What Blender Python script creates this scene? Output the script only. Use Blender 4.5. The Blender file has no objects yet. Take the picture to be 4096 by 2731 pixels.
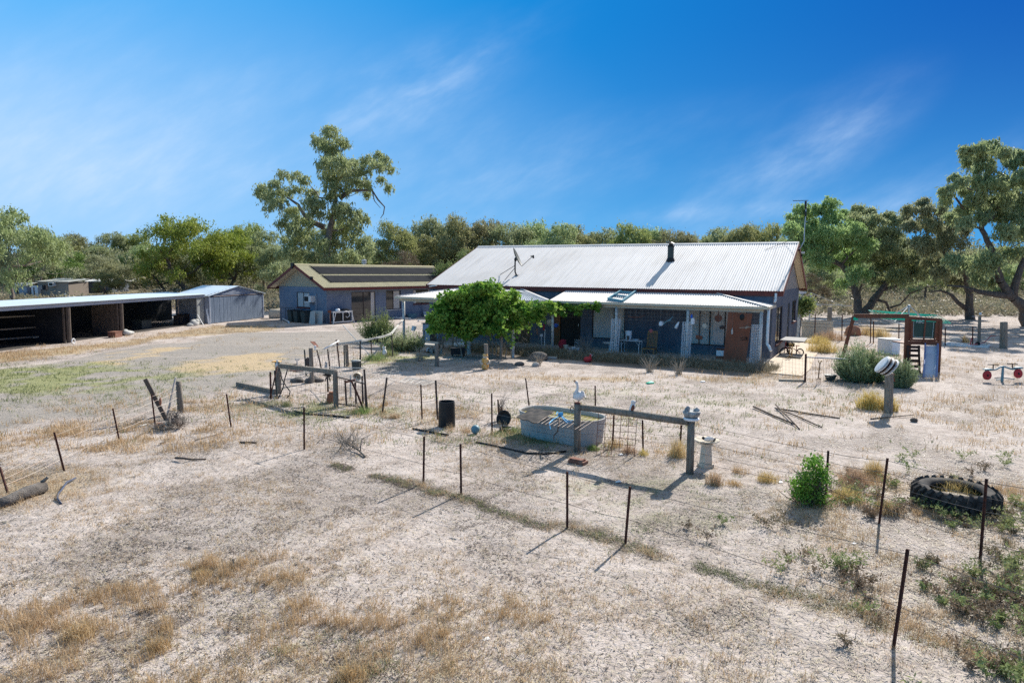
import bpy, math, random
import numpy as np
from mathutils import Vector, Matrix
R=math.radians
scene=bpy.context.scene
col=scene.collection
# ---------------------------------------------------------------- camera
F=2693.58; PITCH=.1037; ROLL=.0070; CH=3.6
cd=bpy.data.cameras.new('camera'); cam=bpy.data.objects.new('camera',cd); col.objects.link(cam)
cd.sensor_width=36; cd.lens=36*F/4096; cd.clip_start=.1; cd.clip_end=3000
_r=Vector((1,0,0)); _f=Vector((0,math.cos(PITCH),-math.sin(PITCH))); _u=Vector((0,math.sin(PITCH),math.cos(PITCH)))
_R=_r*math.cos(ROLL)+_u*math.sin(ROLL); _U=_u*math.cos(ROLL)-_r*math.sin(ROLL)
m=Matrix((_R,_U,-_f)).transposed().to_4x4(); m.translation=Vector((0,0,CH)); cam.matrix_world=m
scene.camera=cam
# ---------------------------------------------------------------- light
SUN_AZ=32; SUN_EL=36
sl=bpy.data.lights.new('sun','SUN'); sl.energy=5.0; sl.angle=R(.55); sl.color=(1,.955,.89)
so=bpy.data.objects.new('sun',sl); col.objects.link(so)
_sd=Vector((math.sin(R(SUN_AZ))*math.cos(R(SUN_EL)),math.cos(R(SUN_AZ))*math.cos(R(SUN_EL)),math.sin(R(SUN_EL))))
so.rotation_euler=_sd.to_track_quat('Z','Y').to_euler(); so.location=_sd*60
scene.view_settings.view_transform='Standard'; scene.view_settings.look='None'
scene.view_settings.exposure=.62; scene.view_settings.gamma=1; scene.view_settings.use_curve_mapping=False
scene.render.engine='CYCLES'
scene.cycles.max_bounces=6; scene.cycles.diffuse_bounces=3; scene.cycles.glossy_bounces=2; scene.cycles.transparent_max_bounces=8
scene.cycles.transmission_bounces=3; scene.cycles.use_denoising=False
# ---------------------------------------------------------------- node helpers
class N:
    def __init__(s,tree): s.t=tree
    def n(s,ty,inp=None,**k):
        n=s.t.nodes.new(ty)
        for a,b in k.items(): setattr(n,a,b)
        for a,b in (inp or {}).items(): s.set(n,a,b)
        return n
    def set(s,n,a,b):
        if isinstance(b,bpy.types.NodeSocket): s.t.links.new(b,n.inputs[a])
        else: n.inputs[a].default_value=b
    def m(s,op,a,b=0.,c=None,clamp=False):
        n=s.t.nodes.new('ShaderNodeMath'); n.operation=op; n.use_clamp=clamp
        s.set(n,0,a); s.set(n,1,b)
        if c is not None: s.set(n,2,c)
        return n.outputs[0]
    def mix(s,f,a,b,bt='MIX'):
        n=s.t.nodes.new('ShaderNodeMix'); n.data_type='RGBA'; n.blend_type=bt; n.clamp_factor=True
        s.set(n,0,f); s.set(n,6,c4(a)); s.set(n,7,c4(b)); return n.outputs[2]
    def noise(s,v,scale,det=3,rough=.55,out=0):
        return s.n('ShaderNodeTexNoise',{'Vector':v,'Scale':scale,'Detail':det,'Roughness':rough}).outputs[out]
    def ss(s,x,a,b):
        n=s.t.nodes.new('ShaderNodeMapRange'); n.interpolation_type='SMOOTHSTEP'
        s.set(n,0,x); s.set(n,1,a); s.set(n,2,b); return n.outputs[0]
    def mp(s,v,sc=(1,1,1),rot=(0,0,0)):
        return s.n('ShaderNodeMapping',{'Vector':v,'Scale':sc,'Rotation':rot}).outputs[0]
def c4(c):
    if isinstance(c,(tuple,list)): return (c[0],c[1],c[2],1)
    return c
# ---------------------------------------------------------------- world
w=bpy.data.worlds.new('World'); scene.world=w; w.use_nodes=True
g=N(w.node_tree); w.node_tree.nodes.clear()
sky=g.n('ShaderNodeTexSky',sky_type='NISHITA',sun_disc=False,sun_elevation=R(SUN_EL),sun_rotation=R(SUN_AZ),altitude=150,air_density=1.0,dust_density=.4,ozone_density=2.5)
tc=g.n('ShaderNodeTexCoord').outputs['Generated']
sp=g.n('ShaderNodeSeparateXYZ',{0:tc}); X,Y,Z=sp.outputs
az=g.m('DIVIDE',X,g.m('ADD',g.m('ABSOLUTE',Y),.25))       # -1 left .. 1 right of the view direction
azf=g.ss(az,-.75,.75)
el=g.ss(Z,-.04,.36)
hor=g.mix(azf,(.20,.45,.70),(.06,.34,.66))
zen=g.mix(azf,(.01,.30,.68),(.0,.065,.33))
sq=g.m('POWER',el,.5)
cu=g.mix(sq,hor,zen)
# thin high cloud: a veil on the left and a few combed streaks
uu=g.m('DIVIDE',X,g.m('MAXIMUM',Y,.05)); vv=g.m('DIVIDE',Z,g.m('MAXIMUM',Y,.05))
cv=g.n('ShaderNodeCombineXYZ',{0:uu,1:vv,2:0.}).outputs[0]
def streak(cx,cy,lx,ly,ang):
    a=R(ang); dx=g.m('SUBTRACT',uu,cx); dy=g.m('SUBTRACT',vv,cy)
    p=g.m('ADD',g.m('MULTIPLY',dx,math.cos(a)/lx),g.m('MULTIPLY',dy,math.sin(a)/lx))
    q=g.m('SUBTRACT',g.m('MULTIPLY',dy,math.cos(a)/ly),g.m('MULTIPLY',dx,math.sin(a)/ly))
    return g.m('SUBTRACT',1.,g.m('POWER',g.m('ADD',g.m('MULTIPLY',p,p),g.m('MULTIPLY',q,q)),.5),clamp=True)
n1=g.noise(g.mp(g.n('ShaderNodeVectorRotate',{'Vector':cv,'Angle':R(-24)},rotation_type='Z_AXIS').outputs[0],(1.5,4,1)),1.7,6,.55)
n2=g.noise(g.mp(g.n('ShaderNodeVectorRotate',{'Vector':cv,'Angle':R(-30)},rotation_type='Z_AXIS').outputs[0],(2.,6,1)),7,7,.65)
nn=g.m('MULTIPLY',g.ss(n1,.33,.72),g.m('ADD',.55,g.m('MULTIPLY',g.ss(n2,.3,.75),.6)))
def nc(px,py): return ((px-1176)*1.7415/F, (615-py)*1.7415/F)
tot=None
for px,py,lx,ly,ang,k in ((60,380,.62,.26,0,.55),(930,215,.26,.060,24,.85),(1090,150,.13,.030,18,.6),(1230,400,.45,.075,10,.55),(1760,400,.26,.07,34,.75),(1850,330,.10,.035,30,.5),(2080,440,.30,.05,24,.55),(640,420,.45,.18,6,.5),(1400,487,.45,.018,2,.9)):
    c=nc(px,py); s=g.m('MULTIPLY',g.m('POWER',streak(c[0],c[1],lx*1.25,ly*1.35,ang),1.5),k)
    tot=s if tot is None else g.m('ADD',tot,s)
cl=g.m('MULTIPLY',tot,nn,clamp=True)
veil=g.m('MULTIPLY',g.m('POWER',streak(*nc(-60,360),1.0,.38,0),1.4),.60)
cl=g.m('ADD',g.m('MULTIPLY',cl,.62),veil,clamp=True)
cu=g.mix(cl,cu,(.42,.55,.73))
cu=g.mix(g.ss(Z,.42,.75),cu,(.27,.32,.38))    # pale haze added overhead out of view, a neutral fill for the shadows
cu10=g.mix(1.,cu,(10,10,10),'MULTIPLY')
fin=g.mix(.992,sky.outputs[0],cu10)
bg=g.n('ShaderNodeBackground',{'Color':fin,'Strength':.094})
g.t.links.new(bg.outputs[0],g.n('ShaderNodeOutputWorld').inputs[0])
# ---------------------------------------------------------------- measuring: photograph -> place in the world
ZT={'z1':(0,750,.4783),'z2':(1000,900,.3507),'z3':(1600,900,.38265),'z4':(2400,900,.4146),'z5':(3100,550,.5102),'z6':(3150,1150,.4022),'z7':(900,450,.4782),
'y1':(0,1400,.4464),'y2':(900,1300,.38265),'y3':(1650,1450,.3507),'y4':(2000,1500,.5102),'y5':(2900,1500,.5739),'y6':(0,1900,.8716),'y7':(2050,1900,.8699),'y8':(1550,1150,.2551),
'w1':(3000,900,.1913),'w2':(2950,1150,.2232),'w3':(0,1000,.2232),'w4':(1250,1350,.3906),'w5':(2050,1150,.3906),'p':(0,0,4096/2352)}
def ray(z,x,y):
    a,b,s=ZT[z]; u=(a+x*s-2048)/F; v=(b+y*s-1365.5)/F
    c,q=math.cos(-ROLL),math.sin(-ROLL); u,v=u*c-v*q,u*q+v*c
    c,q=math.cos(PITCH),math.sin(PITCH); return u,c-v*q,-q-v*c
def sm(t): t=min(1,max(0,t)); return t*t*(3-2*t)
def hz(x,y):
    "height of the ground: flat farmland, rising gently into the bush"
    k=sm((y-56)/110.); r=1.6+2.6*sm((x+10)/70.)+1.0*sm((-x-30)/60.)
    return k*r*(.85+.25*math.sin(x*.05+y*.03))
def G(z,x,y,h=0.):
    d=ray(z,x,y); t=(h-CH)/d[2] if d[2]<-1e-3 else 300
    if h==0. and (t<0 or d[1]*t>56):
        t=50.
        while t<300 and CH+d[2]*t>hz(d[0]*t,d[1]*t): t+=.5
    return Vector((d[0]*t,d[1]*t,h if h else hz(d[0]*t,d[1]*t)))
def D(z,x,y,dist):
    "point of the view ray at a given depth"
    d=ray(z,x,y); t=dist/d[1]; return Vector((d[0]*t,dist,CH+d[2]*t))
def HT(z,x,y,base): return D(z,x,y,base[1])
YAW=.4931; H0=Vector((10.75,27.8,0)); AX=Vector((-math.cos(YAW),math.sin(YAW),0)); BX=Vector((math.sin(YAW),math.cos(YAW),0))
HF=(H0,AX,BX)
def hw(a,b,z=0.): return H0+AX*a+BX*b+Vector((0,0,z))
def HB(z,x,y,b):
    d=Vector(ray(z,x,y)); t=(b+H0.dot(BX))/d.dot(BX); p=d*t; return (p-H0).dot(AX),CH+p.z
def HA(z,x,y,a):
    d=Vector(ray(z,x,y)); t=(a+H0.dot(AX))/d.dot(AX); p=d*t; return (p-H0).dot(BX),CH+p.z
# ---------------------------------------------------------------- mesh builder
def frame(o,ang):
    "a = local x, b = local y, ang in degrees from world +x"
    return (Vector(o),Vector((math.cos(R(ang)),math.sin(R(ang)),0)),Vector((-math.sin(R(ang)),math.cos(R(ang)),0)))
class MB:
    def __init__(s,fr=None): s.v=[];s.f=[];s.fr=fr;s.mi=[];s.cur=0
    def w(s,p):
        p=Vector(p)
        if s.fr is None: return p
        o,a,b=s.fr; return o+a*p.x+b*p.y+Vector((0,0,p.z))
    def add(s,vs,fs):
        n=len(s.v); s.v+=[s.w(p) for p in vs]; s.f+=[[i+n for i in f] for f in fs]; s.mi+=[s.cur]*len(fs)
    def box(s,a,b):
        x0,y0,z0=[min(p,q) for p,q in zip(a,b)]; x1,y1,z1=[max(p,q) for p,q in zip(a,b)]
        s.add([(x0,y0,z0),(x1,y0,z0),(x1,y1,z0),(x0,y1,z0),(x0,y0,z1),(x1,y0,z1),(x1,y1,z1),(x0,y1,z1)],
              [(0,3,2,1),(4,5,6,7),(0,1,5,4),(1,2,6,5),(2,3,7,6),(3,0,4,7)]); return s
    def beam(s,p,q,wd,ht=None,up=(0,0,1)):
        ht=ht or wd; p=Vector(p); q=Vector(q); d=(q-p).normalized(); u=Vector(up)
        if abs(d.dot(u))>.98: u=Vector((0,1,0))
        x=d.cross(u).normalized(); y=x.cross(d).normalized(); x*=wd/2; y*=ht/2
        s.add([p-x-y,p+x-y,p+x+y,p-x+y,q-x-y,q+x-y,q+x+y,q-x+y],[(0,3,2,1),(4,5,6,7),(0,1,5,4),(1,2,6,5),(2,3,7,6),(3,0,4,7)]); return s
    def tube(s,pts,r,n=7,cap=True,closed=False):
        pts=[Vector(p) for p in pts]; rr=r if isinstance(r,(list,tuple)) else [r]*len(pts); L=len(pts)
        vs=[];fs=[]; ref=None
        for i,p in enumerate(pts):
            a=pts[i-1] if (i>0 or closed) else p; b=pts[(i+1)%L] if (i<L-1 or closed) else p
            d=(b-a); d=d.normalized() if d.length>1e-9 else Vector((0,0,1))
            if ref is None: ref=Vector((0,0,1)) if abs(d.z)<.9 else Vector((0,1,0))
            x=d.cross(ref)
            if x.length<1e-4: x=d.cross(Vector((1,.2,0)))
            x.normalize(); y=x.cross(d).normalized(); ref=y if abs(y.dot(d))<.9 else ref
            for k in range(n):
                t=2*math.pi*k/n; vs.append(p+(x*math.cos(t)+y*math.sin(t))*rr[i])
        for i in range(L if closed else L-1):
            j=(i+1)%L
            for k in range(n): fs.append((i*n+k,i*n+(k+1)%n,j*n+(k+1)%n,j*n+k))
        if cap and not closed: fs.append(tuple(range(n))[::-1]); fs.append(tuple(range((L-1)*n,L*n)))
        s.add(vs,fs); return s
    def lathe(s,c,prof,n=20,axis=None,sx=1,sy=1,cap=True):
        c=Vector(c); z=Vector(axis).normalized() if axis else Vector((0,0,1))
        x=Vector((1,0,0)) if abs(z.x)<.9 else Vector((0,1,0)); y=z.cross(x).normalized(); x=y.cross(z)
        vs=[c+(x*math.cos(2*math.pi*k/n)*sx+y*math.sin(2*math.pi*k/n)*sy)*r+z*h for r,h in prof for k in range(n)]
        fs=[(i*n+k,i*n+(k+1)%n,(i+1)*n+(k+1)%n,(i+1)*n+k) for i in range(len(prof)-1) for k in range(n)]
        if cap:
            if prof[0][0]>1e-4: fs.append(tuple(range(n))[::-1])
            if prof[-1][0]>1e-4: fs.append(tuple(range((len(prof)-1)*n,len(prof)*n)))
        s.add(vs,fs); return s
    def ball(s,c,rx,ry=None,rz=None,n=12,m=8):
        ry=ry or rx; rz=rz or rx; c=Vector(c); vs=[];fs=[]
        for i in range(m+1):
            t=math.pi*i/m
            for k in range(n):
                a=2*math.pi*k/n; vs.append(c+Vector((rx*math.sin(t)*math.cos(a),ry*math.sin(t)*math.sin(a),-rz*math.cos(t))))
        fs=[(i*n+k,i*n+(k+1)%n,(i+1)*n+(k+1)%n,(i+1)*n+k) for i in range(m) for k in range(n)]
        s.add(vs,fs); return s
    def prism(s,poly,z0,z1):
        n=len(poly); s.add([(p[0],p[1],z0) for p in poly]+[(p[0],p[1],z1) for p in poly],
          [tuple(range(n))[::-1],tuple(range(n,2*n))]+[(i,(i+1)%n,(i+1)%n+n,i+n) for i in range(n)]); return s
    def slab(s,quad,t):
        "a flat polygon with thickness t below it"
        q=[Vector(p) for p in quad]; nrm=(q[1]-q[0]).cross(q[-1]-q[0]).normalized()
        if nrm.z<0: nrm=-nrm
        n=len(q); s.add(q+[p-nrm*t for p in q],[tuple(range(n)),tuple(range(n,2*n))[::-1]]+[(i,i+n,(i+1)%n+n,(i+1)%n) for i in range(n)]); return s
    def sheet(s,a0,a1,fb,ft,fz,pitch=.076,amp=.009,seg=4):
        "corrugated sheet, ribs run along b"
        n=int((a1-a0)/pitch*seg); vs=[];fs=[]
        for i in range(n+1):
            a=a0+(a1-a0)*i/n; o=math.sin(2*math.pi*i/seg+.4)*amp
            for b in (fb(a),ft(a)): vs.append((a,b,fz(a,b)+o))
        for i in range(n): fs.append((2*i,2*i+2,2*i+3,2*i+1))
        s.add(vs,fs); return s
    def mesh(s,off,smooth):
        me=bpy.data.meshes.new('m'); me.from_pydata([tuple(p-off) for p in s.v],[],s.f)
        if smooth: me.shade_smooth()
        return me
WL={}
def wl(o): return WL.get(o.name,Vector((0,0,0)))
def link(o): col.objects.link(o)
def tag(o,label=None,cat=None,group=None,kind=None):
    if label:
        o['label']=label
        nw=len(label.split()); assert 4<=nw<=16,(nw,label)
    if cat: o['category']=cat
    if group: o['group']=group
    if kind: o['kind']=kind
    return o
def T(name,label,cat,loc,group=None):
    o=bpy.data.objects.new(name,None); link(o); o.location=loc; o.empty_display_size=.2
    WL[o.name]=Vector(loc); return tag(o,label,cat,group)
def P(name,mb,mat,par,smooth=False,label=None):
    off=wl(par); me=mb.mesh(off,smooth)
    for mm in (mat if isinstance(mat,(list,tuple)) else [mat]): me.materials.append(mm)
    if any(mb.mi): me.polygons.foreach_set('material_index',mb.mi)
    o=bpy.data.objects.new(name,me); link(o); o.parent=par; WL[o.name]=off
    if label: o['label']=label
    return o
def O(name,label,cat,mb,mat,group=None,smooth=False,kind=None):
    if kind=='structure': loc=Vector((0,0,0))
    else:
        xs=[p.x for p in mb.v]; ys=[p.y for p in mb.v]; loc=Vector(((min(xs)+max(xs))/2,(min(ys)+max(ys))/2,min(p.z for p in mb.v)))
    me=mb.mesh(loc,smooth)
    for mm in (mat if isinstance(mat,(list,tuple)) else [mat]): me.materials.append(mm)
    if any(mb.mi): me.polygons.foreach_set('material_index',mb.mi)
    o=bpy.data.objects.new(name,me); link(o); o.location=loc; WL[o.name]=loc
    return tag(o,label,cat,group,kind)
def kids(o): return [c for c in o.children]
def dup(o,loc,rz=0,sc=1,label=None,group=None):
    c=o.copy(); link(c); c.location=loc; c.rotation_euler=(0,0,rz); c.scale=(sc,sc,sc) if not isinstance(sc,tuple) else sc
    WL[c.name]=Vector(loc)
    if label: tag(c,label)
    if group: c['group']=group
    for k in kids(o):
        d=k.copy(); link(d); d.parent=c
        for k2 in kids(k): e=k2.copy(); link(e); e.parent=d
    return c
def np_mesh(V,Fc,mat,attr=None):
    me=bpy.data.meshes.new('m'); k=Fc.shape[1]; nf=len(Fc)
    me.vertices.add(len(V)); me.vertices.foreach_set('co',np.asarray(V,np.float32).ravel())
    me.loops.add(nf*k); me.loops.foreach_set('vertex_index',Fc.astype(np.int32).ravel())
    me.polygons.add(nf); me.polygons.foreach_set('loop_start',np.arange(0,nf*k,k,dtype=np.int32)); me.polygons.foreach_set('loop_total',np.full(nf,k,np.int32))
    me.update(calc_edges=True)
    if attr is not None:
        at=me.attributes.new('r','FLOAT','FACE'); at.data.foreach_set('value',np.asarray(attr,np.float32))
    me.materials.append(mat); return me
# ---------------------------------------------------------------- materials
def mat(name,build):
    m=bpy.data.materials.new(name); m.use_nodes=True; t=m.node_tree; t.nodes.clear(); g=N(t)
    sh=build(g); t.links.new(sh,g.n('ShaderNodeOutputMaterial').inputs[0]); return m
def pb(g,c,rough=.7,metal=0.,spec=.3,bump=None,bs=.3,bd=.01,extra=None):
    k={'Base Color':c4(c),'Roughness':rough,'Metallic':metal,'Specular IOR Level':spec}
    if bump is not None: k['Normal']=g.n('ShaderNodeBump',{'Height':bump,'Strength':bs,'Distance':bd}).outputs[0]
    k.update(extra or {}); return g.n('ShaderNodeBsdfPrincipled',k).outputs[0]
def obc(g): return g.n('ShaderNodeTexCoord').outputs['Object']
def wear(name,c,c2=None,scale=6,amt=.5,rough=.7,metal=0.,spec=.3,bs=.3,bd=.01,stretch=(1,1,1),fine=60):
    "a painted, weathered or rusty surface: base colour, blotches of a second colour, fine grain"
    c2=c2 or tuple(x*.6 for x in c)
    def b(g):
        v=g.mp(obc(g),stretch); n=g.noise(v,scale,5,.6); n2=g.noise(v,fine,3,.6)
        f=g.m('MULTIPLY',g.ss(g.m('ADD',g.m('MULTIPLY',n,.7),g.m('MULTIPLY',n2,.3)),.42,.62),amt)
        return pb(g,g.mix(f,c,c2),rough,metal,spec,n2,bs,bd)
    return mat(name,b)
M={}
def W(name,*a,**k): M[name]=wear(name,*a,**k)
W('zinc_shed',(.66,.74,.78),(.52,.58,.62),scale=.8,amt=.6,rough=.45,metal=.2)
W('grey_zinc',(.45,.48,.50),(.36,.38,.40),scale=2,rough=.45,metal=.5)
W('cream_roof',(.47,.42,.26),(.36,.32,.21),scale=1.5,amt=.5,rough=.7,spec=.1)
W('cream',(.60,.53,.40),(.46,.40,.3),scale=3,amt=.4)
W('cream_clad',(.50,.45,.33),(.38,.34,.25),scale=3,amt=.4)
W('gable_clad',(.40,.37,.34),(.32,.3,.27),scale=3,amt=.4)
W('red_trim',(.16,.042,.032),(.10,.035,.03),scale=4,amt=.6)
W('white',(.74,.75,.74),(.52,.50,.46),scale=5,amt=.45,rough=.5)
W('post_white',(.62,.64,.62),(.35,.33,.28),scale=7,amt=.6,rough=.6)
W('plastic_white',(.80,.82,.84),(.7,.7,.68),scale=6,amt=.3,rough=.4)
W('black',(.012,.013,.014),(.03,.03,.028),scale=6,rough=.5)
W('dark_steel',(.05,.045,.045),(.11,.05,.03),scale=9,amt=.7,rough=.6,metal=.3)
W('picket',(.055,.026,.022),(.13,.045,.03),scale=14,amt=.8,rough=.75,metal=.2)
W('rust',(.20,.075,.045),(.11,.04,.03),scale=10,amt=.7,rough=.85)
W('rust_door',(.22,.075,.04),(.30,.12,.07),scale=2.5,amt=.6,rough=.75,stretch=(1,1,.5))
W('wire',(.22,.20,.18),(.16,.09,.06),scale=5,amt=.7,rough=.5,metal=.5)
W('wood_grey',(.27,.235,.19),(.13,.11,.085),scale=5,amt=.8,rough=.9,stretch=(6,6,.8),bs=.6,bd=.02)
W('wood_dark',(.13,.10,.08),(.06,.05,.04),scale=5,amt=.8,rough=.9,stretch=(4,4,1),bs=.6)
W('wood_brown',(.20,.10,.045),(.12,.055,.03),scale=6,amt=.6,rough=.6,stretch=(4,4,1))
W('play_wood',(.17,.065,.035),(.11,.04,.025),scale=6,amt=.6,rough=.7,stretch=(3,3,1))
W('play_dark',(.05,.028,.022),(.03,.02,.015),scale=6,amt=.6,rough=.8)
W('plank',(.42,.36,.28),(.25,.2,.15),scale=4,amt=.6,rough=.9)
W('bark',(.075,.058,.048),(.15,.125,.105),scale=3,amt=.7,rough=.95,stretch=(3,3,.7),bs=.8,bd=.05,fine=25)
W('bark_pale',(.20,.165,.135),(.085,.065,.055),scale=1.6,amt=.8,rough=.9,stretch=(2,2,.8),bs=.5,bd=.04,fine=20)
W('blue_wall_x',(.14,.165,.225),(.18,.205,.265),scale=2,amt=.6,rough=.85)
W('concrete',(.46,.42,.37),(.34,.31,.27),scale=2.,amt=.6,rough=.9)
W('path_conc',(.60,.50,.38),(.48,.39,.29),scale=2.2,amt=.6,rough=.9)
W('trough',(.44,.42,.39),(.52,.49,.45),scale=3,amt=.8,rough=.7,metal=0,spec=.15,stretch=(3,3,.6))
W('slide_glare',(.38,.46,.58),(.48,.54,.62),scale=4,rough=.25,spec=.8)  # glare on the blue slide, put into a paler base colour
W('rubber',(.035,.034,.034),(.12,.105,.09),scale=5,amt=.6,rough=.9,spec=.15)
W('teal',(.12,.25,.30),(.2,.3,.33),scale=6,amt=.4,rough=.5)
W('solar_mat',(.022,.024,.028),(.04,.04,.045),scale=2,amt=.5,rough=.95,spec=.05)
W('rope_blue',(.10,.42,.72),(.2,.55,.8),scale=20,rough=.8)
W('line_green',(.0,.55,.32),(.0,.4,.25),scale=20,rough=.5)
W('blue_plastic',(.03,.13,.6),(.03,.1,.4),scale=10,rough=.4)
W('slide_blue',(.035,.06,.16),(.06,.09,.2),scale=4,rough=.25,spec=.5)
W('red_plastic',(.45,.03,.035),(.3,.03,.03),scale=8,rough=.45)
W('red_cloth',(.35,.03,.05),(.2,.02,.03),scale=8,rough=.95)
W('pink_red',(.45,.10,.10),(.3,.08,.08),scale=8,rough=.5)
W('sheet_clad',(.42,.43,.40),(.33,.33,.3),scale=3,rough=.6)
W('beige_wall',(.30,.25,.20),(.26,.21,.17),scale=3,amt=.4)
W('grey_panel',(.40,.44,.50),(.3,.34,.4),scale=2,rough=.6)
W('shed_door',(.11,.15,.21),(.20,.25,.32),scale=3.5,amt=.8,rough=.7,stretch=(5,5,.5))
W('shed_in_shade',(.015,.016,.018),(.03,.03,.028),scale=2,amt=.6)  # near-black: shade inside the open shed is put into the colour
W('yellow_wood',(.42,.24,.06),(.3,.17,.05),scale=6,rough=.5)
W('statue_white',(.78,.77,.74),(.55,.45,.38),scale=9,amt=.5)
W('statue_grey',(.42,.42,.41),(.16,.16,.16),scale=16,amt=.9,rough=.8)
W('stone_cream',(.62,.55,.44),(.42,.36,.28),scale=9,amt=.6,rough=.85)
W('gnome',(.62,.30,.05),(.7,.55,.3),scale=12,amt=.9)
W('brick',(.20,.08,.05),(.30,.2,.15),scale=10,amt=.6,rough=.9)
W('bin_green',(.045,.06,.055),(.07,.08,.07),scale=5,rough=.6)
W('blackboard',(.035,.07,.055),(.05,.085,.07),scale=3,amt=.5,rough=.8)
W('chalk',(.5,.55,.52),(.4,.45,.42),scale=30)
W('log',(.19,.17,.15),(.07,.062,.055),scale=6,amt=.9,rough=.95,bs=.8,bd=.03)
W('curtain',(.62,.60,.55),(.45,.43,.38),scale=1.2,amt=.7,stretch=(5,5,.6),rough=.95)
W('teal_frame',(.10,.27,.33),(.16,.35,.4),scale=8,rough=.6)
W('terracotta',(.36,.15,.08),(.3,.2,.14),scale=8,rough=.9)
W('tarp',(.50,.50,.47),(.36,.36,.33),scale=3,rough=.8)
W('gravel_pale',(.55,.53,.5),(.2,.2,.2),scale=30,amt=.8)
M['glass']=mat('glass',lambda g:pb(g,(.02,.024,.028),.04,0,.8))
M['glass_pale']=mat('glass_pale',lambda g:pb(g,(.45,.48,.48),.12,0,.6))  # pale reflections and blinds are put into the glass colour
M['water']=mat('water',lambda g:pb(g,g.mix(g.noise(obc(g),5,4),(.30,.25,.07),(.42,.36,.11)),.25,0,.3,g.noise(obc(g),14,2),.1,.01))
def block(g):
    v=obc(g); tcx=g.n('ShaderNodeSeparateXYZ',{0:v})
    n=g.noise(v,3,5); n2=g.noise(v,45,2)
    # courses of block: thin mortar lines at every .2 m in height
    zz=g.m('FRACT',g.m('DIVIDE',tcx.outputs[2],.2)); line=g.m('LESS_THAN',zz,.07)
    c=g.mix(g.ss(n,.35,.65),(.15,.19,.255),(.19,.23,.29)); c=g.mix(g.m('MULTIPLY',line,.35),c,(.06,.085,.15))
    return pb(g,c,.8,0,.3,g.m('ADD',g.m('MULTIPLY',line,-1.),n2),.4,.01)
M['block_wall']=mat('block_wall',block)
def leafmat(name,c1,c2,c3,tr=.30,var=.6,ns=.55):
    def b(g):
        r=g.n('ShaderNodeAttribute',attribute_name='r').outputs['Fac']
        oi=g.n('ShaderNodeObjectInfo').outputs['Random']
        n=g.noise(g.n('ShaderNodeNewGeometry').outputs['Position'],ns,2)
        c=g.mix(g.ss(r,0,1),c1,c2); c=g.mix(g.m('MULTIPLY',g.ss(n,.4,.65),.6),c,c3)
        hs=g.n('ShaderNodeHueSaturation',{'Color':c,'Hue':g.m('ADD',.475,g.m('MULTIPLY',oi,.05)),'Saturation':g.m('ADD',.8,g.m('MULTIPLY',oi,.3)),'Value':g.m('ADD',.78,g.m('MULTIPLY',oi,.45*var))}).outputs[0]
        d=g.n('ShaderNodeBsdfPrincipled',{'Base Color':hs,'Roughness':.55,'Specular IOR Level':.2}).outputs[0]
        t=g.n('ShaderNodeBsdfTranslucent',{'Color':hs}).outputs[0]
        return g.n('ShaderNodeMixShader',{0:tr,1:d,2:t}).outputs[0]
    M[name]=mat(name,b)
leafmat('leaf_dead',(.20,.15,.10),(.28,.22,.16),(.16,.12,.08),.15)
leafmat('straw_grey',(.44,.36,.26),(.66,.56,.43),(.50,.40,.27),.2)
leafmat('litter',(.075,.055,.04),(.22,.165,.12),(.12,.09,.065),.0)
leafmat('leaf_bright',(.14,.24,.05),(.27,.40,.09),(.24,.33,.06),.36)
W('floor_shade',(.055,.05,.045),(.09,.08,.07),scale=2)
W('table_grey',(.10,.10,.10),(.16,.155,.15),scale=4,rough=.7)
leafmat('leaf_yellow',(.23,.27,.06),(.39,.40,.11),(.33,.32,.06),.36)
leafmat('straw',(.54,.37,.16),(.76,.58,.31),(.56,.39,.15),.3)
W('hose_blue',(.06,.07,.11),(.12,.13,.17),scale=8,rough=.4)
W('chair_wood',(.34,.18,.075),(.22,.11,.05),scale=6,rough=.6,stretch=(4,4,1))
W('slide_blue',(.10,.16,.34),(.14,.2,.38),scale=4,rough=.2,spec=.9)
def house_uv(g):
    p=g.n('ShaderNodeNewGeometry').outputs['Position']
    a=g.n('ShaderNodeVectorMath',{0:p,1:(-math.cos(.4931),math.sin(.4931),0)},operation='DOT_PRODUCT').outputs['Value']
    b=g.n('ShaderNodeVectorMath',{0:p,1:(math.sin(.4931),math.cos(.4931),0)},operation='DOT_PRODUCT').outputs['Value']
    z=g.n('ShaderNodeSeparateXYZ',{0:p}).outputs[2]; return a,b,z,p
def zinc(g):
    a,b,z,p=house_uv(g); v=g.n('ShaderNodeCombineXYZ',{0:g.m('MULTIPLY',a,7.),1:g.m('MULTIPLY',b,.35),2:0.}).outputs[0]
    st=g.noise(v,1.,4,.6); big=g.noise(p,.35,3)
    c=g.mix(g.ss(st,.45,.75),(.74,.705,.665),(.58,.55,.51)); c=g.mix(g.m('MULTIPLY',g.ss(big,.45,.7),.35),c,(.48,.45,.42))
    rib=g.m('MULTIPLY',g.m('LESS_THAN',g.m('FRACT',g.m('DIVIDE',a,.105)),.34),g.ss(g.noise(v,2.3,2),.3,.6)); c=g.mix(g.m('MULTIPLY',rib,.42),c,(.36,.34,.33))
    lap=g.m('LESS_THAN',g.m('FRACT',g.m('DIVIDE',a,.84)),.035); c=g.mix(g.m('MULTIPLY',lap,.45),c,(.26,.25,.25))
    scr=g.m('MULTIPLY',g.m('LESS_THAN',g.m('FRACT',g.m('DIVIDE',b,.9)),.035),g.m('LESS_THAN',g.m('FRACT',g.m('DIVIDE',a,.21)),.2)); c=g.mix(g.m('MULTIPLY',scr,.6),c,(.22,.17,.14))
    return pb(g,c,.65,0,.15)
M['zinc']=mat('zinc',zinc)
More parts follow.
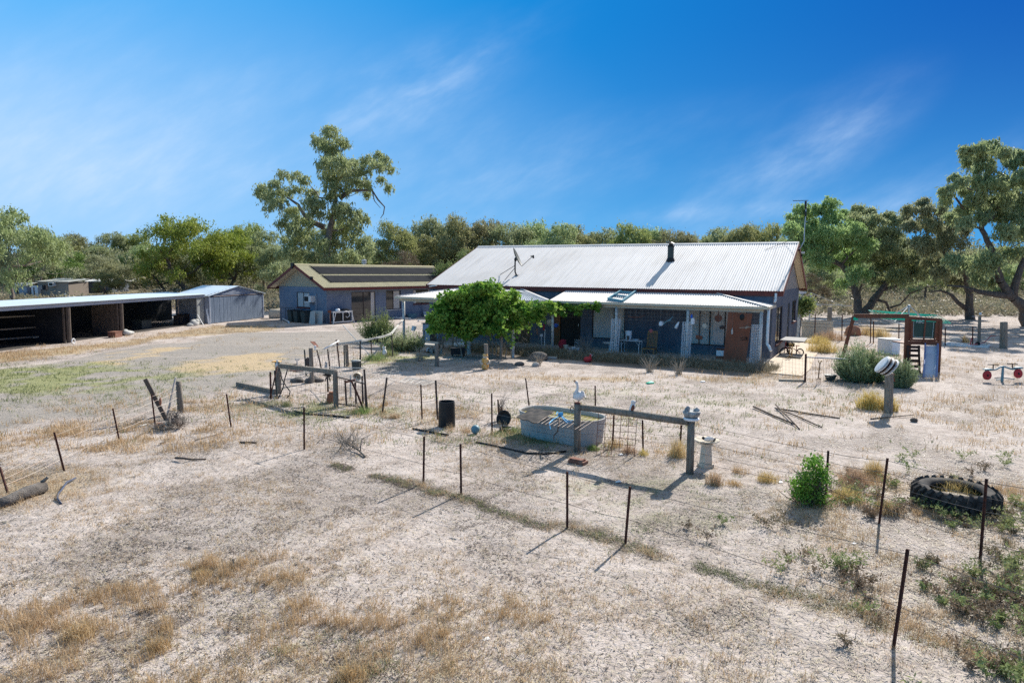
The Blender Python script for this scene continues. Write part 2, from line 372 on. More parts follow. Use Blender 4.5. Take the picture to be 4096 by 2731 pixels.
def bwall(g):
    a,b,z,p=house_uv(g); v=g.n('ShaderNodeCombineXYZ',{0:g.m('MULTIPLY',a,3.),1:g.m('MULTIPLY',b,3.),2:g.m('MULTIPLY',z,.7)}).outputs[0]
    n=g.noise(v,1.6,5,.6); c=g.mix(g.ss(n,.35,.7),(.098,.116,.152),(.145,.165,.20))
    line=g.m('LESS_THAN',g.m('FRACT',g.m('DIVIDE',z,.2)),.07); c=g.mix(g.m('MULTIPLY',line,.25),c,(.06,.08,.13))
    du=g.m('MULTIPLY',g.ss(g.m('ADD',z,g.m('MULTIPLY',g.noise(p,5,4),.5)),.75,.15),.55); c=g.mix(du,c,(.30,.27,.24))
    return pb(g,c,.85,0,.2,g.noise(p,40,3),.3,.01)
M['blue_wall']=mat('blue_wall',bwall)
leafmat('leaf_vine',(.075,.165,.03),(.25,.39,.075),(.44,.50,.12),.40,ns=2.6)
leafmat('leaf_rosemary',(.20,.27,.12),(.35,.43,.22),(.28,.36,.14),.3)
leafmat('leaf_olive',(.24,.265,.10),(.45,.46,.19),(.36,.36,.11),.42)
leafmat('leaf_far',(.16,.19,.09),(.32,.35,.17),(.25,.27,.10),.35)
leafmat('weed_brown',(.21,.15,.09),(.35,.26,.15),(.30,.27,.14),.25)
W('bark',(.10,.078,.064),(.19,.16,.135),scale=3,amt=.7,rough=.95,stretch=(3,3,.7),bs=.8,bd=.05,fine=25)
leafmat('weed_green',(.17,.225,.08),(.34,.38,.15),(.29,.30,.12),.35)
leafmat('scrub',(.24,.25,.14),(.38,.37,.22),(.36,.27,.16),.3)
leafmat('dead_dark',(.19,.155,.11),(.38,.32,.235),(.26,.20,.13),.2)
leafmat('leaf_dark',(.235,.30,.13),(.47,.54,.26),(.34,.41,.15),.48)
leafmat('leaf_gum',(.24,.285,.13),(.48,.53,.28),(.36,.40,.15),.47)
# ================================================================ ground
rs=np.random.RandomState(7)
_lat=rs.rand(256,256)
def vn(x,y,s,ox=0.):
    x=np.asarray(x)*s+37.1+ox; y=np.asarray(y)*s+91.7-ox
    xi=np.floor(x).astype(int); yi=np.floor(y).astype(int); fx=x-xi; fy=y-yi
    fx=fx*fx*(3-2*fx); fy=fy*fy*(3-2*fy)
    L=lambda a,b:_lat[a%256,b%256]
    return (L(xi,yi)*(1-fx)+L(xi+1,yi)*fx)*(1-fy)+(L(xi,yi+1)*(1-fx)+L(xi+1,yi+1)*fx)*fy
def fbm(x,y,s,o=4,ox=0.):
    t=0;a=.5;n=0
    for i in range(o): t=t+vn(x,y,s*2**i,ox+i*11.3)*a; n+=a; a*=.55
    return t/n
def poly_sd(x,y,poly):
    "signed distance, positive inside"
    d=np.full(x.shape,1e9); ins=np.zeros(x.shape,bool); n=len(poly)
    for i in range(n):
        ax,ay=poly[i]; bx,by=poly[(i+1)%n]; ex,ey=bx-ax,by-ay
        t=np.clip(((x-ax)*ex+(y-ay)*ey)/(ex*ex+ey*ey+1e-9),0,1)
        d=np.minimum(d,np.hypot(x-ax-t*ex,y-ay-t*ey))
        c=((ay>y)!=(by>y))&(x<(bx-ax)*(y-ay)/((by-ay) if abs(by-ay)>1e-9 else 1e-9)+ax); ins^=c
    return np.where(ins,d,-d)
def PP(*pts): return [tuple(G('p',*q)[:2]) for q in pts]
drive_poly=[(-40,15)]+PP((-60,1000),(200,962),(420,926),(620,868),(720,818),(820,800),(960,775),(985,745),(860,757),(700,764),(560,764),(430,782),(250,806),(100,832),(-60,852))
yel_poly=PP((235,822),(330,800),(480,786),(500,792),(400,812),(300,838),(240,838))
yel2_poly=PP((330,850),(430,825),(560,808),(720,803),(700,815),(620,848),(430,868),(345,872))
green_poly=PP((-60,845),(60,830),(220,835),(350,845),(300,870),(180,895),(60,915),(-60,925))
shed_poly=PP((-60,815),(200,790),(480,748),(640,745),(700,757),(560,765),(420,775),(260,800),(120,830),(-60,845))
def sstep(a,lo,hi):
    t=np.clip((a-lo)/(hi-lo),0,1); return t*t*(3-2*t)
def zone(x,y,lst):
    t=0
    for z,px,py,rx,ry,k in lst:
        c=G(z,px,py); t=np.maximum(t,k*np.exp(-(((x-c.x)/rx)**2+((y-c.y)/ry)**2)))
    return t
STRAW=[('p',1960,1170,1.3,1.0,.9),('p',2100,1250,1.5,1.2,.7),('p',2000,1400,1.2,.8,.5),('p',160,1440,1.6,.9,1),('p',480,1480,.9,.6,.9),('p',330,1420,.5,.4,.8),('p',780,1450,1.3,.5,.8),('p',880,1520,.8,.5,1),('p',560,1330,1.1,.6,.6),('p',80,1540,1.5,.5,.8),
 ('p',150,1000,4,2.2,.8),('p',30,1130,2.5,2,.8),('p',420,930,4,2,.6),('p',1040,960,3.5,1.5,.8),('p',700,920,3,2,.5),('p',1210,1000,1.6,1,.5),('p',1500,1060,2,1,.4),
 ('p',1980,1120,1.2,1.5,.9),('p',2250,1150,2.,2,.6),('p',2200,950,6,4,.45),('p',2100,840,6,5,.5),('p',1990,760,6,6,.9),('p',1950,800,2,5,.9),('p',640,790,5,3,.4),('p',900,830,3,1.5,.6),
 ('p',1500,870,8,.9,.8),('p',1750,860,2,1,.8),('p',1650,870,2,1,.5),('p',1200,1400,2.5,1.2,.25),('p',1350,1540,1.2,.4,.4)]
GREEN=[('p',1600,920,5,1.6,.45),('p',1420,900,3,1.5,.5),('p',1250,1010,1.0,.6,.9),('p',1650,1150,1.2,.8,.5),('p',1100,930,2.,1.,.4),('p',760,945,2.2,1.3,.9),('p',660,930,2.5,1.2,.7),('p',870,830,1.5,1.5,1),('p',940,820,1.5,1.2,.9),('p',1180,1000,.7,.7,1),('p',1370,1020,.4,.5,1),('p',1500,1130,2.5,1.3,.6),('p',1550,1200,1.5,1,.5),('p',1350,940,4,2.5,.5),('p',1700,900,3,1.5,.3),
 ('p',740,1490,.7,.3,.7),('p',830,1540,.3,.2,.8),('p',120,870,6,4,.9),('p',1000,1010,1,.8,.5)]
WEED=[('p',1950,1210,1.2,1.0,.9),('p',2060,1290,1.0,.8,.9),('p',1900,1340,.7,.5,.6),('p',2300,1180,1.3,1.5,.6),('p',2150,1180,1.6,1.0,.8),('p',2050,1480,.5,.4,.7),('p',1840,1200,.8,.6,.6),('p',1650,1230,.8,.5,.35),('p',2150,1300,1.5,1.6,1),('p',2000,1290,1.0,1.0,.8),('p',1880,1260,.8,.7,.6),('p',2100,1120,1.5,1.0,.6),('p',2250,1450,1.0,1.0,.6),('p',2100,1400,.8,.8,.8),('p',2280,1250,1.3,1.5,.6),('p',2000,1220,1.5,1.2,.7),('p',1950,1130,1.0,1.2,.6),('p',2150,1530,.8,.5,.5),('p',1820,1290,.8,.6,.45),('p',2230,1070,1.,1.,.5)]
_fa=G('y4',250,1130); _fb=G('y7',1500,600); _fd=Vector((_fb.x-_fa.x,_fb.y-_fa.y)).normalized(); FL_=((_fa.x,_fa.y),(_fd.x,_fd.y))
def masks(x,y):
    n=fbm(x,y,.45,4); nf=fbm(x,y,1.7,3,5.)
    dr=sstep(poly_sd(x,y,drive_poly)+(n-.5)*2.6,-.5,.8)
    ye=sstep(np.maximum(poly_sd(x,y,yel_poly),poly_sd(x,y,yel2_poly))+(n-.5)*5+(nf-.5)*3,-.6,1.2)
    gr=sstep(poly_sd(x,y,green_poly)+(n-.5)*4,-1,1.5)*sstep(nf,.2,.5)
    sh=sstep(poly_sd(x,y,shed_poly)+(n-.5)*3,-.6,1.2)
    gz=np.maximum(zone(x,y,GREEN)*sstep(nf,.25,.55),gr*.9)
    st=np.maximum(zone(x,y,STRAW)*sstep(fbm(x,y,.9,4,9.),.32,.6),sh)
    wd=zone(x,y,WEED)*sstep(fbm(x,y,1.3,4,3.),.33,.6)
    st=np.maximum(st*(1-.7*dr),.28*sstep(fbm(x,y,.5,3,21.),.55,.75)*(1-dr))
    dx=x-H0.x; dy=y-H0.y; ha=dx*AX.x+dy*AX.y; hb=dx*BX.x+dy*BX.y
    bed=sstep(hb+(n-.5)*1.2,-5.2,-4.2)*sstep(-hb,0,.5)*sstep(ha,-1.2,-.2)*sstep(-ha,-15,-13)  # dark bed soil, widened so its colour carries the verandah shadow further
    li=sstep(fbm(x,y,.8,5,14.),.42,.66)*(1-dr)
    fa,fb=FL_[0],FL_[1]; tt=(x-fa[0])*fb[0]+(y-fa[1])*fb[1]; ss_=np.abs(-(x-fa[0])*fb[1]+(y-fa[1])*fb[0]+(fbm(x,y,.8,2)-.5)*.5)
    strip=np.exp(-(ss_/.17)**2)*sstep(tt,-5.5,-4)*sstep(-tt,-7,-6)*sstep(nf,.30,.5)
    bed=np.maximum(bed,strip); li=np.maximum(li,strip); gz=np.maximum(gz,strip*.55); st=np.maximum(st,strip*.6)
    far=sstep(y,52,75)
    return dr*(1-far),ye*(1-far),np.clip(gz,0,1),np.clip(st,0,1),np.clip(wd,0,1),far,li,bed
def axis(lo,f0,f1,hi,st):
    a=list(np.arange(f0,f1,st)); s=st; v=f0
    while v>lo: s*=1.22; v-=s; a.insert(0,v)
    s=st; v=a[-1]
    while v<hi: s*=1.22; v+=s; a.append(v)
    return np.array(a)
gx=axis(-900,-42,44,900,.3); gy=axis(-80,1,60,1000,.3)
GX,GY=np.meshgrid(gx,gy); nx,ny=len(gx),len(gy)
hzv=np.vectorize(hz)
GZ=hzv(GX,GY)
mk=masks(GX.ravel(),GY.ravel())
near=sstep(-np.abs(GY-14),-22,-10)
bump=(fbm(GX,GY,1.1,3,31.)-.5)*.05*near
# a shallow scoured line along the front fence
A_=G('y4',250,1130); B_=G('y7',1500,600)
dd=Vector((B_.x-A_.x,B_.y-A_.y)).normalized(); t_=(GX-A_.x)*dd.x+(GY-A_.y)*dd.y; s_=np.abs((GX-A_.x)*-dd.y+(GY-A_.y)*dd.x+(fbm(GX,GY,.8,2)-.5)*.3)
bump-=.035*np.exp(-(s_/.22)**2)*(t_>-1)*(t_<6)
GZ=GZ+bump
def ground_mat(g):
    at=lambda n:g.n('ShaderNodeAttribute',attribute_name=n).outputs['Fac']
    v=g.n('ShaderNodeNewGeometry').outputs['Position']
    n1=g.noise(v,.7,6,.62); n2=g.noise(v,4,6,.65); n3=g.noise(v,22,4,.65); n4=g.noise(v,75,3,.7)
    mott=g.m('ADD',g.m('MULTIPLY',n2,.6),g.m('MULTIPLY',n3,.4))
    c=g.mix(g.ss(mott,.38,.62),(.385,.32,.275),(.565,.49,.435))
    c=g.mix(g.m('MULTIPLY',g.ss(n1,.42,.62),.45),c,(.62,.545,.49))
    n5=g.noise(g.n('ShaderNodeVectorRotate',{'Vector':v,'Angle':R(-50)},rotation_type='Z_AXIS').outputs[0],1.,2)
    sv=g.mp(g.n('ShaderNodeVectorRotate',{'Vector':v,'Angle':R(-52)},rotation_type='Z_AXIS').outputs[0],(.55,2.6,1))
    n5=g.noise(sv,1.5,6,.66); c=g.mix(g.m('MULTIPLY',g.ss(n5,.50,.64),.38),c,(.27,.22,.175))
    def over(c,attr,col1,col2,lo=.35,hi=.75,k=1.):
        f=g.ss(g.m('ADD',at(attr),g.m('MULTIPLY',g.m('SUBTRACT',g.m('ADD',g.m('MULTIPLY',n2,.4),g.m('MULTIPLY',n3,.6)),.5),1.5)),lo,hi)
        return g.mix(g.m('MULTIPLY',f,k),c,g.mix(g.ss(n4,.35,.65),col1,col2))
    c=over(c,'straw',(.34,.25,.135),(.52,.41,.25),.35,.9,.8)
    c=over(c,'drive',(.225,.20,.172),(.40,.36,.315),.3,.7)
    # wheel tracks and stones in the gravel
    c=g.mix(g.m('MULTIPLY',g.m('MULTIPLY',at('drive'),g.ss(g.noise(g.mp(v,(.25,1.4,1)),1.1,5,.6),.45,.62)),.55),c,(.40,.35,.30))
    c=over(c,'yellow',(.46,.33,.16),(.64,.48,.28),.35,1.15,.8)
    c=over(c,'green',(.17,.22,.06),(.36,.34,.14),.3,.8,.8)
    c=over(c,'weed',(.17,.13,.075),(.30,.22,.13),.45,1.1,.6)
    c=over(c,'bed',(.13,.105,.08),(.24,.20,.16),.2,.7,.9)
    c=over(c,'far',(.20,.175,.10),(.37,.30,.19),.3,.8,.95)
    c=g.mix(g.m('MULTIPLY',g.m('MULTIPLY',at('far'),g.ss(g.noise(v,.09,3),.58,.66)),.7),c,(.50,.43,.35))
    # dark flecks of litter, denser in drifts
    fl=g.ss(g.m('ADD',n4,g.m('MULTIPLY',at('litter'),.10)),.605,.655)
    c=g.mix(g.m('MULTIPLY',fl,.75),c,(.10,.08,.06))
    fl2=g.ss(g.m('ADD',g.noise(v,160,2,.6),g.m('MULTIPLY',at('litter'),.10)),.60,.66)
    c=g.mix(g.m('MULTIPLY',fl2,.6),c,(.13,.10,.08))
    h=g.m('ADD',g.m('MULTIPLY',n2,1.2),g.m('ADD',g.m('MULTIPLY',n3,.55),g.m('MULTIPLY',n4,.2)))
    vo=g.n('ShaderNodeTexVoronoi',{'Vector':v,'Scale':1.7}); sel=g.m('GREATER_THAN',g.n('ShaderNodeSeparateColor',{0:vo.outputs['Color']}).outputs[0],.62)
    pit=g.m('MULTIPLY',g.m('SUBTRACT',1.,g.ss(g.m('ADD',vo.outputs['Distance'],g.m('MULTIPLY',n3,.06)),.06,.15)),sel)
    c=g.mix(g.m('MULTIPLY',pit,.4),c,(.25,.19,.14)); h=g.m('SUBTRACT',h,g.m('MULTIPLY',pit,1.6))
    return pb(g,c,.95,0,.15,h,.85,.05)
M['ground']=mat('ground',ground_mat)
def grid_obj(name,sel):
    idx=np.arange(nx*ny).reshape(ny,nx)
    q=np.stack([idx[:-1,:-1],idx[:-1,1:],idx[1:,1:],idx[1:,:-1]],-1)[sel]
    used=np.unique(q); mp_=np.full(nx*ny,-1); mp_[used]=np.arange(len(used))
    V=np.stack([GX.ravel(),GY.ravel(),GZ.ravel()],-1)[used]
    me=np_mesh(V,mp_[q],M['ground'])
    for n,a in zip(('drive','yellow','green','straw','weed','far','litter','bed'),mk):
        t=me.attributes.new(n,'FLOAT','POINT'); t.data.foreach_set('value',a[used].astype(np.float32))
    me.shade_smooth()
    o=bpy.data.objects.new(name,me); link(o); o['kind']='structure'; return o
cxm=(GX[:-1,:-1]+GX[1:,1:])/2; cym=(GY[:-1,:-1]+GY[1:,1:])/2
isd=(mk[0].reshape(ny,nx)[:-1,:-1]>.5)
g_o=grid_obj('ground',~isd); g_o['label']='pinkish dry sandy yard with litter and thin grass'
d_o=grid_obj('driveway',isd); d_o['label']='grey gravel driveway with yellow sand patches in front of sheds'
# ================================================================ blades, leaves
def dirs(n,rr,drop=0.,spread=1.):
    a=rr.rand(n)*2*math.pi; return np.stack([np.cos(a),np.sin(a),np.zeros(n)],-1)
def blades(pos,h,w,lean,rr):
    "upright grass blades, one bent strip each"
    n=len(pos); d=dirs(n,rr); s=dirs(n,rr)*w[:,None]/2
    up=np.array([0,0,1.])
    m_=pos+up*(h*.6)[:,None]+d*(h*lean*.25)[:,None]; t=pos+up*(h*(1-.25*lean))[:,None]+d*(h*lean*.8)[:,None]
    V=np.stack([pos-s,pos+s,m_+s*.7,m_-s*.7,t],1).reshape(-1,3)
    i=np.arange(n)*5
    F_=np.concatenate([np.stack([i,i+1,i+2],-1),np.stack([i,i+2,i+3],-1),np.stack([i+3,i+2,i+4],-1)])
    r=rr.rand(n); return V,F_,np.concatenate([r,r,r])
def lying(pos,L,w,rr,zup=.01):
    n=len(pos); d=dirs(n,rr); d[:,2]=(rr.rand(n)-.3)*.35; s=np.stack([-d[:,1],d[:,0],np.zeros(n)],-1)*w[:,None]/2
    p=pos+np.array([0,0,1.])*(zup*rr.rand(n)+.003)[:,None]; e=p+d*L[:,None]; e[:,2]=np.maximum(e[:,2],p[:,2]-.002)
    V=np.stack([p-s,p+s,e+s*.5,e-s*.5],1).reshape(-1,3); i=np.arange(n)*4
    return V,np.stack([i,i+1,i+2,i+3],-1),rr.rand(n)
def leaves(pos,L,w,rr,droop=1.,flat=0.):
    n=len(pos); d=rr.randn(n,3)*.55; d[:,2]-=droop; d/=np.linalg.norm(d,axis=1)[:,None]
    q=rr.randn(n,3); q[:,2]*=(1-flat); s=np.cross(d,q); s/=np.linalg.norm(s,axis=1)[:,None]+1e-9
    s=s*w[:,None]/2; m_=pos+d*(L*.45)[:,None]; t=pos+d*L[:,None]
    V=np.stack([pos,m_+s,t,m_-s],1).reshape(-1,3); i=np.arange(n)*4
    return V,np.stack([i,i+1,i+2,i+3],-1),rr.rand(n)
def stuff(name,VFr,mt,label,kind='stuff',cat=None):
    me=np_mesh(VFr[0],VFr[1],M[mt],VFr[2]); o=bpy.data.objects.new(name,me); link(o); o['kind']=kind; o['label']=label
    if cat: o['category']=cat
    return o
def gz(x,y):
    i=np.clip(np.searchsorted(gy,y)-1,0,ny-2); j=np.clip(np.searchsorted(gx,x)-1,0,nx-2)
    fx=(x-gx[j])/(gx[j+1]-gx[j]); fy=(y-gy[i])/(gy[i+1]-gy[i])
    return (GZ[i,j]*(1-fx)+GZ[i,j+1]*fx)*(1-fy)+(GZ[i+1,j]*(1-fx)+GZ[i+1,j+1]*fx)*fy
def scatter(n,y0,y1,seed,p=1.6):
    "candidates in the yard, thinner with distance from the near edge"
    r=np.random.RandomState(seed); y=(y0**(1-p)+r.rand(n)*(y1**(1-p)-y0**(1-p)))**(1/(1-p))
    x=(r.rand(n)*2-1)*(y*.80+1.0); return x,y,r
hm=Vector((0,0,0))
BLOCK=[]   # footprints of buildings, in (frame, a0,a1,b0,b1)
def blocked(x,y):
    t=np.zeros(x.shape,bool)
    for fr,a0,a1,b0,b1 in BLOCK:
        dx=x-fr[0].x; dy=y-fr[0].y; a=dx*fr[1].x+dy*fr[1].y; b=dx*fr[2].x+dy*fr[2].y
        t|=(a>a0)&(a<a1)&(b>b0)&(b<b1)
    return t
BLOCK.append((HF,-.05,17.4,-1.9,10.6)); BLOCK.append((HF,-1.5,.1,-3.2,11.3))
LSF=(Vector((-20.02,44.47,0)),Vector((.229,.974,0)),Vector((-.974,.229,0)))     # gable shed: a along its door face, b back
BLOCK.append((LSF,0,6.1,0,2.8))
# blue outbuilding frame: a to the right along its long front, b back
OB0=Vector((-12.48,45.31,0)); OBF=(OB0,Vector((.585,.811,0)),Vector((-.811,.585,0)))
LF=(Vector((-20.35,44.3,0)),Vector((.097,.995,0)),Vector((-.995,.097,0)))
BLOCK.append((OBF,0,14,0,5.2)); BLOCK.append((LF,-40,0,.15,6))
def tufts(x,y,r,nb,h,w,sp,lean):
    n=len(x); k=np.repeat(np.arange(n),nb); N_=len(k); sc=(.55+r.rand(n)*.9)[k]
    a=r.rand(N_)*2*math.pi; q=np.sqrt(r.rand(N_))*sp*sc
    px=x[k]+np.cos(a)*q; py=y[k]+np.sin(a)*q
    hh=h*sc*(.5+r.rand(N_)*.7); return blades(np.stack([px,py,gz(px,py)-.01],-1),hh,np.full(N_,w)*(.7+.6*r.rand(N_)),lean*(.4+r.rand(N_)),r)
def cat3(*l):
    V=[];F_=[];R_=[];o=0
    for v,f,r in l: V.append(v);F_.append(f+o);R_.append(r);o+=len(v)
    return np.concatenate(V),np.concatenate(F_),np.concatenate(R_)
# dry standing tufts
L=[]
x,y,r=scatter(80000,4.2,15,11); k=masks(x,y); q=(r.rand(len(x))<k[3]*.55)&~blocked(x,y); x,y=x[q],y[q]; L.append(tufts(x,y,r,13,.085,.0045,.075,1.0))
x,y,r=scatter(20000,4.2,14,111); k=masks(x,y); q=(r.rand(len(x))<sstep(k[3],.35,.8)*.5*sstep(fbm(x,y,2.2,3,40.),.4,.6)); x,y=x[q],y[q]; L.append(tufts(x,y,r,24,.17,.0045,.08,.7))
x,y,r=scatter(52000,13,62,12,1.3); k=masks(x,y); q=(r.rand(len(x))<k[3]*(.42+.3*(x<-6)))&~blocked(x,y); x,y=x[q],y[q]; L.append(tufts(x,y,r,10,.15,.011,.16,.7))
_r=np.random.RandomState(77); _x=[];_y=[]
for u,v_ in ((110,1410),(180,1400),(220,1375),(170,1450),(200,1470),(250,1440),(330,1400),(320,1370),(480,1300),(530,1325),(460,1340),(290,1345),(590,1350),(680,1400),(700,1440),(740,1420),(790,1440),(850,1440),(880,1500),(930,1470),(1010,1400),(620,1480),(400,1450),(100,1545),(350,1540),(820,1545),(1000,1460),(1150,1420),(560,1300),(660,1330),(60,1470),(20,1430),(140,1000),(60,1010),(330,970),(450,925),(900,960),(1000,950),(1060,990),(880,930),(1960,1130),(1940,1160),(2000,1100),(2280,1160),(2320,1130),(2180,1110),(2090,1180),(1700,1085)):
    c_=G('p',u,v_); k_=int(_r.uniform(6,24)); _x.append(c_.x+_r.randn(k_)*.17*_r.uniform(.4,1.9)); _y.append(c_.y+_r.randn(k_)*.13*_r.uniform(.4,1.8))
L.append(tufts(np.concatenate(_x),np.concatenate(_y),_r,26,.155,.0045,.06,.75))
stuff('dry_grass',cat3(*L),'straw','straw coloured dry grass tufts growing in the sand')
L=[]
x,y,r=scatter(26000,4.2,15,13); k=masks(x,y); q=(r.rand(len(x))<k[2]*.6); x,y=x[q],y[q]; L.append(tufts(x,y,r,10,.05,.007,.07,1.2))
x,y,r=scatter(30000,13,50,14,1.3); k=masks(x,y); q=(r.rand(len(x))<k[2]*.8)&~blocked(x,y); x,y=x[q],y[q]; L.append(tufts(x,y,r,8,.10,.014,.18,.9))
_r=np.random.RandomState(88); t_=_r.uniform(-4.5,6.2,1500); o_=_r.randn(1500)*.055+(fbm(t_,t_*0,.9,3)-.5)*.5; x=FL_[0][0]+FL_[1][0]*t_-FL_[1][1]*o_; y=FL_[0][1]+FL_[1][1]*t_+FL_[1][0]*o_
kq=fbm(t_,t_*0+5,1.4,3)>.43; x,y=x[kq],y[kq]; STRIP=(x,y); L.append(tufts(x[::2],y[::2],_r,11,.055,.006,.06,1.2))
stuff('green_grass',cat3(*L),'weed_green','short green grass and weeds in low patches')
# fallen straw and dark litter
x,y,r=scatter(330000,4.,24,15,1.9); k=masks(x,y); q=r.rand(len(x))<(.07+.4*k[3]+.25*k[6]*fbm(x,y,2.5,2)+.2*k[4]); x,y=x[q],y[q]
stuff('fallen_straw',lying(np.stack([x,y,gz(x,y)],-1),.03+r.rand(len(x))*.07,np.full(len(x),.0035)+y*.0002,r),'straw_grey','pale fallen straw and stalks lying on the sand')
x,y,r=scatter(330000,4.,30,16,1.8); _i=np.random.RandomState(5).randint(0,len(STRIP[0]),9000); x=np.concatenate([x,STRIP[0][_i]+r.randn(9000)*.05]); y=np.concatenate([y,STRIP[1][_i]+r.randn(9000)*.05]); k=masks(x,y); q=(np.arange(len(x))>=len(x)-9000)|(r.rand(len(x))<(.13+.62*k[6]*sstep(fbm(x,y,3.2,2,7.),.35,.6)+.3*k[4])); x,y=x[q],y[q]
stuff('leaf_litter',lying(np.stack([x,y,gz(x,y)],-1),.012+r.rand(len(x))**2*.055,np.full(len(x),.008)+y*.0005,r),'litter','dark leaf litter and small twigs scattered on sand')
# weeds of the right foreground: arching stems with small leaflets
def weed(x,y,r,ns,nl,ln,lw,hh):
    n=len(x); k=np.repeat(np.arange(n),ns); N_=len(k); a=r.rand(N_)*2*math.pi; ht=hh*(.4+r.rand(n))[k]*(.6+.6*r.rand(N_)); rad=ht*(.5+r.rand(N_)*.9)
    kk=np.repeat(np.arange(N_),nl); t=np.tile(np.linspace(.15,1,nl),N_)+r.randn(len(kk))*.03
    px=x[k][kk]+np.cos(a)[kk]*rad[kk]*t; py=y[k][kk]+np.sin(a)[kk]*rad[kk]*t; pz=gz(px,py)+ht[kk]*np.sin(np.clip(t,0,1)*1.9)*.95
    return leaves(np.stack([px,py,pz],-1),ln*(.5+r.rand(len(kk))),lw*(.5+r.rand(len(kk))),r,.1,.5)
x,y,r=scatter(13000,4.2,13,17); k=masks(x,y); q=r.rand(len(x))<sstep(k[4],.04,.5)*.52*sstep(fbm(x,y,2.0,3,60.),.32,.56); x,y=x[q],y[q]; h_=int(len(x)*.42)
stuff('green_weeds',weed(x[:h_],y[:h_],r,9,12,.050,.016,.17),'weed_green','feathery green weeds spreading over the sand at right')
stuff('brown_weeds',weed(x[h_:],y[h_:],r,9,12,.044,.014,.13),'weed_brown','withered reddish brown weeds among the green ones at right')
# ================================================================ trees
def skeleton(base,clumps,r0,rr,mb,forks=None,twigs=True,lean=None):
    nodes=[(Vector(base),r0)]
    if forks:
        prev=Vector(base); rad=r0
        for f in forks:
            f=Vector(f); pts=[]
            for i in range(5):
                t=i/4; pts.append(prev.lerp(f,t)+Vector((rr.randn(),rr.randn(),0))*.06*(i not in(0,4))*min(1,(f-prev).length*.4))
            r1=rad*.80; mb.tube(pts,[rad+(r1-rad)*i/4 for i in range(5)],8,cap=False)
            for i in (2,4): nodes.append((pts[i],rad+(r1-rad)*i/4))
            prev=f; rad=r1
    order=sorted(clumps,key=lambda c:(Vector(c[:3])-Vector(base)).length)
    for c in order:
        p=Vector(c[:3]); cr=c[3]; best=None
        for q,qr in nodes[0 if not forks else 1:]:
            d=(p-q).length; s=d+max(0,q.z-p.z)*1.5+(0 if qr>.05 else 1)
            if best is None or s<best[0]: best=(s,q,qr)
        q,qr=best[1],best[2]; r1=min(qr*.72,.03+.045*cr+.012*(p-q).length); L_=(p-q).length
        mid=q.lerp(p,.45)+Vector((rr.randn(),rr.randn(),rr.rand()*-.6))*L_*.09; m2=q.lerp(p,.75)+Vector((rr.randn(),rr.randn(),rr.rand()))*L_*.07
        pts=[q,mid,m2,p]; mb.tube(pts,[r1,r1*.75,r1*.55,r1*.36],6,cap=False)
        nodes+= [(mid,r1*.75),(m2,r1*.55),(p,r1*.36)]
        if twigs:
            for i in range(4):
                e=p+Vector((rr.randn(),rr.randn(),rr.randn()*.6))*cr*.55; mm=(p+e)/2+Vector((rr.randn(),rr.randn(),rr.randn()))*.08
                mb.tube([p,mm,e],[r1*.3+.006,r1*.2+.005,.006],4,cap=False)
def crown(clumps,n,ll,lw,rr,droop=1.,puff=.30,sq=.75,full=.35):
    w=np.array([c[3]**2*(c[4] if len(c)>4 else 1) for c in clumps]); cnt=np.maximum(1,(n*w/w.sum()).astype(int)); P_=[]
    for c,m_ in zip(clumps,cnt):
        r=c[3]; k=max(6,int(11+r*9)); d=rr.randn(k,3); d[:,2]=d[:,2]*.8+.25; d/=np.linalg.norm(d,axis=1)[:,None]
        rad=r*(full+(1-full)*rr.rand(k)**.5); pc=np.array(c[:3])+d*rad[:,None]*np.array([1,1,sq])
        sz=(.5+1.*rr.rand(k)); ms=int(m_*.42); m2=m_-ms; i=rr.randint(0,k,m2); q=rr.randn(m2,3)*(r*puff*sz[i])[:,None]*np.array([1,1,.75]); P_.append(pc[i]+q)
        ns=max(1,ms//10); i=rr.randint(0,k,ns); st=pc[i]+rr.randn(ns,3)*(r*.22); ln_=(.25+.65*rr.rand(ns))*min(1.1,.45+r*.5)*(droop*.7); dr_=rr.randn(ns,3)*.28; dr_[:,2]=-1+rr.rand(ns)*.5
        j=np.repeat(np.arange(ns),10); t=np.tile(np.linspace(0,1,10),ns); P_.append(st[j]+dr_[j]*(t*ln_[j])[:,None]+rr.randn(len(j),3)*.035)
    pos=np.concatenate(P_); m_=len(pos)
    return leaves(pos,ll*(.6+.8*rr.rand(m_)),lw*(.7+.6*rr.rand(m_)),rr,droop)
def make_tree(name,label,loc,clumps,r0,n,ll,lw,lm,bk,seed,forks=None,group=None,droop=1.,puff=.25,full=.30,cat='tree',extra=None):
    "clumps and forks are local to loc"
    rr=np.random.RandomState(seed); t=T(name,label,cat,loc,group)
    mb=MB(); off=Vector(loc); cl=[tuple(Vector(c[:3])+off)+tuple(c[3:]) for c in clumps]
    skeleton(off-Vector((0,0,.15)),cl,r0,rr,mb,[Vector(f)+off for f in forks] if forks else None)
    if extra: extra(mb,off,rr)
    P('trunk',mb,M[bk],t,smooth=True)
    V,F_,r_=crown(clumps,n,ll,lw,rr,droop,puff,full=full)
    o=bpy.data.objects.new('crown',np_mesh(V,F_,M[lm],r_)); link(o); o.parent=t
    return t
def dome(seed,H,Rx,nc,flat=.5,r=(.8,1.35),lowest=.42):
    rr=np.random.RandomState(seed); c=[]
    for i in range(nc):
        a=2.4*i+rr.rand()*.8; q=math.sqrt((i+.5)/nc); 
        top=H*(1-(1-lowest)*.62*q**2.2); z=top-rr.rand()*H*.16*(1 if i%3 else 2.2)
        rad=r[0]+(r[1]-r[0])*rr.rand(); c.append((math.cos(a)*q*Rx,math.sin(a)*q*Rx,max(H*lowest,z-rad*.6),rad))
    return c
VAR=[]
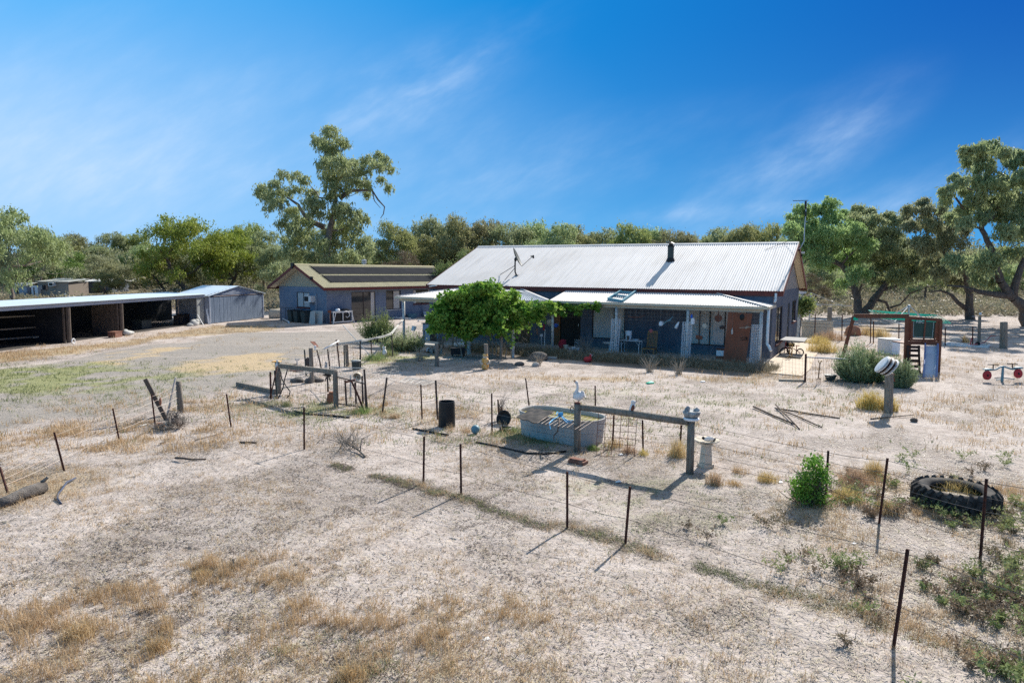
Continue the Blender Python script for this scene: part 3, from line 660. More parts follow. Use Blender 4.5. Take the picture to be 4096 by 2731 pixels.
specs=[(101,9,3.6,15,'leaf_olive'),(102,9,3.0,12,'leaf_gum'),(103,9,4.2,17,'leaf_dark'),(104,9,3.3,13,'leaf_olive'),(105,9,4.0,14,'leaf_gum'),(106,9,3.6,16,'leaf_yellow'),(107,9,3.2,12,'leaf_bright'),(108,9,3.8,11,'leaf_dead')]
def variant(i):
    s,H_,Rx,nc_,lm=specs[i]; rr=np.random.RandomState(s); x=rr.randn()*.5
    return dict(clumps=dome(s,H_,Rx*1.15,int(nc_*1.7),r=(.65,1.5),lowest=.2 if i%2 else .30),r0=.26,n=16000 if i!=7 else 8000,ll=.30,lw=.10,lm=lm,bk='bark' if i%2 else 'bark_pale',seed=s,forks=[(x,rr.randn()*.4,1.6),(x*1.8,rr.randn()*.6,3.4)])
protos={}
def bush_tree(i,u,v,dist,label,name='gum_tree',hw_=None,lm=None):
    v=v-(7 if 880<u<1810 and v<530 else 0)
    "variant i with its top at pixel (u,v) of the overview, standing at depth dist"
    top=D('p',u,v+((u*7+v*3)%19)-9,dist); gz_=hz(top.x,top.y); H_=max(2.,top.z-gz_); s=H_/9.05; rr=random.Random(u*7+v)
    sx=s if hw_ is None else max(s*.8,hw_*1.38*1.7415*dist/F/ (specs[i][2]+1.0))
    key=(i,lm)
    if key not in protos:
        kw=variant(i)
        if lm: kw['lm']=lm
        protos[key]=t=make_tree(name,label,(top.x,top.y,gz_),group='trees of the bush behind the farm',**kw)
        WL[t.name]=Vector((top.x,top.y,gz_)); t.scale=(sx,sx,s); t.rotation_euler=(0,0,rr.random()*6.3); t.name=name
    else: dup(protos[key],(top.x,top.y,gz_),rr.random()*6.3,(sx,sx,s),label,'trees of the bush behind the farm').name=name
ROW=[ # variant, u, v(top), distance, label, half width
(4,14,462,60,'tall grey green gum at the far left edge, leaning over the long shed',66),
(2,72,506,82,'dark gum rising just right of the left edge tree',50),
(0,128,538,105,'olive gum on the skyline above the beige cabin',46),
(3,172,532,118,'small olive crown on skyline, first right of cabin trees',34),
(1,214,545,110,'grey green gum on skyline between cabin and orange carport',36),
(2,258,527,125,'dark skyline gum left of the bare gap above the carport',40),
(0,304,532,128,'low rounded olive skyline tree left of the yellow gums',38),
(6,95,555,97,'light green wattle rising behind the cabin roof at left','w48'),
(6,160,578,94,'light green bushy wattle behind the right end of cabin','w42'),
(4,236,575,88,'hazy grey green bushy tree right of the cabin',48),
(5,250,612,80,'small yellow tipped gum in front of the grey far shed',24),
(2,325,560,106,'dark forked gum beside the white carport',42),
(5,426,476,88,'largest yellow green gum, centre of the group behind the gable shed',72),
(5,515,510,95,'second yellow green gum, right half of the golden pair',54),
(5,378,560,90,'yellow green gum low on the left of the golden pair',44),
(0,560,500,112,'olive gum peeping over the golden pair from behind',40),
(4,600,512,100,'slender grey gum left of the towering gum',42),
(1,632,545,92,'thin grey green gum close to the left of the towering gum',34),
(2,655,590,75,'low dark tree under the left side of the towering gum',44),
(3,905,498,84,'olive gum just right of the towering gum',36),
(0,960,515,88,'spreading olive gum above the right end of cream roof',44),
(7,930,565,72,'brown dead leaved tree behind the cream roof',46),
(1,996,490,92,'tallest gum above the left slope of the white roof',38),
(3,1050,502,86,'olive gum over the top left corner of the white roof',42),
(0,1108,490,90,'broad olive gum above the satellite dish',48),
(2,1166,506,88,'dark gum right of the broad one above the dish',40),
(1,1222,496,92,'open grey gum over the middle left of white roof',38),
(4,1276,514,84,'low grey green gum over the middle of white roof',38),
(0,1322,505,95,'thin topped gum left of the sky dip',34),
(2,1398,512,98,'dark rounded gum, first right of the sky dip',40),
(3,1450,514,92,'olive gum second right of the sky dip',36),
(1,1500,512,96,'open feathery gum left of the black flue',36),
(0,1556,520,90,'low olive gum directly behind the black flue',38),
(4,1606,528,94,'small grey gum right of the black flue',34),
(2,1655,508,92,'dark gum midway between flue and antenna',38),
(3,1704,512,88,'olive gum left of the roof antenna group',40),
(0,1752,506,94,'broad olive gum just left of the antenna mast',42),
(1,1800,525,86,'gum behind the right end of the white ridge',34),
(6,1058,572,56,'bright green pepper tree behind left slope of white roof','w50'),
(2,2240,560,110,'dark skyline gum behind the big right hand gum',46),
(0,2290,570,100,'olive gum behind the big right hand trunk',50),
(3,2050,560,105,'olive gum between the two right hand groups',46),
(4,1975,590,85,'grey gum low behind the hooked trunk',46),
(1,1890,600,78,'pale trunked gum standing behind the clothes hoist',40),
(7,1868,618,70,'leafless looking brown tree beside the right gable',30),
(4,2130,610,80,'grey gum behind the climbing tower',44),
(1,2330,600,86,'gum at the far right edge behind the timber post',44),
(2,690,560,88,'dark gum behind the lower left of the towering gum',40),
(0,840,560,90,'olive gum behind the lower right of the towering gum',40),
]
for k,(i,u,v,dist,lab,hwid) in enumerate(ROW):
    if isinstance(hwid,str): bush_tree(i,u,v,dist,lab,'wattle_tree',float(hwid[1:]))
    else: bush_tree(i,u,v,dist,lab,'gum_tree',hwid)
# the far wood that reads as one mass
rr=np.random.RandomState(55); P_=[];
for i in range(900):
    y=92+rr.rand()**.8*90; x=(rr.rand()*2-1)*y*.86; base=hz(x,y); H_=3.6+rr.rand()**1.5*3.4+.008*(y-92)
    for j in range(4):
        c=np.array([x+rr.randn()*2.2,y+rr.randn()*2.2,base+H_*(.2+.68*rr.rand())]); P_.append(c+rr.randn(60,3)*np.array([1.15,1.15,.8]))
pos=np.concatenate(P_); stuff('far_trees',leaves(pos,.55*(.6+.8*rr.rand(len(pos))),.26*(.7+.6*rr.rand(len(pos))),rr,.8),'leaf_far','distant eucalypt wood closing the horizon')
# low scrub of the rising ground
P_=[]; 
for i in range(4200):
    y=58+rr.rand()**1.3*80; x=(rr.rand()*2-1)*y*.86
    if -56<x<-44 and 76<y<90: continue
    s=.35+.5*rr.rand()**2; k_=int(34*s+14); P_.append(np.array([x,y,hz(x,y)+s*.5])+rr.randn(k_,3)*np.array([s*.8,s*.8,s*.35]))
pos=np.concatenate(P_); stuff('low_scrub',leaves(pos,.34*(.6+.8*rr.rand(len(pos))),.13*(.7+.6*rr.rand(len(pos))),rr,-.4),'scrub','low grey green heath scrub under the gums')
# sandy clearing heaps seen left of the gable shed
# ---------------------------------------------------------------- traced big gums
def from_photo(z,pts,dist,depth,seed,loc,zfloor=0):
    rr=random.Random(seed); k=ZT[z][2]*dist/F; out=[]
    for q in pts:
        px,py,r=q[:3]; dd=rr.uniform(-depth,depth)*(1 if r*k<1.2 else .6); p=D(z,px,py,dist+dd)-Vector(loc); out.append((p.x,p.y,p.z,r*k*.92)+tuple(q[3:]))
    return out
GD=62.; gb=D('z7',850,1290,GD); gb.z=hz(gb.x,gb.y); gl=tuple(gb)
cl=from_photo('z7',[(890,150,75),(780,235,75),(860,270,80),(960,260,80),(900,340,70),(850,430,85),(960,440,100),(1050,480,100),(870,520,80),(980,540,90),(1100,420,60),(1190,390,60),(1270,370,65),(1340,400,60),(1370,470,55),(1260,440,60),(1160,480,65),(1090,580,70),(1190,600,65),(1300,560,45),(1370,620,50),(870,620,65),(1180,680,45),(1000,640,60),(900,700,60),
 (480,520,55),(600,520,60),(660,560,55),(430,600,65),(320,640,70),(370,700,90),(500,660,70),(450,750,70),(590,640,60),(350,800,40),(300,680,50),(730,680,70),(700,750,80),(790,760,75),(760,830,70),(560,830,75),(520,900,85),(620,900,80),(560,990,90),(700,930,60),
 (980,800,90),(1030,860,90),(920,870,80),(1130,850,60),(1170,900,55),(1080,960,90),(960,980,100),(860,1010,90),(700,1020,90),(640,1080,100),(780,1100,100),(920,1120,100),(1060,1080,100),(1180,1080,80),(1200,1150,70),(520,1080,80),(500,1170,80),(620,1190,90),(760,1210,90),(900,1230,90),(1040,1210,90),(1140,1210,70),(420,1280,55)],GD,2.4,3,gl)
fk=[tuple(D('z7',*q,GD)-gb) for q in ((850,1080),(900,900),(925,720),(910,500))]
def dead_limb(mb,off,rr):
    pts=[D('z7',*q,GD) for q in ((960,720),(1050,655),(1230,650),(1280,730),(1335,790),(1325,850),(1300,885))]
    mb.tube(pts,[.22,.17,.10,.08,.06,.045,.02],6); mb.tube([pts[2],D('z7',1250,740,GD),D('z7',1300,800,GD)],[.06,.04,.02],5)
    pl=[D('z7',*q,GD) for q in ((830,960),(740,920),(660,850),(610,770),(520,710))]; mb.tube(pl,[.28,.23,.18,.13,.07],7)
make_tree('gum_tree','towering grey green gum standing behind the blue outbuilding',gl,cl,.40,52000,.27,.085,'leaf_gum','bark_pale',3,forks=fk,droop=1.5,puff=.25,full=.32,extra=dead_limb)
# the right hand gums
AD=57.; ab=G('z5',650,1370); ab=Vector((D('z5',655,1370,AD).x,AD,hz(30,AD)))
cl=from_photo('z5',[(430,500,60),(380,560,60),(200,560,60),(140,620,55),(290,560,60),(250,650,80),(120,720,60),(200,740,90),(330,700,90),(440,620,80),(520,590,55),(450,740,100),(560,700,80),(300,830,95),(420,860,100),(560,820,100),(640,720,70),(230,880,70),(350,960,80),(480,960,90),(600,940,100),(700,840,90),(530,1130,50),(650,1060,80),(180,800,60),(120,690,50)],AD,2.6,5,tuple(ab))
fk=[tuple(D('z5',*q,AD)-ab) for q in ((650,1270),(610,1120),(520,1000),(400,940))]
def hook(mb,off,rr):
    mb.tube([D('z5',*q,AD) for q in ((400,940),(340,935),(250,960),(200,1010))],[.2,.15,.1,.05],6)
make_tree('gum_tree','rounded gum with a hooked dark trunk right of the gable',tuple(ab),cl,.40,36000,.26,.085,'leaf_dark','bark',5,forks=fk,droop=1.3,puff=.25,full=.35,extra=hook)
BD=58.; bb=Vector((D('z5',690,1350,BD).x,BD,hz(30,BD)))
cl=from_photo('z5',[(660,560,60),(740,580,50),(620,620,60),(700,660,80),(800,640,60),(870,610,55),(940,640,60),(800,740,90),(900,760,90),(980,820,80),(860,860,90),(760,930,90),(880,980,100),(1000,940,90),(1080,900,80),(1100,980,80),(950,1080,80),(1060,1060,80),(830,1120,70),(1170,960,70),(1150,1060,70),(740,1060,60),(1010,650,50)],BD,2.6,6,tuple(bb))
fk=[tuple(D('z5',*q,BD)-bb) for q in ((760,1290),(830,1200),(900,1100),(930,960))]
def side(mb,off,rr):
    mb.tube([D('z5',*q,BD) for q in ((780,1270),(870,1290),(900,1360),(880,1400))],[.16,.12,.09,.05],6)
    mb.tube([D('z5',*q,BD) for q in ((830,1200),(960,1160),(1050,1080),(1120,1000))],[.18,.13,.1,.06],6)
    mb.tube([D('z5',*q,BD) for q in ((880,1340),(980,1310),(1060,1220),(1180,1180))],[.1,.08,.06,.03],5)
make_tree('gum_tree','spreading gum with sprawling low limbs behind the play set',tuple(bb),cl,.40,36000,.26,.085,'leaf_gum','bark',6,forks=fk,droop=1.3,puff=.25,full=.35,extra=side)
CD=54.; cb=Vector((D('z5',1530,1470,CD).x,CD,0))
cl=from_photo('z5',[(1170,510,55),(1060,560,55),(1030,600,40),(1220,560,50),(1180,640,60),(1080,680,60),(1290,570,45),(1340,600,50),(1250,680,80),(1350,720,80),(1130,830,75),(1200,850,75),(1300,840,80),(1420,640,70),(1420,800,80),(1460,720,60),(1250,960,80),(1350,940,80),(1450,1010,90),(1300,1040,80),(1560,1130,90),(1500,960,80),(1400,1120,70)],CD,2.4,7,tuple(cb))
fk=[tuple(D('z5',*q,CD)-cb) for q in ((1520,1340),(1525,1220),(1480,1050),(1330,900),(1190,760))]
def limb(mb,off,rr): mb.tube([D('z5',*q,CD) for q in ((1510,1350),(1430,1290),(1380,1230),(1300,1200),(1200,1210))],[.2,.16,.12,.08,.04],6)
make_tree('gum_tree','gum with two domed tips in the gap before the right edge',tuple(cb),cl,.38,32000,.25,.08,'leaf_gum','bark',7,forks=fk,droop=1.4,puff=.25,full=.35,extra=limb)
DD=47.; db=Vector((D('z5',2010,1440,DD).x,DD,0))
cl=from_photo('z5',[(1500,100,55),(1490,160,45),(1600,80,60),(1700,70,70),(1780,110,60),(1620,150,70),(1550,210,70),(1650,230,70),(1830,140,50),(1900,120,60),(1950,180,80),(1850,210,50),(1410,300,40),(1430,360,50),(1350,410,60),(1340,470,55),(1490,330,50),(1560,330,60),(1650,320,60),(1500,420,60),(1560,480,70),(1700,380,80),(1800,340,80),(1900,330,90),(1980,300,90),(1700,500,90),(1800,480,80),(1900,480,100),(1640,600,70),(1760,590,90),(1880,620,100),(1980,560,100),(1430,620,80),(1480,560,60),(1500,660,60),(1820,730,90),(1920,760,90),(2000,700,90),(1640,960,110),(1750,900,80),(1600,1060,90),(1700,1120,70),(1480,980,90),(1400,960,70),(1850,900,70),(1950,900,80),(2100,300,110),(2150,500,120),(2100,700,120),(2200,880,120)],DD,2.6,8,tuple(db))
fk=[tuple(D('z5',*q,DD)-db) for q in ((1960,1330),(1870,1260),(1770,1130),(1710,900),(1620,720),(1590,420))]
def big(mb,off,rr):
    mb.tube([D('z5',*q,DD) for q in ((1860,1260),(1880,1160),(1930,1010),(1990,880),(2080,700))],[.3,.25,.2,.15,.1],7)
    mb.tube([D('z5',*q,DD) for q in ((1840,1240),(1720,1230),(1600,1210),(1540,1190),(1480,1170),(1350,1160))],[.26,.22,.16,.12,.09,.05],7)
    mb.tube([D('z5',*q,DD) for q in ((1610,680),(1700,640),(1740,560),(1780,420))],[.12,.1,.07,.04],6)
    mb.tube([D('z5',*q,DD) for q in ((1600,560),(1480,560),(1400,450),(1350,420))],[.1,.08,.06,.03],6)
make_tree('gum_tree','biggest right hand gum with a massive leaning dark trunk',tuple(db),cl,.48,66000,.24,.075,'leaf_dark','bark',8,forks=fk,droop=1.4,puff=.25,full=.32,extra=big)
# ================================================================ buildings
def on(fr,z,x,y,a=None,b=None):
    "pixel on a plane of a frame -> (a,b,height)"
    d=Vector(ray(z,x,y)); o,A,B=fr; n,c=(A,a) if a is not None else (B,b); o0=Vector((o.x,o.y,0))
    t=(c+o0.dot(n))/d.dot(n); p=d*t-o0; return p.dot(A),p.dot(B),CH+p.z
def panels(mb,ax,s0,s1,z0,z1,t0,t1,holes):
    "wall slab along axis ax (0: a, 1: b) with rectangular holes"
    def bx(p,q,za,zb):
        if q-p<1e-3 or zb-za<1e-3: return
        mb.box((p,t0,za),(q,t1,zb)) if ax==0 else mb.box((t0,p,za),(t1,q,zb))
    cur=s0
    for h0,h1,a,b in sorted(holes):
        bx(cur,h0,z0,z1); bx(h0,h1,z0,a); bx(h0,h1,b,z1); cur=h1
    bx(cur,s1,z0,z1)
def window(par,fr,ax,s0,s1,z0,z1,out,rec,cur=(),glass='glass',fm='dark_steel',mull=(.5,),sill='red_trim',name='window'):
    "out: outer face coordinate, rec: sign towards the inside"
    def B_(mb,p,q,a,b,d0,d1):
        d0=out+rec*d0; d1=out+rec*d1
        mb.box((p,d0,a),(q,d1,b)) if ax==0 else mb.box((d0,p,a),(d1,q,b))
    f=MB(fr); w_=.045
    B_(f,s0,s1,z1-w_,z1,.03,.09); B_(f,s0,s1,z0,z0+w_,.03,.09); B_(f,s0,s0+w_,z0+w_,z1-w_,.03,.09); B_(f,s1-w_,s1,z0+w_,z1-w_,.03,.09)
    for m_ in mull:
        c=s0+(s1-s0)*m_; B_(f,c-.025,c+.025,z0+w_,z1-w_,.032,.085)
    fo=P(name,f,M[fm],par)
    gl_=MB(fr); B_(gl_,s0+w_,s1-w_,z0+w_,z1-w_,.055,.062); P('pane',gl_,M[glass],fo)
    for a,b in cur:
        c=MB(fr); p=s0+(s1-s0)*a; q=s0+(s1-s0)*b
        n=max(4,int((q-p)/.05)); 
        for i in range(n):
            B_(c,p+(q-p)*i/n,p+(q-p)*(i+.92)/n,z0+w_,z1-w_,.050-.006*(i%2),.0545)
        P('curtain',c,M['curtain'],fo)
    if sill:
        s=MB(fr); B_(s,s0-.04,s1+.04,z0-.07,z0-.004,-.07,.09); P('sill',s,M[sill],fo)
    return fo
# ---------------------------------------------------------------- main house
L_=17.23; Dp=10.5; EZ=2.885; RZ=5.06; K=(RZ-EZ)/(Dp/2+.05); rz=lambda a,b: EZ+K*(b+.05) if b<=Dp/2 else EZ+K*(Dp+.05-b)
house=T('farmhouse','long white roofed farmhouse with dark blue walls and front verandah','house',hw(8.6,5,0))
wm=MB(HF)
fh=[(1.0,3.45,.47,2.02),(6.34,7.94,.5,2.03),(8.52,10.08,0.06,2.08),(11.2,12.1,.06,2.05)]
sh_=[(1.33,3.5,.53,2.12),(5.55,6.5,.06,2.15),(7.52,9.4,1.1,2.2)]
panels(wm,0,0,L_,0,2.80,0,.12,fh); panels(wm,1,.12,Dp,0,2.80,0,.12,sh_)
wm.box((L_-.12,.12,0),(L_,Dp,2.8)); wm.box((.12,Dp-.12,0),(L_-.12,Dp,2.8))
P('wall',wm,M['blue_wall'],house)
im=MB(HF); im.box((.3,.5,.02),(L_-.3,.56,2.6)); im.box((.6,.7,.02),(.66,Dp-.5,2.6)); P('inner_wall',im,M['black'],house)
for a in (.02,L_-.10):
    gm=MB(HF)
    gm.add([(a,0.02,2.80),(a,Dp-.02,2.80),(a,Dp/2,RZ-.13),(a+.08,0.02,2.80),(a+.08,Dp-.02,2.80),(a+.08,Dp/2,RZ-.13)],[(0,1,2),(3,5,4),(0,3,4,1),(1,4,5,2),(2,5,3,0)])
    for i in range(60 if a<1 else 0):
        b=.4+i*(Dp-.8)/60; gm.box((0.003,b,2.82),(.02,b+.05,rz(0,b+.025)-.2))
    P('gable',gm,M['gable_clad'],house)
A0=-.37; A1=L_+.12
rm=MB(HF)
rm.sheet(A0,A1,lambda a:-.10,lambda a:Dp/2,lambda a,b:EZ+K*(b+.05),.105,.015,6)
rm.sheet(A0,A1,lambda a:Dp/2,lambda a:Dp+.10,lambda a,b:EZ+K*(Dp+.05-b),.098,.013,4)
P('roof',rm,M['zinc'],house)
rc=MB(HF); rc.slab([(A0-.01,Dp/2-.16,RZ-.04),(A1,Dp/2-.16,RZ-.04),(A1,Dp/2,RZ+.035),(A0-.01,Dp/2,RZ+.035)],.012); rc.slab([(A0-.01,Dp/2,RZ+.035),(A1,Dp/2,RZ+.035),(A1,Dp/2+.16,RZ-.04),(A0-.01,Dp/2+.16,RZ-.04)],.012)
P('ridge_cap',rc,M['zinc'],house)
fm=MB(HF); fm.box((A0,-.09,EZ-.23),(A1,-.05,EZ-.02)); fm.box((A0,-.115,EZ-.07),(A1,-.092,EZ-.035)); fm.box((A0,Dp+.05,EZ-.20),(A1,Dp+.09,EZ-.02))
for a in (A0-.03,A1-.01):
    for b0,b1,z0,z1 in ((-.10,Dp/2,EZ-.02,RZ),(Dp/2,Dp+.1,RZ,EZ-.02)):
        fm.add([(a,b0,z0-.20),(a+.04,b0,z0-.20),(a+.04,b1,z1-.20),(a,b1,z1-.20),(a,b0,z0+.005),(a+.04,b0,z0+.005),(a+.04,b1,z1+.005),(a,b1,z1+.005)],[(0,3,2,1),(4,5,6,7),(0,1,5,4),(1,2,6,5),(2,3,7,6),(3,0,4,7)])
P('fascia',fm,M['red_trim'],house)
sf=MB(HF)
for b0,b1,z0,z1 in ((-.04,Dp/2,EZ-.09,RZ-.10),(Dp/2,Dp+.04,RZ-.10,EZ-.09)): sf.slab([(A0+.012,b0,z0),(-.005,b0,z0),(-.005,b1,z1),(A0+.012,b1,z1)],.02)
P('soffit',sf,M['cream'],house)
window(house,HF,0,1.0,3.45,.47,2.02,0,1,cur=[(.03,.30),(.55,.97)],glass='glass_pale',mull=(.36,.62,.8),sill=None)
window(house,HF,0,6.34,7.94,.5,2.03,0,1,cur=[(.0,.10)],glass='glass_pale',mull=(.33,),sill=None)
window(house,HF,1,1.33,3.5,.53,2.12,0,1,glass='glass',mull=(.5,))
window(house,HF,1,7.52,9.4,1.1,2.2,0,1,glass='glass',mull=(.5,))
def door(par,fr,ax,s0,s1,z0,z1,out,mt,label=None,panel=True):
    d=MB(fr); f=lambda p,q,a,b,d0,d1:(d.box((p,out+d0,a),(q,out+d1,b)) if ax==0 else d.box((out+d0,p,a),(out+d1,q,b)))
    f(s0,s1,z0,z1,.05,.09); 
    if panel:
        for a,b in ((.08,.40),(.50,.92)):
            f(s0+.1,s1-.1,z0+(z1-z0)*a,z0+(z1-z0)*b,.035,.05)
    o=P('door',d,M[mt],par,label=label)
    h=MB(fr); c=s0+.07
    if ax==0: h.box((c,out-.01,z0+.95),(c+.03,out+.035,z0+1.07))
    else: h.box((out-.01,c,z0+.95),(out+.035,c+.03,z0+1.07))
    P('handle',h,M['grey_zinc'],o); return o
door(house,HF,0,8.54,9.55,.07,2.06,0,'black','dark flyscreen front door',False)
door(house,HF,0,9.60,10.06,.07,2.06,0,'wood_brown','brown timber door standing beside the flyscreen')
door(house,HF,0,11.22,12.08,.07,2.04,0,'wood_brown')
door(house,HF,1,5.57,6.48,.07,2.13,0,'black','dark side door on the right wall',False)
# verandah
VZ=2.72; GZv=2.30
def vfront(a):
    if a<9.3: return -2.0
    if a<10.4: return -2.0-1.2*(a-9.3)/1.1
    return -3.2+.75*(a-10.4)/7.1
vm=MB(HF)
def vback(a): return max(-2.0*(1-(a+.05)/2.3),-2.0) if a<2.25 else -.012
def vz(a,b): return GZv+(VZ-GZv)*(b+2.0)/2.0
vm.sheet(-.05,9.28,vfront,vback,vz,.105,.015,6)
# end panel of the verandah, draining to the right
n=16; vs=[]
for i in range(n+1):
    b=-2.0+2.0*i/n; a_h=2.25*(b+2)/2.0-.05; vs+=[(a_h,b,vz(a_h,b)),(-.09,b,GZv+.01)]
vm.add([v for v in vs],[(2*i,2*i+1,2*i+3,2*i+2) for i in range(n)])
# left part: deeper, meeting the right part in a bevelled panel, its shade away from the sun put into a greyer colour
def vzl(a,b): return VZ+(GZv-VZ)*(b/vfront(max(a,10.4)))
vm.sheet(11.69,17.5,vfront,lambda a:-.012 if a<15.2 else -.012-2.4*(a-15.2)/2.35,vzl,.105,.015,6)
P('verandah_roof',vm,M['zinc'],house)
tp=MB(HF); tp.slab([(11.69,-.02,VZ),(9.28,-2.0,GZv+.012),(10.4,-3.2,GZv+.012),(11.69,-3.06,GZv+.012)],.02)
for t in np.linspace(.08,.94,14):
    p0=Vector((11.69,-.02,VZ+.006)).lerp(Vector((9.28,-2.0,GZv+.02)),1-t) if t<.5 else Vector((11.69,-.02,VZ+.006)).lerp(Vector((11.69,-3.06,GZv+.02)),.0)
    q=Vector((9.28,-2.0,GZv+.02)).lerp(Vector((10.4,-3.2,GZv+.02)),t); tp.beam(Vector((11.69,-.02,VZ+.012)).lerp(q,.25),q,.02,.02)
P('verandah_roof_bevel',tp,M['grey_zinc'],house,label='grey bevelled panel of verandah roof beside the grapevine')
hc=MB(HF)
for p,q in (((2.25,-.02,VZ+.02),(-.07,-2.02,GZv+.03)),((11.69,-.02,VZ+.03),(9.28,-2.0,GZv+.03)),((15.2,-.03,VZ+.02),(17.5,-2.42,GZv+.03))): hc.beam(p,q,.13,.02)
P('hip_cap',hc,M['zinc'],house)
gt=MB(HF)
gpts=[(-.09,.02),(-.09,-2.04),(9.28,-2.04),(10.4,-3.24),(17.56,-2.48),(17.56,-.4)]
for (a0,b0),(a1,b1) in zip(gpts,gpts[1:]):
    gt.beam((a0,b0,GZv-.045),(a1,b1,GZv-.045),.10,.10)
P('gutter',gt,M['cream'],house)
vb=MB(HF)
for (a0,b0),(a1,b1) in zip([(.1,-1.86),(9.25,-1.86),(10.4,-3.05),(17.4,-2.3)],[(9.25,-1.86),(10.4,-3.05),(17.4,-2.3),(17.4,-.2)]): vb.beam((a0,b0,GZv-.17),(a1,b1,GZv-.17),.06,.12)
P('verandah_beam',vb,M['cream'],house)
for a,b in ((.17,-1.86),(3.02,-1.86),(6.1,-1.86),(9.1,-1.9),(17.25,-2.2),(13.9,-2.6)):
    pm=MB(HF); pm.tube([(a,b,0),(a,b,GZv-.2)],.065,10); P('verandah_post',pm,M['post_white'],house,smooth=True)
sl_=MB(HF); sl_.box((-.0,-2.15,-.05),(17.3,-.004,.075)); P('verandah_floor',sl_,M['concrete'],house)
dp=MB(HF); dp.tube([(-.12,-.14,EZ-.1),(-.12,-.14,2.52),(-.12,-.35,2.44)],.05,9); P('downpipe',dp,M['white'],house,smooth=True)
dp=MB(HF); dp.tube([(-.10,-1.93,GZv-.1),(-.10,-1.93,1.0),(-.10,-1.93,.86),(-.18,-2.03,.78),(-.28,-2.14,.62)],.055,9); P('downpipe',dp,M['white'],house,smooth=True)
dp=MB(HF); dp.tube([(L_-.1,-.14,EZ-.12),(L_-.6,-.2,EZ-.06)],.03,7); P('downpipe',dp,M['white'],house,smooth=True)
# flue
fl=T('flue','dark round flue pipe with a conical cowl on white roof','chimney pipe',hw(5.15,3.08,rz(0,3.08)))
c=(5.15,3.08,rz(0,3.08)-.15)
m_=MB(HF); m_.lathe(c,[(.15,0),(.15,.82)],16); P('pipe',m_,M['bin_green'],fl,smooth=False)
m_=MB(HF); m_.lathe((c[0],c[1],c[2]+.02),[(.20,0),(.22,.12),(.16,.26)],16); P('flashing',m_,M['black'],fl)
m_=MB(HF); m_.lathe((c[0],c[1],c[2]+.80),[(.165,0),(.165,.07),(.10,.10),(.10,.17),(.19,.17),(.02,.26)],16); P('cowl',m_,M['black'],fl)
# satellite dish
db_=12.59; bb_=1.19; ds=T('satellite_dish','dark satellite dish with its feed arm on the white roof','satellite dish',hw(db_,bb_,rz(0,bb_)))
S3=lambda x,y,b=bb_:(HB('z3',x,y,b)[0],b,HB('z3',x,y,b)[1])
m_=MB(HF); m_.tube([S3(1220,530),S3(1203,490),S3(1203,400),S3(1205,350)],.04,8); m_.lathe(S3(1220,528),[(.10,-.02),(.10,.03)],10)
P('mast',m_,M['black'],ds)
m_=MB(HF); m_.tube([S3(1200,425),(S3(1045,522)[0],bb_+.0,rz(0,bb_)+.02)],.015,5); m_.tube([S3(1198,450),(S3(1158,560)[0],.55,rz(0,.55)+.02)],.015,5); P('strut',m_,M['black'],ds)
top=Vector(S3(1190,240)); bot=Vector(S3(1275,430)); cen=(top+bot)/2; upv=(top-bot)/2; nrm=Vector((-upv.z,0,upv.x)).normalized()
if nrm.x>0: nrm=-nrm
nrm=(nrm+Vector((0,.30,0))).normalized(); side_=nrm.cross(upv.normalized()).normalized()
m_=MB(HF); vs=[];fs=[]; NR,NA=5,24
for i in range(NR+1):
    r=i/NR
    for k in range(NA):
        t=2*math.pi*k/NA; vs.append(cen+upv*(r*math.cos(t))+side_*(r*.40*math.sin(t))-nrm*(.09*(1-r*r)))
for i in range(NR):
    for k in range(NA): fs.append((i*NA+k,i*NA+(k+1)%NA,(i+1)*NA+(k+1)%NA,(i+1)*NA+k))
fs.append(tuple(range(NA))); n_=len(vs); vs+= [v-nrm*.02 for v in vs]; fs+=[tuple(i+n_ for i in f[::-1]) for f in fs]
m_.add(vs,fs); P('reflector',m_,M['bin_green'],ds,smooth=True)
lnb=Vector(S3(1385,330)); m_=MB(HF); m_.tube([bot+Vector((0,0,.01)),lnb],.014,6); P('feed_arm',m_,M['black'],ds)
m_=MB(HF); m_.tube([lnb+Vector((-.05,0,-.09)),lnb+Vector((-.04,0,.07))],.045,8); m_.tube([lnb+Vector((-.02,0,.0)),lnb+Vector((.10,0,.02))],.03,8); P('feed_horn',m_,M['black'],ds)
m_=MB(HF); m_.ball(S3(1208,360),.08,.07,.11,8,6); P('bracket',m_,M['black'],ds)
# antenna
an=T('tv_antenna','thin bent television antenna mast on the right gable','antenna',hw(A0,5.3,RZ))
ap=[Vector(hw(A0-.03,5.6,4.72)),Vector(hw(A0-.1,5.5,4.95)),Vector(hw(A0-.16,5.4,5.25))]
q=lambda z,x,y:tuple(D(z,x,y,hw(A0,5.4).y))
m_=MB(); m_.tube([q('w1',1010,500),q('w1',1060,470),q('w1',1130,340),q('w1',1145,0),q('z5',238,640),q('z5',248,490)],.022,6); P('mast',m_,M['grey_zinc'],an)
m_=MB(); m_.tube([q('z5',140,497),q('z5',262,494)],.014,5)
for x in (145,165,190,215,240): 
    c=Vector(q('z5',x,496)); m_.tube([c-BX*.35,c+BX*.35],.006,4)
P('boom',m_,M['black'],an)
m_=MB(); m_.tube([q('z5',240,580),q('z5',240,620)],.045,6); m_.tube([q('z5',240,500),q('z5',240,560)],.05,6); m_.box(Vector(q('w1',1040,545)),Vector(q('w1',985,450))); P('clamp',m_,M['black'],an)
m_=MB(); m_.tube([q('w1',1075,90),q('w1',770,350),tuple(hw(1.0,4.3,rz(0,4.3)+.02))],.008,4); P('guy_wire',m_,M['dark_steel'],an)
fl_=T('floodlight','white floodlight fixed behind the gable peak','lamp',q('w1',1090,575))
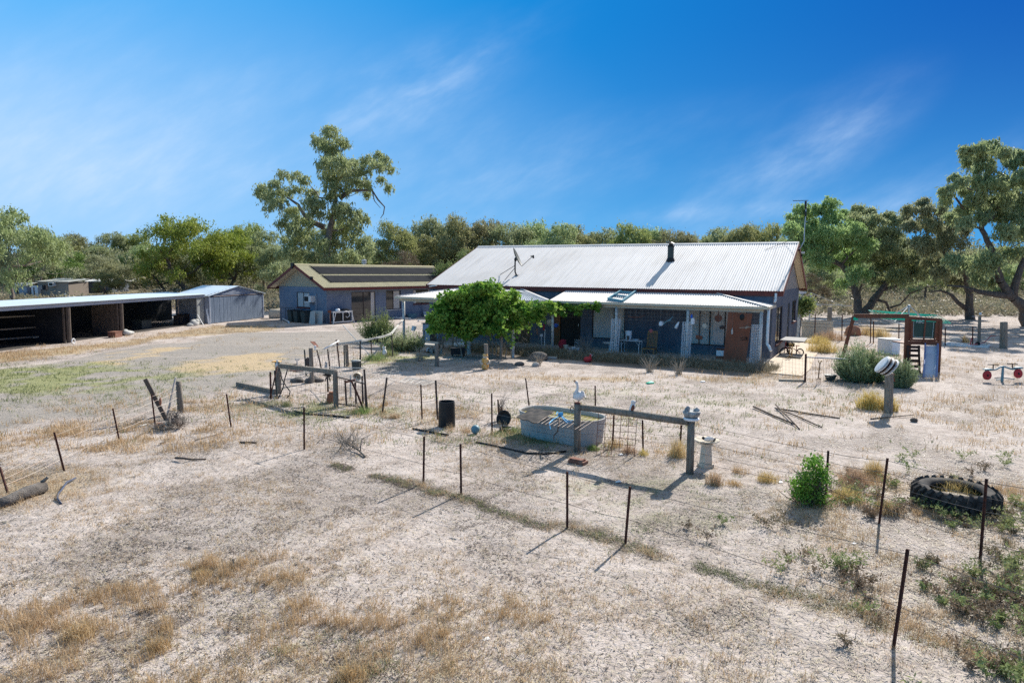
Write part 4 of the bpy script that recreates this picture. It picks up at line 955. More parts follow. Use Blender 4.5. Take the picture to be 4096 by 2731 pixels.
m_=MB(); c=Vector(q('w1',1085,580)); m_.fr=(c,-AX,BX); m_.box((-.02,-.07,-.04),(.12,.07,.05)); P('housing',m_,M['white'],fl_)
m_=MB(); c=Vector(q('w1',1080,640)); m_.tube([q('w1',1030,560),q('w1',1085,620),c],.014,5); m_.ball(c,.05,.05,.06,8,6); P('bracket',m_,M['black'],fl_)
# rear awning corner and its creeper
m_=MB(); y_=hw(0,Dp+.6).y
q=lambda x,y:tuple(D('w2',x,y,y_)); m_.slab([q(1100,62),q(1240,80),q(1165,155),q(1100,108)],.04)
aw=T('rear_awning','white awning corner sticking out behind the right wall','awning',q(1100,110)); P('canopy',m_,M['white'],aw)
m_=MB(); b_=G('w2',1130,900); m_.tube([(q(1135,150)[0],y_+.1,q(1135,150)[2]),(q(1135,150)[0],y_+.1,0)],.09,8); P('post',m_,M['post_white'],aw)
rr=np.random.RandomState(91); cl=[Vector(q(*p)) for p in ((1150,250),(1180,300),(1210,260),(1240,300),(1150,330),(1200,370),(1230,350),(1130,380),(1260,250))]
pos=np.concatenate([np.array(c)+rr.randn(170,3)*[.17,.2,.17] for c in cl]); V,F_,r_=leaves(pos,.13*(.6+.8*rr.rand(len(pos))),.11*(.6+.8*rr.rand(len(pos))),rr,.4)
cr=T('creeper','bright green creeper hanging from the rear awning post','plant',(cl[5].x,cl[5].y,0)); me=np_mesh(V-np.array(WL[cr.name]),F_,M['leaf_vine'],r_); o=bpy.data.objects.new('foliage',me); link(o); o.parent=cr
m_=MB(); m_.tube([(cl[4].x,cl[4].y+.02,0),cl[4],cl[1]],.02,5); P('stem',m_,M['wood_dark'],cr)
# teal frame lying on the verandah roof
def von(z,x,y,lift=.05):
    d=Vector(ray(z,x,y)); k=(VZ-GZv)/2.; t=(VZ-CH+k*H0.dot(BX)*-1+0)/(d.z-k*d.dot(BX)) ; p=d*t; return Vector((p.x,p.y,CH+p.z+lift))
c4_=[von('z4',*q) for q in ((78,722),(215,745),(370,630),(235,626))]
m_=MB()
for i in range(4): m_.beam(c4_[i],c4_[(i+1)%4],.07,.10)
for t in (.36,.70): m_.beam(c4_[0].lerp(c4_[3],t),c4_[1].lerp(c4_[2],t),.05,.08)
O('window_frame','teal metal frame with three openings lying on the verandah roof','frame',m_,M['teal_frame'])
# ---------------------------------------------------------------- blue outbuilding
ob=T('outbuilding','blue block outbuilding with a cream iron roof and black solar matting','outbuilding',OB0+OBF[1]*5+OBF[2]*2.5)
OL=13.0; OD=5.2; OEZ=2.44; ORZ=3.98; OK=(ORZ-OEZ)/(OD/2+.5)
wm=MB(OBF); oh=[(2.14,4.38,.03,2.08),(5.42,6.94,.72,2.12),(8.27,10.5,1.04,2.14)]
panels(wm,0,0,OL,0,2.44,0,.14,oh); panels(wm,1,.14,OD,0,2.44,0,.14,[(1.8,3.22,1.01,2.06)]); wm.box((OL-.14,.14,0),(OL,OD,2.4)); wm.box((.14,OD-.14,0),(OL-.14,OD,2.4)); P('wall',wm,M['block_wall'],ob)
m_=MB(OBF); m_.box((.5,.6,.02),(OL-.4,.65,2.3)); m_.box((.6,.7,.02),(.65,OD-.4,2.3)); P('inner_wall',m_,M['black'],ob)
m_=MB(OBF); zt=lambda b:OEZ+OK*(min(b,OD-b)+.5)-.10
m_.add([(.02,.02,2.44),(.02,OD-.02,2.44),(.02,OD-.02,zt(OD)),(.02,OD/2,zt(OD/2)),(.02,.02,zt(0)),(.1,.02,2.44),(.1,OD-.02,2.44),(.1,OD-.02,zt(OD)),(.1,OD/2,zt(OD/2)),(.1,.02,zt(0))],[(0,4,3,2,1),(5,6,7,8,9),(0,5,9,4),(4,9,8,3),(3,8,7,2),(2,7,6,1)])
for i in range(52):
    b=.1+i*(OD-.2)/52; m_.box((-.004,b,2.45),(.02,b+.045,zt(b+.02)-.03))
P('gable',m_,M['cream_clad'],ob)
m_=MB(OBF); a0=-.6; a1=OL+.4; orz=lambda b:OEZ+OK*(min(b,OD-b)+.5)
m_.sheet(a0,a1,lambda a:-.5,lambda a:OD/2,lambda a,b:OEZ+OK*(b+.5),.098,.010,6); m_.sheet(a0,a1,lambda a:OD/2,lambda a:OD+.5,lambda a,b:OEZ+OK*(OD+.5-b),.098,.01,4); P('roof',m_,M['cream_roof'],ob)
m_=MB(OBF); m_.slab([(a0,OD/2-.15,ORZ-.04),(a1,OD/2-.15,ORZ-.04),(a1,OD/2,ORZ+.03),(a0,OD/2,ORZ+.03)],.012); m_.slab([(a0,OD/2,ORZ+.03),(a1,OD/2,ORZ+.03),(a1,OD/2+.15,ORZ-.04),(a0,OD/2+.15,ORZ-.04)],.012); P('ridge_cap',m_,M['cream_roof'],ob)
m_=MB(OBF); m_.box((a0,-.54,OEZ-.20),(a1,-.50,OEZ-.02)); m_.box((a0,OD+.5,OEZ-.2),(a1,OD+.54,OEZ-.02))
for a in (a0-.03,a1-.01):
    for b0,b1,z0,z1 in ((-.54,OD/2,OEZ-.03,ORZ-.01),(OD/2,OD+.54,ORZ-.01,OEZ-.03)):
        m_.add([(a,b0,z0-.19),(a+.035,b0,z0-.19),(a+.035,b1,z1-.19),(a,b1,z1-.19),(a,b0,z0),(a+.035,b0,z0),(a+.035,b1,z1),(a,b1,z1)],[(0,3,2,1),(4,5,6,7),(0,1,5,4),(1,2,6,5),(2,3,7,6),(3,0,4,7)])
P('fascia',m_,M['red_trim'],ob)
m_=MB(OBF)
for b0,b1,z0,z1 in ((-.45,OD/2,OEZ-.1,ORZ-.12),(OD/2,OD+.45,ORZ-.12,OEZ-.1)): m_.slab([(a0+.01,b0,z0),(-.01,b0,z0),(-.01,b1,z1),(a0+.01,b1,z1)],.02)
P('soffit',m_,M['cream'],ob)
for b0,b1 in ((1.25,2.25),(.12,1.02)):
    m_=MB(OBF); m_.slab([(.5-.25*b0*0,b0,orz(b0)+.035),(OL+.15,b0,orz(b0)+.035),(OL+.15,b1,orz(b1)+.035),(.5,b1,orz(b1)+.035)],.02)
    for i in range(9):
        b=b0+(b1-b0)*i/8; m_.tube([(.38,b,orz(b)+.05),(.55,b,orz(b)+.05)],.022,5)
    P('solar_mat',m_,M['solar_mat'],ob)
window(ob,OBF,0,2.14,4.38,.03,2.08,0,1,cur=[(.82,.97)],mull=(.5,),sill=None,name='sliding_door')
window(ob,OBF,0,5.42,6.94,.72,2.12,0,1,cur=[(.50,.93)],mull=(.5,),sill='grey_zinc')
window(ob,OBF,0,8.27,10.5,1.04,2.14,0,1,cur=[(.03,.15),(.78,.97)],mull=(.45,))
window(ob,OBF,1,1.8,3.22,1.01,2.06,0,1,glass='glass_pale',mull=(.5,),sill='red_trim')
m_=MB(OBF); m_.box((-.42,1.15,1.42),(-.01,1.85,1.84)); u_=P('air_conditioner',m_,M['white'],ob)
m_=MB(OBF); m_.box((-.432,1.40,1.47),(-.42,1.82,1.80)); 
P('grille',m_,M['black'],u_)
m_=MB(OBF); m_.tube([(-.35,1.5,1.84),(-.35,1.5,1.98)],.05,8); P('cap',m_,M['white'],u_)
m_=MB(OBF); c=(6.0,OD/2+.35,ORZ-.2); m_.lathe(c,[(.12,0),(.12,.32),(.2,.34),(.2,.42),(.14,.44),(.2,.52),(.2,.6),(.04,.66)],12); P('roof_vent',m_,M['grey_zinc'],ob)
for b in (OD/2+.1,):
    m_=MB(OBF); m_.box((a0-.12,b-.14,ORZ-.16),(a0-.03,b+.14,ORZ+.10)); m_.box((a0-.14,b-.05,ORZ-.32),(a0-.05,b+.1,ORZ-.2)); P('floodlight',m_,M['black'],ob)
m_=MB(OBF); m_.box((a0-.14,.55,3.0),(a0-.04,.75,3.16)); m_.ball((a0-.16,.68,2.98),.07,.07,.07,8,6); P('floodlight',m_,M['black'],ob)
# ---------------------------------------------------------------- gable shed and long open shed
gs=T('gable_shed','small iron gable shed with a weathered blue grey door face','shed',LSF[0]+LSF[1]*3+LSF[2]*1.3)
m_=MB(LSF); SH=1.86; SD=2.6
m_.box((.06,.03,0),(6.0,.09,SH)); m_.box((0,.09,0),(.06,SD,SH)); m_.box((6.0,.09,0),(6.06,SD,SH)); m_.box((.06,SD-.05,0),(6.0,SD,SH)); m_.tube([(.03,.0,0),(.03,.0,SH+.05)],.06,6); m_.tube([(6.03,.0,0),(6.03,.0,SH)],.06,6)
P('wall',m_,M['grey_panel'],gs)
m_=MB(LSF); z=SH
m_.add([(0,.03,z),(6.06,.03,z),(6.06,.03,z+.06),(3.0,.03,2.42),(0,.03,z+.06),(0,.08,z),(6.06,.08,z),(6.06,.08,z+.06),(3.0,.08,2.42),(0,.08,z+.06)],[(0,1,2,3,4),(5,9,8,7,6),(0,5,6,1),(1,6,7,2),(2,7,8,3),(3,8,9,4),(4,9,5,0)])
for i in range(7): 
    zz=z+.07*i+.03; hw_=3.0*(1-(zz-z-.05)/.55); 
    if hw_>.2: m_.box((3-hw_,.0,zz),(3+hw_,.028,zz+.035))
P('gable',m_,M['grey_panel'],gs)
m_=MB(LSF); rr=random.Random(4); a=.12
while a<5.85:
    w_=min(.17+rr.random()*.04,5.92-a); m_.box((a,-.012-rr.random()*.012,.03+rr.random()*.03),(a+w_-.012,.028,SH-.09)); a+=w_
P('door',m_,M['shed_door'],gs)
m_=MB(LSF); m_.tube([(.1,-.02,SH-.06),(6.0,-.02,SH-.06)],.03,6); P('door_track',m_,M['dark_steel'],gs)
m_=MB(LSF); ra=lambda a:2.46-.19*abs(a-3.0)
m_.slab([(-.18,-.12,ra(-.18)),(3,-.12,2.46),(3,SD+.15,2.46),(-.18,SD+.15,ra(-.18))],.03); m_.slab([(3,-.12,2.46),(6.25,-.12,ra(6.25)),(6.25,SD+.15,ra(6.25)),(3,SD+.15,2.46)],.03); P('roof',m_,M['zinc_shed'],gs)
ls=T('open_shed','long low open fronted machinery shed with pale iron roof','shed',LF[0]-LF[1]*10+LF[2]*2)
fa=lambda z,x,y:on(LF,z,x,y,b=0)
m_=MB(LF); FZ=1.88
m_.slab([(-26,-.25,FZ+.10),(.1,-.25,FZ+.10),(.6,.5,FZ+.10),(4.2,5.2,1.93),(-26,4.6,1.93)],.03); P('roof',m_,M['zinc_shed'],ls)
m_=MB(LF); m_.box((-26,-.13,FZ-.12),(.05,-.07,FZ+.045)); P('front_beam',m_,M['grey_panel'],ls)
m_=MB(LF); m_.box((-26,-.20,FZ+.05),(.1,-.06,FZ+.066)); P('flashing',m_,M['black'],ls)
m_=MB(LF); m_.box((-26,4.4,0),(3.5,4.46,1.9)); m_.box((-26,4.34,.0),(-14,4.4,.2)); P('back_wall',m_,M['shed_in_shade'],ls)
pa=[fa('z1',572,1200)[0],fa('z1',1015,1150)[0]]
for a in pa:
    m_=MB(LF); m_.tube([(a,0,0),(a+.03,0,FZ-.1)],.11,8); m_.beam((a-.22,.05,0),(a-.2,.05,FZ-.1),.07,.07); P('post',m_,M['wood_dark'],ls)
m_=MB(LF); a=pa[0]-.15; m_.box((a-.03,.15,0),(a,4.34,FZ)); P('partition',m_,M['solar_mat'],ls)  # near-black as well, so the bay's shade sits in its colour
m_=MB(LF); m_.box((-26,.35,-.02),(-.1,4.4,.03)); fl0=P('floor',m_,M['floor_shade'],ls)  # dark slab added over pale ground; the shed's shade is in its colour
m_=MB(LF); a=pa[1]-.1
for i in range(12): m_.box((a-.03-.01*(i%2),.15+i*.12,0),(a-.01*(i%2),.26+i*.12,FZ))
P('partition',m_,M['wood_dark'],ls,label='plank partition')
m_=MB(LF); e=fa('z1',1645,1000)[0]; n=12
for i in range(n): m_.box((e+(0-e)*i/n,-.03-.015*(i%2),.05),(e+(0-e)*(i+.93)/n,.03,FZ-.12))
P('corrugated_panel',m_,M['sheet_clad'],ls)
for (x0,y0,x1,y1) in ((0,1075,330,1070),(0,1180,325,1166),(0,1257,320,1245)):
    p=on(LF,'z1',x0-150,y0+3,b=1.6); q=on(LF,'z1',x1,y1,b=1.6); m_=MB(LF); m_.beam((p[0]-3,1.6,p[2]),(q[0],1.6,q[2]),.08,.06); P('rail',m_,M['wood_grey'],ls)
m_=MB(LF); q=on(LF,'z1',385,1280,b=1.8); m_.tube([(q[0],1.8,0),(q[0],1.8,FZ)],.03,6); P('post',m_,M['grey_zinc'],ls)
def shed_item(name,label,cat,fn,mt,**k): 
    m_=MB(LF); fn(m_); return O(name,label,cat,m_,M[mt],**k)
def at_(x,y,b): q=on(LF,'z1',x,y,b=b); return q[0],b,q[2]
a,b,_=at_(960,1200,-.3); shed_item('crate','faded red metal box on grass beside the shed post','box',lambda m:(m.box((a-.26,b-.2,.0),(a+.28,b+.2,.28)),m.box((a-.28,b-.22,.28),(a+.30,b+.22,.31))),'brick')
a,b,_=at_(1085,1200,-.2); shed_item('feed_bag','crumpled white bags dropped beside the shed post','bag',lambda m:(m.ball((a-.2,b,.13),.30,.2,.14),m.ball((a+.15,b+.1,.10),.26,.2,.11),m.ball((a-.1,b+.2,.2),.2,.15,.12)),'tarp',smooth=True)
a,b,_=at_(612,1270,-.5); shed_item('ring','small white tyre ring in front of the shed post','ring',lambda m:m.tube([(a+.11*math.cos(t),b,.13+.11*math.sin(t)) for t in np.linspace(0,6.0,14)],.03,6),'white')
a,b,_=at_(1625,1140,-.1); shed_item('tarpaulin','crumpled grey tarpaulin heaped at the shed end','tarpaulin',lambda m:(m.ball((a,b,.15),.42,.25,.26),m.ball((a-.35,b+.05,.07),.3,.2,.14),m.ball((a+.1,b-.1,.3),.2,.15,.12)),'tarp',smooth=True)
for (x0,y0,x1,y1,w_,lb) in ((1650,1062,1702,1146,.09,'white board leaning low against the shed end panel'),(1727,1015,1750,1142,.12,'white board standing almost upright beside the gable shed')):
    p=at_(x0,y0,-.12); q=at_(x1,y1,-.45); shed_item('board',lb,'board',lambda m:m.beam((q[0],q[1],0),p,w_,.03),'white')
a,b,z=at_(1450,997,.3); shed_item('lantern','round pale lamp hanging under the shed beam','lamp',lambda m:(m.ball((a,b,z),.075),m.tube([(a,b,z),(a,b,FZ)],.008,4)),'stone_cream')
a,b,z=at_(1490,1000,.5); shed_item('rope','pale rope hanging inside the right shed bay','rope',lambda m:m.tube([(a,b,z-.4),(a+.04,b,z-.1),(a-.03,b,z+.1),(a+.02,b,FZ)],.022,5),'plank')
for x,y,w_,h_,lb,mt in ((1185,1100,.45,.5,'grey drum standing in the back of the right shed bay','bin_green'),(1510,1120,.3,.55,'grey board box standing in the right shed bay','wood_dark'),(1550,1100,.38,.6,'dark timber chest in the right shed bay','wood_dark')):
    a,b,_=at_(x,y,1.5); shed_item('box',lb,'box',lambda m:(m.box((a-w_,b-.3,0),(a+w_,b+.3,h_)),m.box((a-w_-.02,b-.32,h_),(a+w_+.02,b+.32,h_+.03))),mt)
a,b,z=at_(310,1250,1.5); shed_item('plank','pale broken board lying on the lowest shed rail','board',lambda m:(m.beam((a-.3,b-.06,z+.0),(a+.25,b-.06,z+.03),.08,.04)),'stone_cream')
# ---------------------------------------------------------------- far farm buildings at left
cy=81.; cb_=D('w3',690,860,cy); ct=D('w3',690,570,cy); ce=D('w3',1310,850,cy)
cf=(Vector((cb_.x,cy,hz(cb_.x,cy))),Vector((.985,-.17,0)),Vector((.17,.985,0))); cw=(ce.x-cb_.x)/.985; chh=ct.z-cf[0].z
cabin=T('cabin','beige transportable cabin with window and air conditioner, far left','cabin',cf[0]+cf[1]*cw/2)
m_=MB(cf); panels(m_,0,0,cw,-.3,chh,0,.12,[(cw*.06,cw*.34,chh*.45,chh*.80)]); m_.box((0,.12,-.3),(.12,3,chh)); m_.box((cw-.12,.12,-.3),(cw,3,chh)); m_.box((.12,2.9,-.3),(cw-.12,3,chh)); P('wall',m_,M['beige_wall'],cabin)
window(cabin,cf,0,cw*.06,cw*.34,chh*.45,chh*.80,0,1,cur=[(0,.25)],sill=None)
m_=MB(cf); m_.slab([(-.2,-.2,chh+.06),(cw+.2,-.2,chh+.06),(cw+.2,3.2,chh+.35),(-.2,3.2,chh+.35)],.06); P('roof',m_,M['sheet_clad'],cabin)
m_=MB(cf); m_.box((cw*.46,-.5,chh*.72),(cw*.61,-.01,chh*.97)); u_=P('air_conditioner',m_,M['white'],cabin); m_=MB(cf); m_.box((cw*.49,-.52,chh*.76),(cw*.60,-.5,chh*.93)); P('grille',m_,M['black'],u_)
def far_box(name,label,z,x0,y0,x1,y1,dist,dep,mt,roof=None,cat='shed',rise=.35):
    p=D(z,x0,y1,dist); q=D(z,x1,y0,dist); g0=hz(p.x,dist); t=T(name,label,cat,((p.x+q.x)/2,dist,g0)); w_=q.x-p.x; h_=max(.5,q.z-g0)
    fr=(Vector((p.x,dist,g0)),Vector((1,0,0)),Vector((0,1,0))); m_=MB(fr); m_.box((0,0,-.2),(w_,.08,h_)); m_.box((0,.08,-.2),(.08,dep,h_)); m_.box((w_-.08,.08,-.2),(w_,dep,h_)); m_.box((.08,dep-.08,-.2),(w_-.08,dep,h_)); P('wall',m_,M[mt],t)
    if roof:
        m_=MB(fr); m_.slab([(-.2,-.3,h_+.04),(w_+.2,-.3,h_+.04),(w_+.2,dep/2,h_+rise),(-.2,dep/2,h_+rise)],.05); m_.slab([(-.2,dep/2,h_+rise),(w_+.2,dep/2,h_+rise),(w_+.2,dep+.3,h_+.04),(-.2,dep+.3,h_+.04)],.05); P('roof',m_,M[roof],t)
    m_=MB(fr); m_.box((w_*.35,-.03,-.1),(w_*.5,-.005,min(h_*.85,2))); P('door',m_,M['dark_steel'],t)
    return t
far_box('shed','white roofed shed half hidden by trees behind the cabin','w3',880,560,1300,800,88,4,'sheet_clad','white')
far_box('shed','grey blue shed under the trees right of the cabin','w3',1560,570,2000,790,90,4,'blue_wall','white')
far_box('shed','grey shed at the far left edge behind the leaning gum','w3',200,640,470,860,80,3,'grey_panel','sheet_clad')
far_box('locker','narrow pink framed white cupboard left of the cabin','w3',570,640,672,850,80.4,.6,'plastic_white',None,'cupboard')
m_=MB(); y_=72.; p=D('w3',880,880,y_); q_=D('w3',1320,840,y_); m_.slab([(p.x,y_,p.z),(q_.x,y_,q_.z-.1),(q_.x,y_+3,q_.z+.05),(p.x+1,y_+3,p.z+.1)],.08)
tp_=T('trailer','flat white trailer top standing in front of the cabin','trailer',((p.x+q_.x)/2,y_+1,hz(-50,72))); P('deck',m_,M['white'],tp_)
m_=MB(); 
for x in (p.x+1,q_.x-1): m_.tube([(x,y_+1.5,hz(-50,72)),(x,y_+1.5,p.z)],.06,6)
m_.tube([D('w3',1165,840,y_+1),D('w3',1158,780,y_+1)],.04,5); m_.tube([D('w3',1160,780,y_+1),D('w3',1230,828,y_+1)],.04,5); P('stand',m_,M['white'],tp_)
# carport and tank
y_=100.; g0=hz(-58,y_); p=D('z1',1085,860,y_); q_=D('z1',1200,755,y_)
cp=T('carport','white carport with a peaked canvas top beside the forked tree','carport',((p.x+q_.x)/2,y_,g0)); w_=q_.x-p.x; h_=D('z1',1100,785,y_).z-g0; pk=D('z1',1120,742,y_).z-g0
fr=(Vector((p.x,y_,g0)),Vector((1,0,0)),Vector((0,1,0)))
m_=MB(fr); m_.add([(-.3,-.3,h_),(w_+.3,-.3,h_),(w_+.3,4,h_),(-.3,4,h_),(w_/2,1.8,pk)],[(0,1,4),(1,2,4),(2,3,4),(3,0,4),(0,3,2,1)]); P('canopy',m_,M['stone_cream'],cp)
for a in (0,w_):
    for b in (0,3.8): m_=MB(fr); m_.tube([(a,b,-.1),(a,b,h_)],.06,6); P('post',m_,M['stone_cream'],cp)
m_=MB(fr); m_.box((.1,3.5,0),(w_-.1,3.6,h_)); P('back_wall',m_,M['beige_wall'],cp)
p=D('z1',1212,850,y_-1); q_=D('z1',1272,780,y_-1); r_=(q_.x-p.x)/2; c=((p.x+q_.x)/2,y_-1,hz(p.x,y_)-.1); hh=q_.z-c[2]
m_=MB(); m_.lathe(c,[(r_,0),(r_,hh),(r_*.95,hh+.05),(.05,hh+.35)],20); O('water_tank','cream round water tank beside the white carport','tank',m_,M['stone_cream'])
for x,y,rx,lb in ((1330,812,70,'pale sand heap lying right of the water tank'),(1470,800,80,'long pale sand heap under the golden gums')):
    c=D('z1',x,y,92); r_=rx*.4783*92/F; m_=MB(); m_.ball((c.x,92,hz(c.x,92)),r_,r_*.8,.5,14,8); O('sand_heap',lb,'sand heap',m_,M['concrete'],smooth=True)
# ================================================================ fences
def gp(z,x,y): return G(z,x,y)
def post_part(par,z,b,t,kind,label=None,name='post'):
    p=G(z,*b); q=HT(z,*t,p); m_=MB(); p0=p-(q-p).normalized()*.12
    if kind=='picket':
        d=(q-p0).normalized(); s=Vector((1,0,0)); u=d.cross(s).normalized()
        m_.beam(p0,q,.034,.010); m_.beam(p0-u*.012,q-u*.012,.009,.026)
    elif kind=='dark': m_.tube([p0,q],.024,6)
    else:
        r=kind; m_.tube([p0,p.lerp(q,.5),q],[r*1.03,r,r*.97],10)
    P(name,m_,M['picket' if kind=='picket' else ('dark_steel' if kind=='dark' else 'wood_grey')],par,smooth=kind not in('picket','dark'),label=label); return p,q
def fence(name,label,posts,wires,group=None,extend=None,wr=.0034,cat='fence',start=None):
    b0=G(posts[0][0],*posts[0][1]); t=T(name,label,cat,b0,group); pq=[]
    for z,b,tp,kind in posts: pq.append(post_part(t,z,b,tp,kind))
    if extend:
        p,q=pq[-1]; p2=Vector(extend)+Vector((0,0,0)); pq.append((p2,p2+(q-p)))
    if start:
        p,q=pq[0]; p2=Vector(start); pq.insert(0,(p2,p2+(q-p)))
    rr=random.Random(len(label))
    for w_ in wires:
        pts=[]
        for (p,q),(p2,q2) in zip(pq,pq[1:]):
            a=p.lerp(q,w_); b=p2.lerp(q2,w_); 
            for s in (0,.33,.66): pts.append(a.lerp(b,s)-Vector((0,0,.02*math.sin(s*3.14))))
        pts.append(pq[-1][0].lerp(pq[-1][1],w_)); m_=MB(); m_.tube(pts,wr,4,cap=False); P('wire',m_,M['wire'],t)
    return t,pq
fence('wire_fence','rusty star picket fence on the left running up to the timber corner post',
 [('y1',(70,1275),(0,1045),'picket'),('y1',(575,1080),(485,735),'picket'),('y1',(1068,805),(1010,522),'picket'),('y1',(1390,665),(1357,395),'picket'),('y1',(1620,560),(1600,280),.075)],(.3,.52,.74,.92))
fence('wire_fence','outermost star picket fence crossing the sandy foreground diagonally',
 [('y2',(62,1060),(15,718),'picket'),('y2',(828,1300),(826,858),'picket'),('y3',(125,1385),(133,840),'picket'),('y3',(555,1512),(547,925),'picket'),('y4',(527,1190),(527,755),'picket'),('y4',(983,1312),(1020,870),'picket'),('p',(2052,1487),(2085,1260),'picket')],(.42,.95),extend=(5.4,3.6,0),start=tuple(G('y1',1620,560)),wr=.0032)
fence('wire_fence','inner star picket fence with a timber rail section by the trough',
 [('y2',(1645,910),(1692,548),'dark'),('y2',(2060,980),(2047,622),'picket'),('y2',(2222,985),(2202,578),'dark'),('y3',(907,812),(903,350),'picket'),('y4',(605,600),(608,225),.07)],(.28,.5,.72,.95))
t,pq=fence('wire_fence','star picket fence passing the green bush and the tractor tyre',
 [('y4',(1487,768),(1500,355),.07),('y5',(700,880),(720,525),'picket'),('y5',(1075,1030),(1133,577),'picket'),('y5',(1775,1320),(1822,720),'picket')],(.25,.42,.62,.78,.96),extend=(8.0,6.6,0),wr=.0035)
fence('wire_fence','short star picket row standing behind the water trough',
 [('y3',(1335,540),(1290,178),'picket'),('y3',(2088,645),(2083,262),'picket'),('y4',(883,560),(893,315),'picket'),('y4',(1122,600),(1117,352),'picket'),('y4',(1410,612),(1422,390),'picket')],(.35,.6,.9),wr=.0032)
# timber rail between the two trough posts
pa_=G('y4',605,600); pb_=G('y4',1487,768); ra_=HT('y4',622,252,pa_); rb_=HT('y4',1478,368,pb_)
m_=MB(); mm_=ra_.lerp(rb_,.5)+Vector((0,0,.015)); m_.tube([ra_,ra_.lerp(rb_,.25)+Vector((0,0,.01)),mm_,ra_.lerp(rb_,.75)+Vector((0,0,.004)),rb_],[.062,.068,.066,.07,.064],12)
O('timber_rail','round weathered log rail carried between two timber posts','rail',m_,M['wood_grey'],smooth=True)
# rusty mesh panel hanging under the rail
pt=G('y4',745,640); d_=lambda x,y:HT('y4',x,y,G('y4',900,640))
m_=MB(); 
for i,(xa,xb) in enumerate(((773,752),(830,812),(890,872),(950,932),(1010,995),(1075,1052))): m_.tube([d_(xa,300+i*6),d_(xb,600+i*11)],.0055,4)
for j in range(7):
    y=330+j*50; m_.tube([d_(771-j*3,y),d_(1073-j*3,y+22)],.0045,4)
O('netting','rusty square wire mesh panel standing under the log rail','wire mesh',m_,M['rust'])
# ---------------------------------------------------------------- trough
pL=G('y3',1225,800); pR=G('y3',2075,955); ax_=(pR-pL); ln=ax_.length/2+.04; ax_.normalize(); bx_=Vector((-ax_.y,ax_.x,0)); tcn=(pL+pR)/2+bx_*.22
TF=(tcn,ax_,bx_); TH=.53
def oval(s,k=30,h=0,w_=.50): return [(ln*s*math.copysign(abs(math.cos(t))**.62,math.cos(t)),w_*s*math.copysign(abs(math.sin(t))**.72,math.sin(t)),h) for t in [2*math.pi*i/k for i in range(k)]]
tr=T('water_trough','oval grey metal trough full of murky yellow water','trough',tcn)
m_=MB(TF); r0=oval(.95,36,0); r1=oval(1,36,TH); r2=oval(.975,36,TH); r3=oval(.93,36,.03); n=36
m_.add(r0+r1+r2+r3,[tuple(range(n))[::-1]]+[(i+a*n,(i+1)%n+a*n,(i+1)%n+(a+1)*n,i+(a+1)*n) for a in range(3) for i in range(n)]+[tuple(range(3*n,4*n))]); P('tub',m_,M['trough'],tr)
m_=MB(TF); m_.tube(oval(1.005,36,TH),.017,6,closed=True); m_.tube(oval(.978,36,TH*.52),.008,5,closed=True); P('rim',m_,M['trough'],tr,smooth=True)
m_=MB(TF); o_=oval(.965,36,TH-.07); m_.add(o_,[tuple(range(n))]); P('water',m_,M['water'],tr)
zt_=TH+.03; c_=[G('y3',*q,zt_) for q in ((1182,622),(1372,515),(1620,556),(1412,690))]
m_=MB(); n=10; vs=[]; rr=random.Random(2)
for j in range(n+1):
    for i in range(n+1):
        p=c_[0].lerp(c_[1],j/n).lerp(c_[3].lerp(c_[2],j/n),i/n); vs.append(p+Vector((0,0,.012*math.sin(i*1.3+j)+(-.05 if i==n and j%2 else 0)*.4)))
fs=[(j*(n+1)+i,j*(n+1)+i+1,(j+1)*(n+1)+i+1,(j+1)*(n+1)+i) for j in range(n) for i in range(n)]; N0=len(vs); m_.add(vs+[v-Vector((0,0,.012)) for v in vs],fs+[tuple(k+N0 for k in f[::-1]) for f in fs]); O('matting','dark shade matting covering the left end of the trough','cover',m_,M['rubber'])
m_=MB(); 
g1=[G('y3',*q,zt_-.012) for q in ((1420,690),(1620,560),(2100,640),(1900,770))]
for i in range(11): t=i/10; m_.tube([g1[0].lerp(g1[3],t),g1[1].lerp(g1[2],t)],.006,4)
for i in range(5): t=i/4; m_.tube([g1[0].lerp(g1[1],t),g1[3].lerp(g1[2],t)],.006,4)
O('netting','wire mesh grid lying across the open water of the trough','wire mesh',m_,M['wire'])
def h_(x,y,h=zt_+.01): return G('y3',x,y,h)
m_=MB(); kx=h_(1690,600,zt_+.05)
rr=random.Random(5)
for e in range(9): m_.tube([kx+Vector((rr.uniform(-.05,.05),rr.uniform(-.05,.05),rr.uniform(-.03,.06))) for _ in range(5)],.011,5)
m_.tube([kx,h_(1600,650),h_(1560,690),HT('y3',1575,760,h_(1545,705))],.011,5); m_.tube([kx,h_(1740,640),h_(1780,670),h_(1825,655)],.011,5); m_.tube([kx,h_(1650,560),h_(1640,590)],.01,5); m_.tube([kx,h_(1725,650),h_(1765,685),h_(1815,680)],.010,5)
O('rope','knotted bright blue rope tied over the trough mesh','rope',m_,M['rope_blue'])
fr_=h_(1690,640).y; q=lambda x,y,dy=0:HT('y3',x,y,Vector((0,fr_-.45+dy,0)))
m_=MB(); m_.tube([h_(1678,615,zt_+.03),q(1668,720),q(1650,790,-.03),q(1612,830,-.05),q(1612,890,-.05)],[.016,.018,.015,.014,.008],6); O('stick','crooked dark stick hooked over the front of the trough','stick',m_,M['wood_dark'],smooth=True)
m_=MB(); p_=G('y4',430,620); m_.tube([G('y3',0,760)+Vector((0,0,.02)),G('y3',150,790)+Vector((0,0,.02)),G('y3',410,838)+Vector((0,0,.03))],.022,6); O('pipe','black poly pipe lying on grass beside the black barrel','pipe',m_,M['black'],smooth=True)
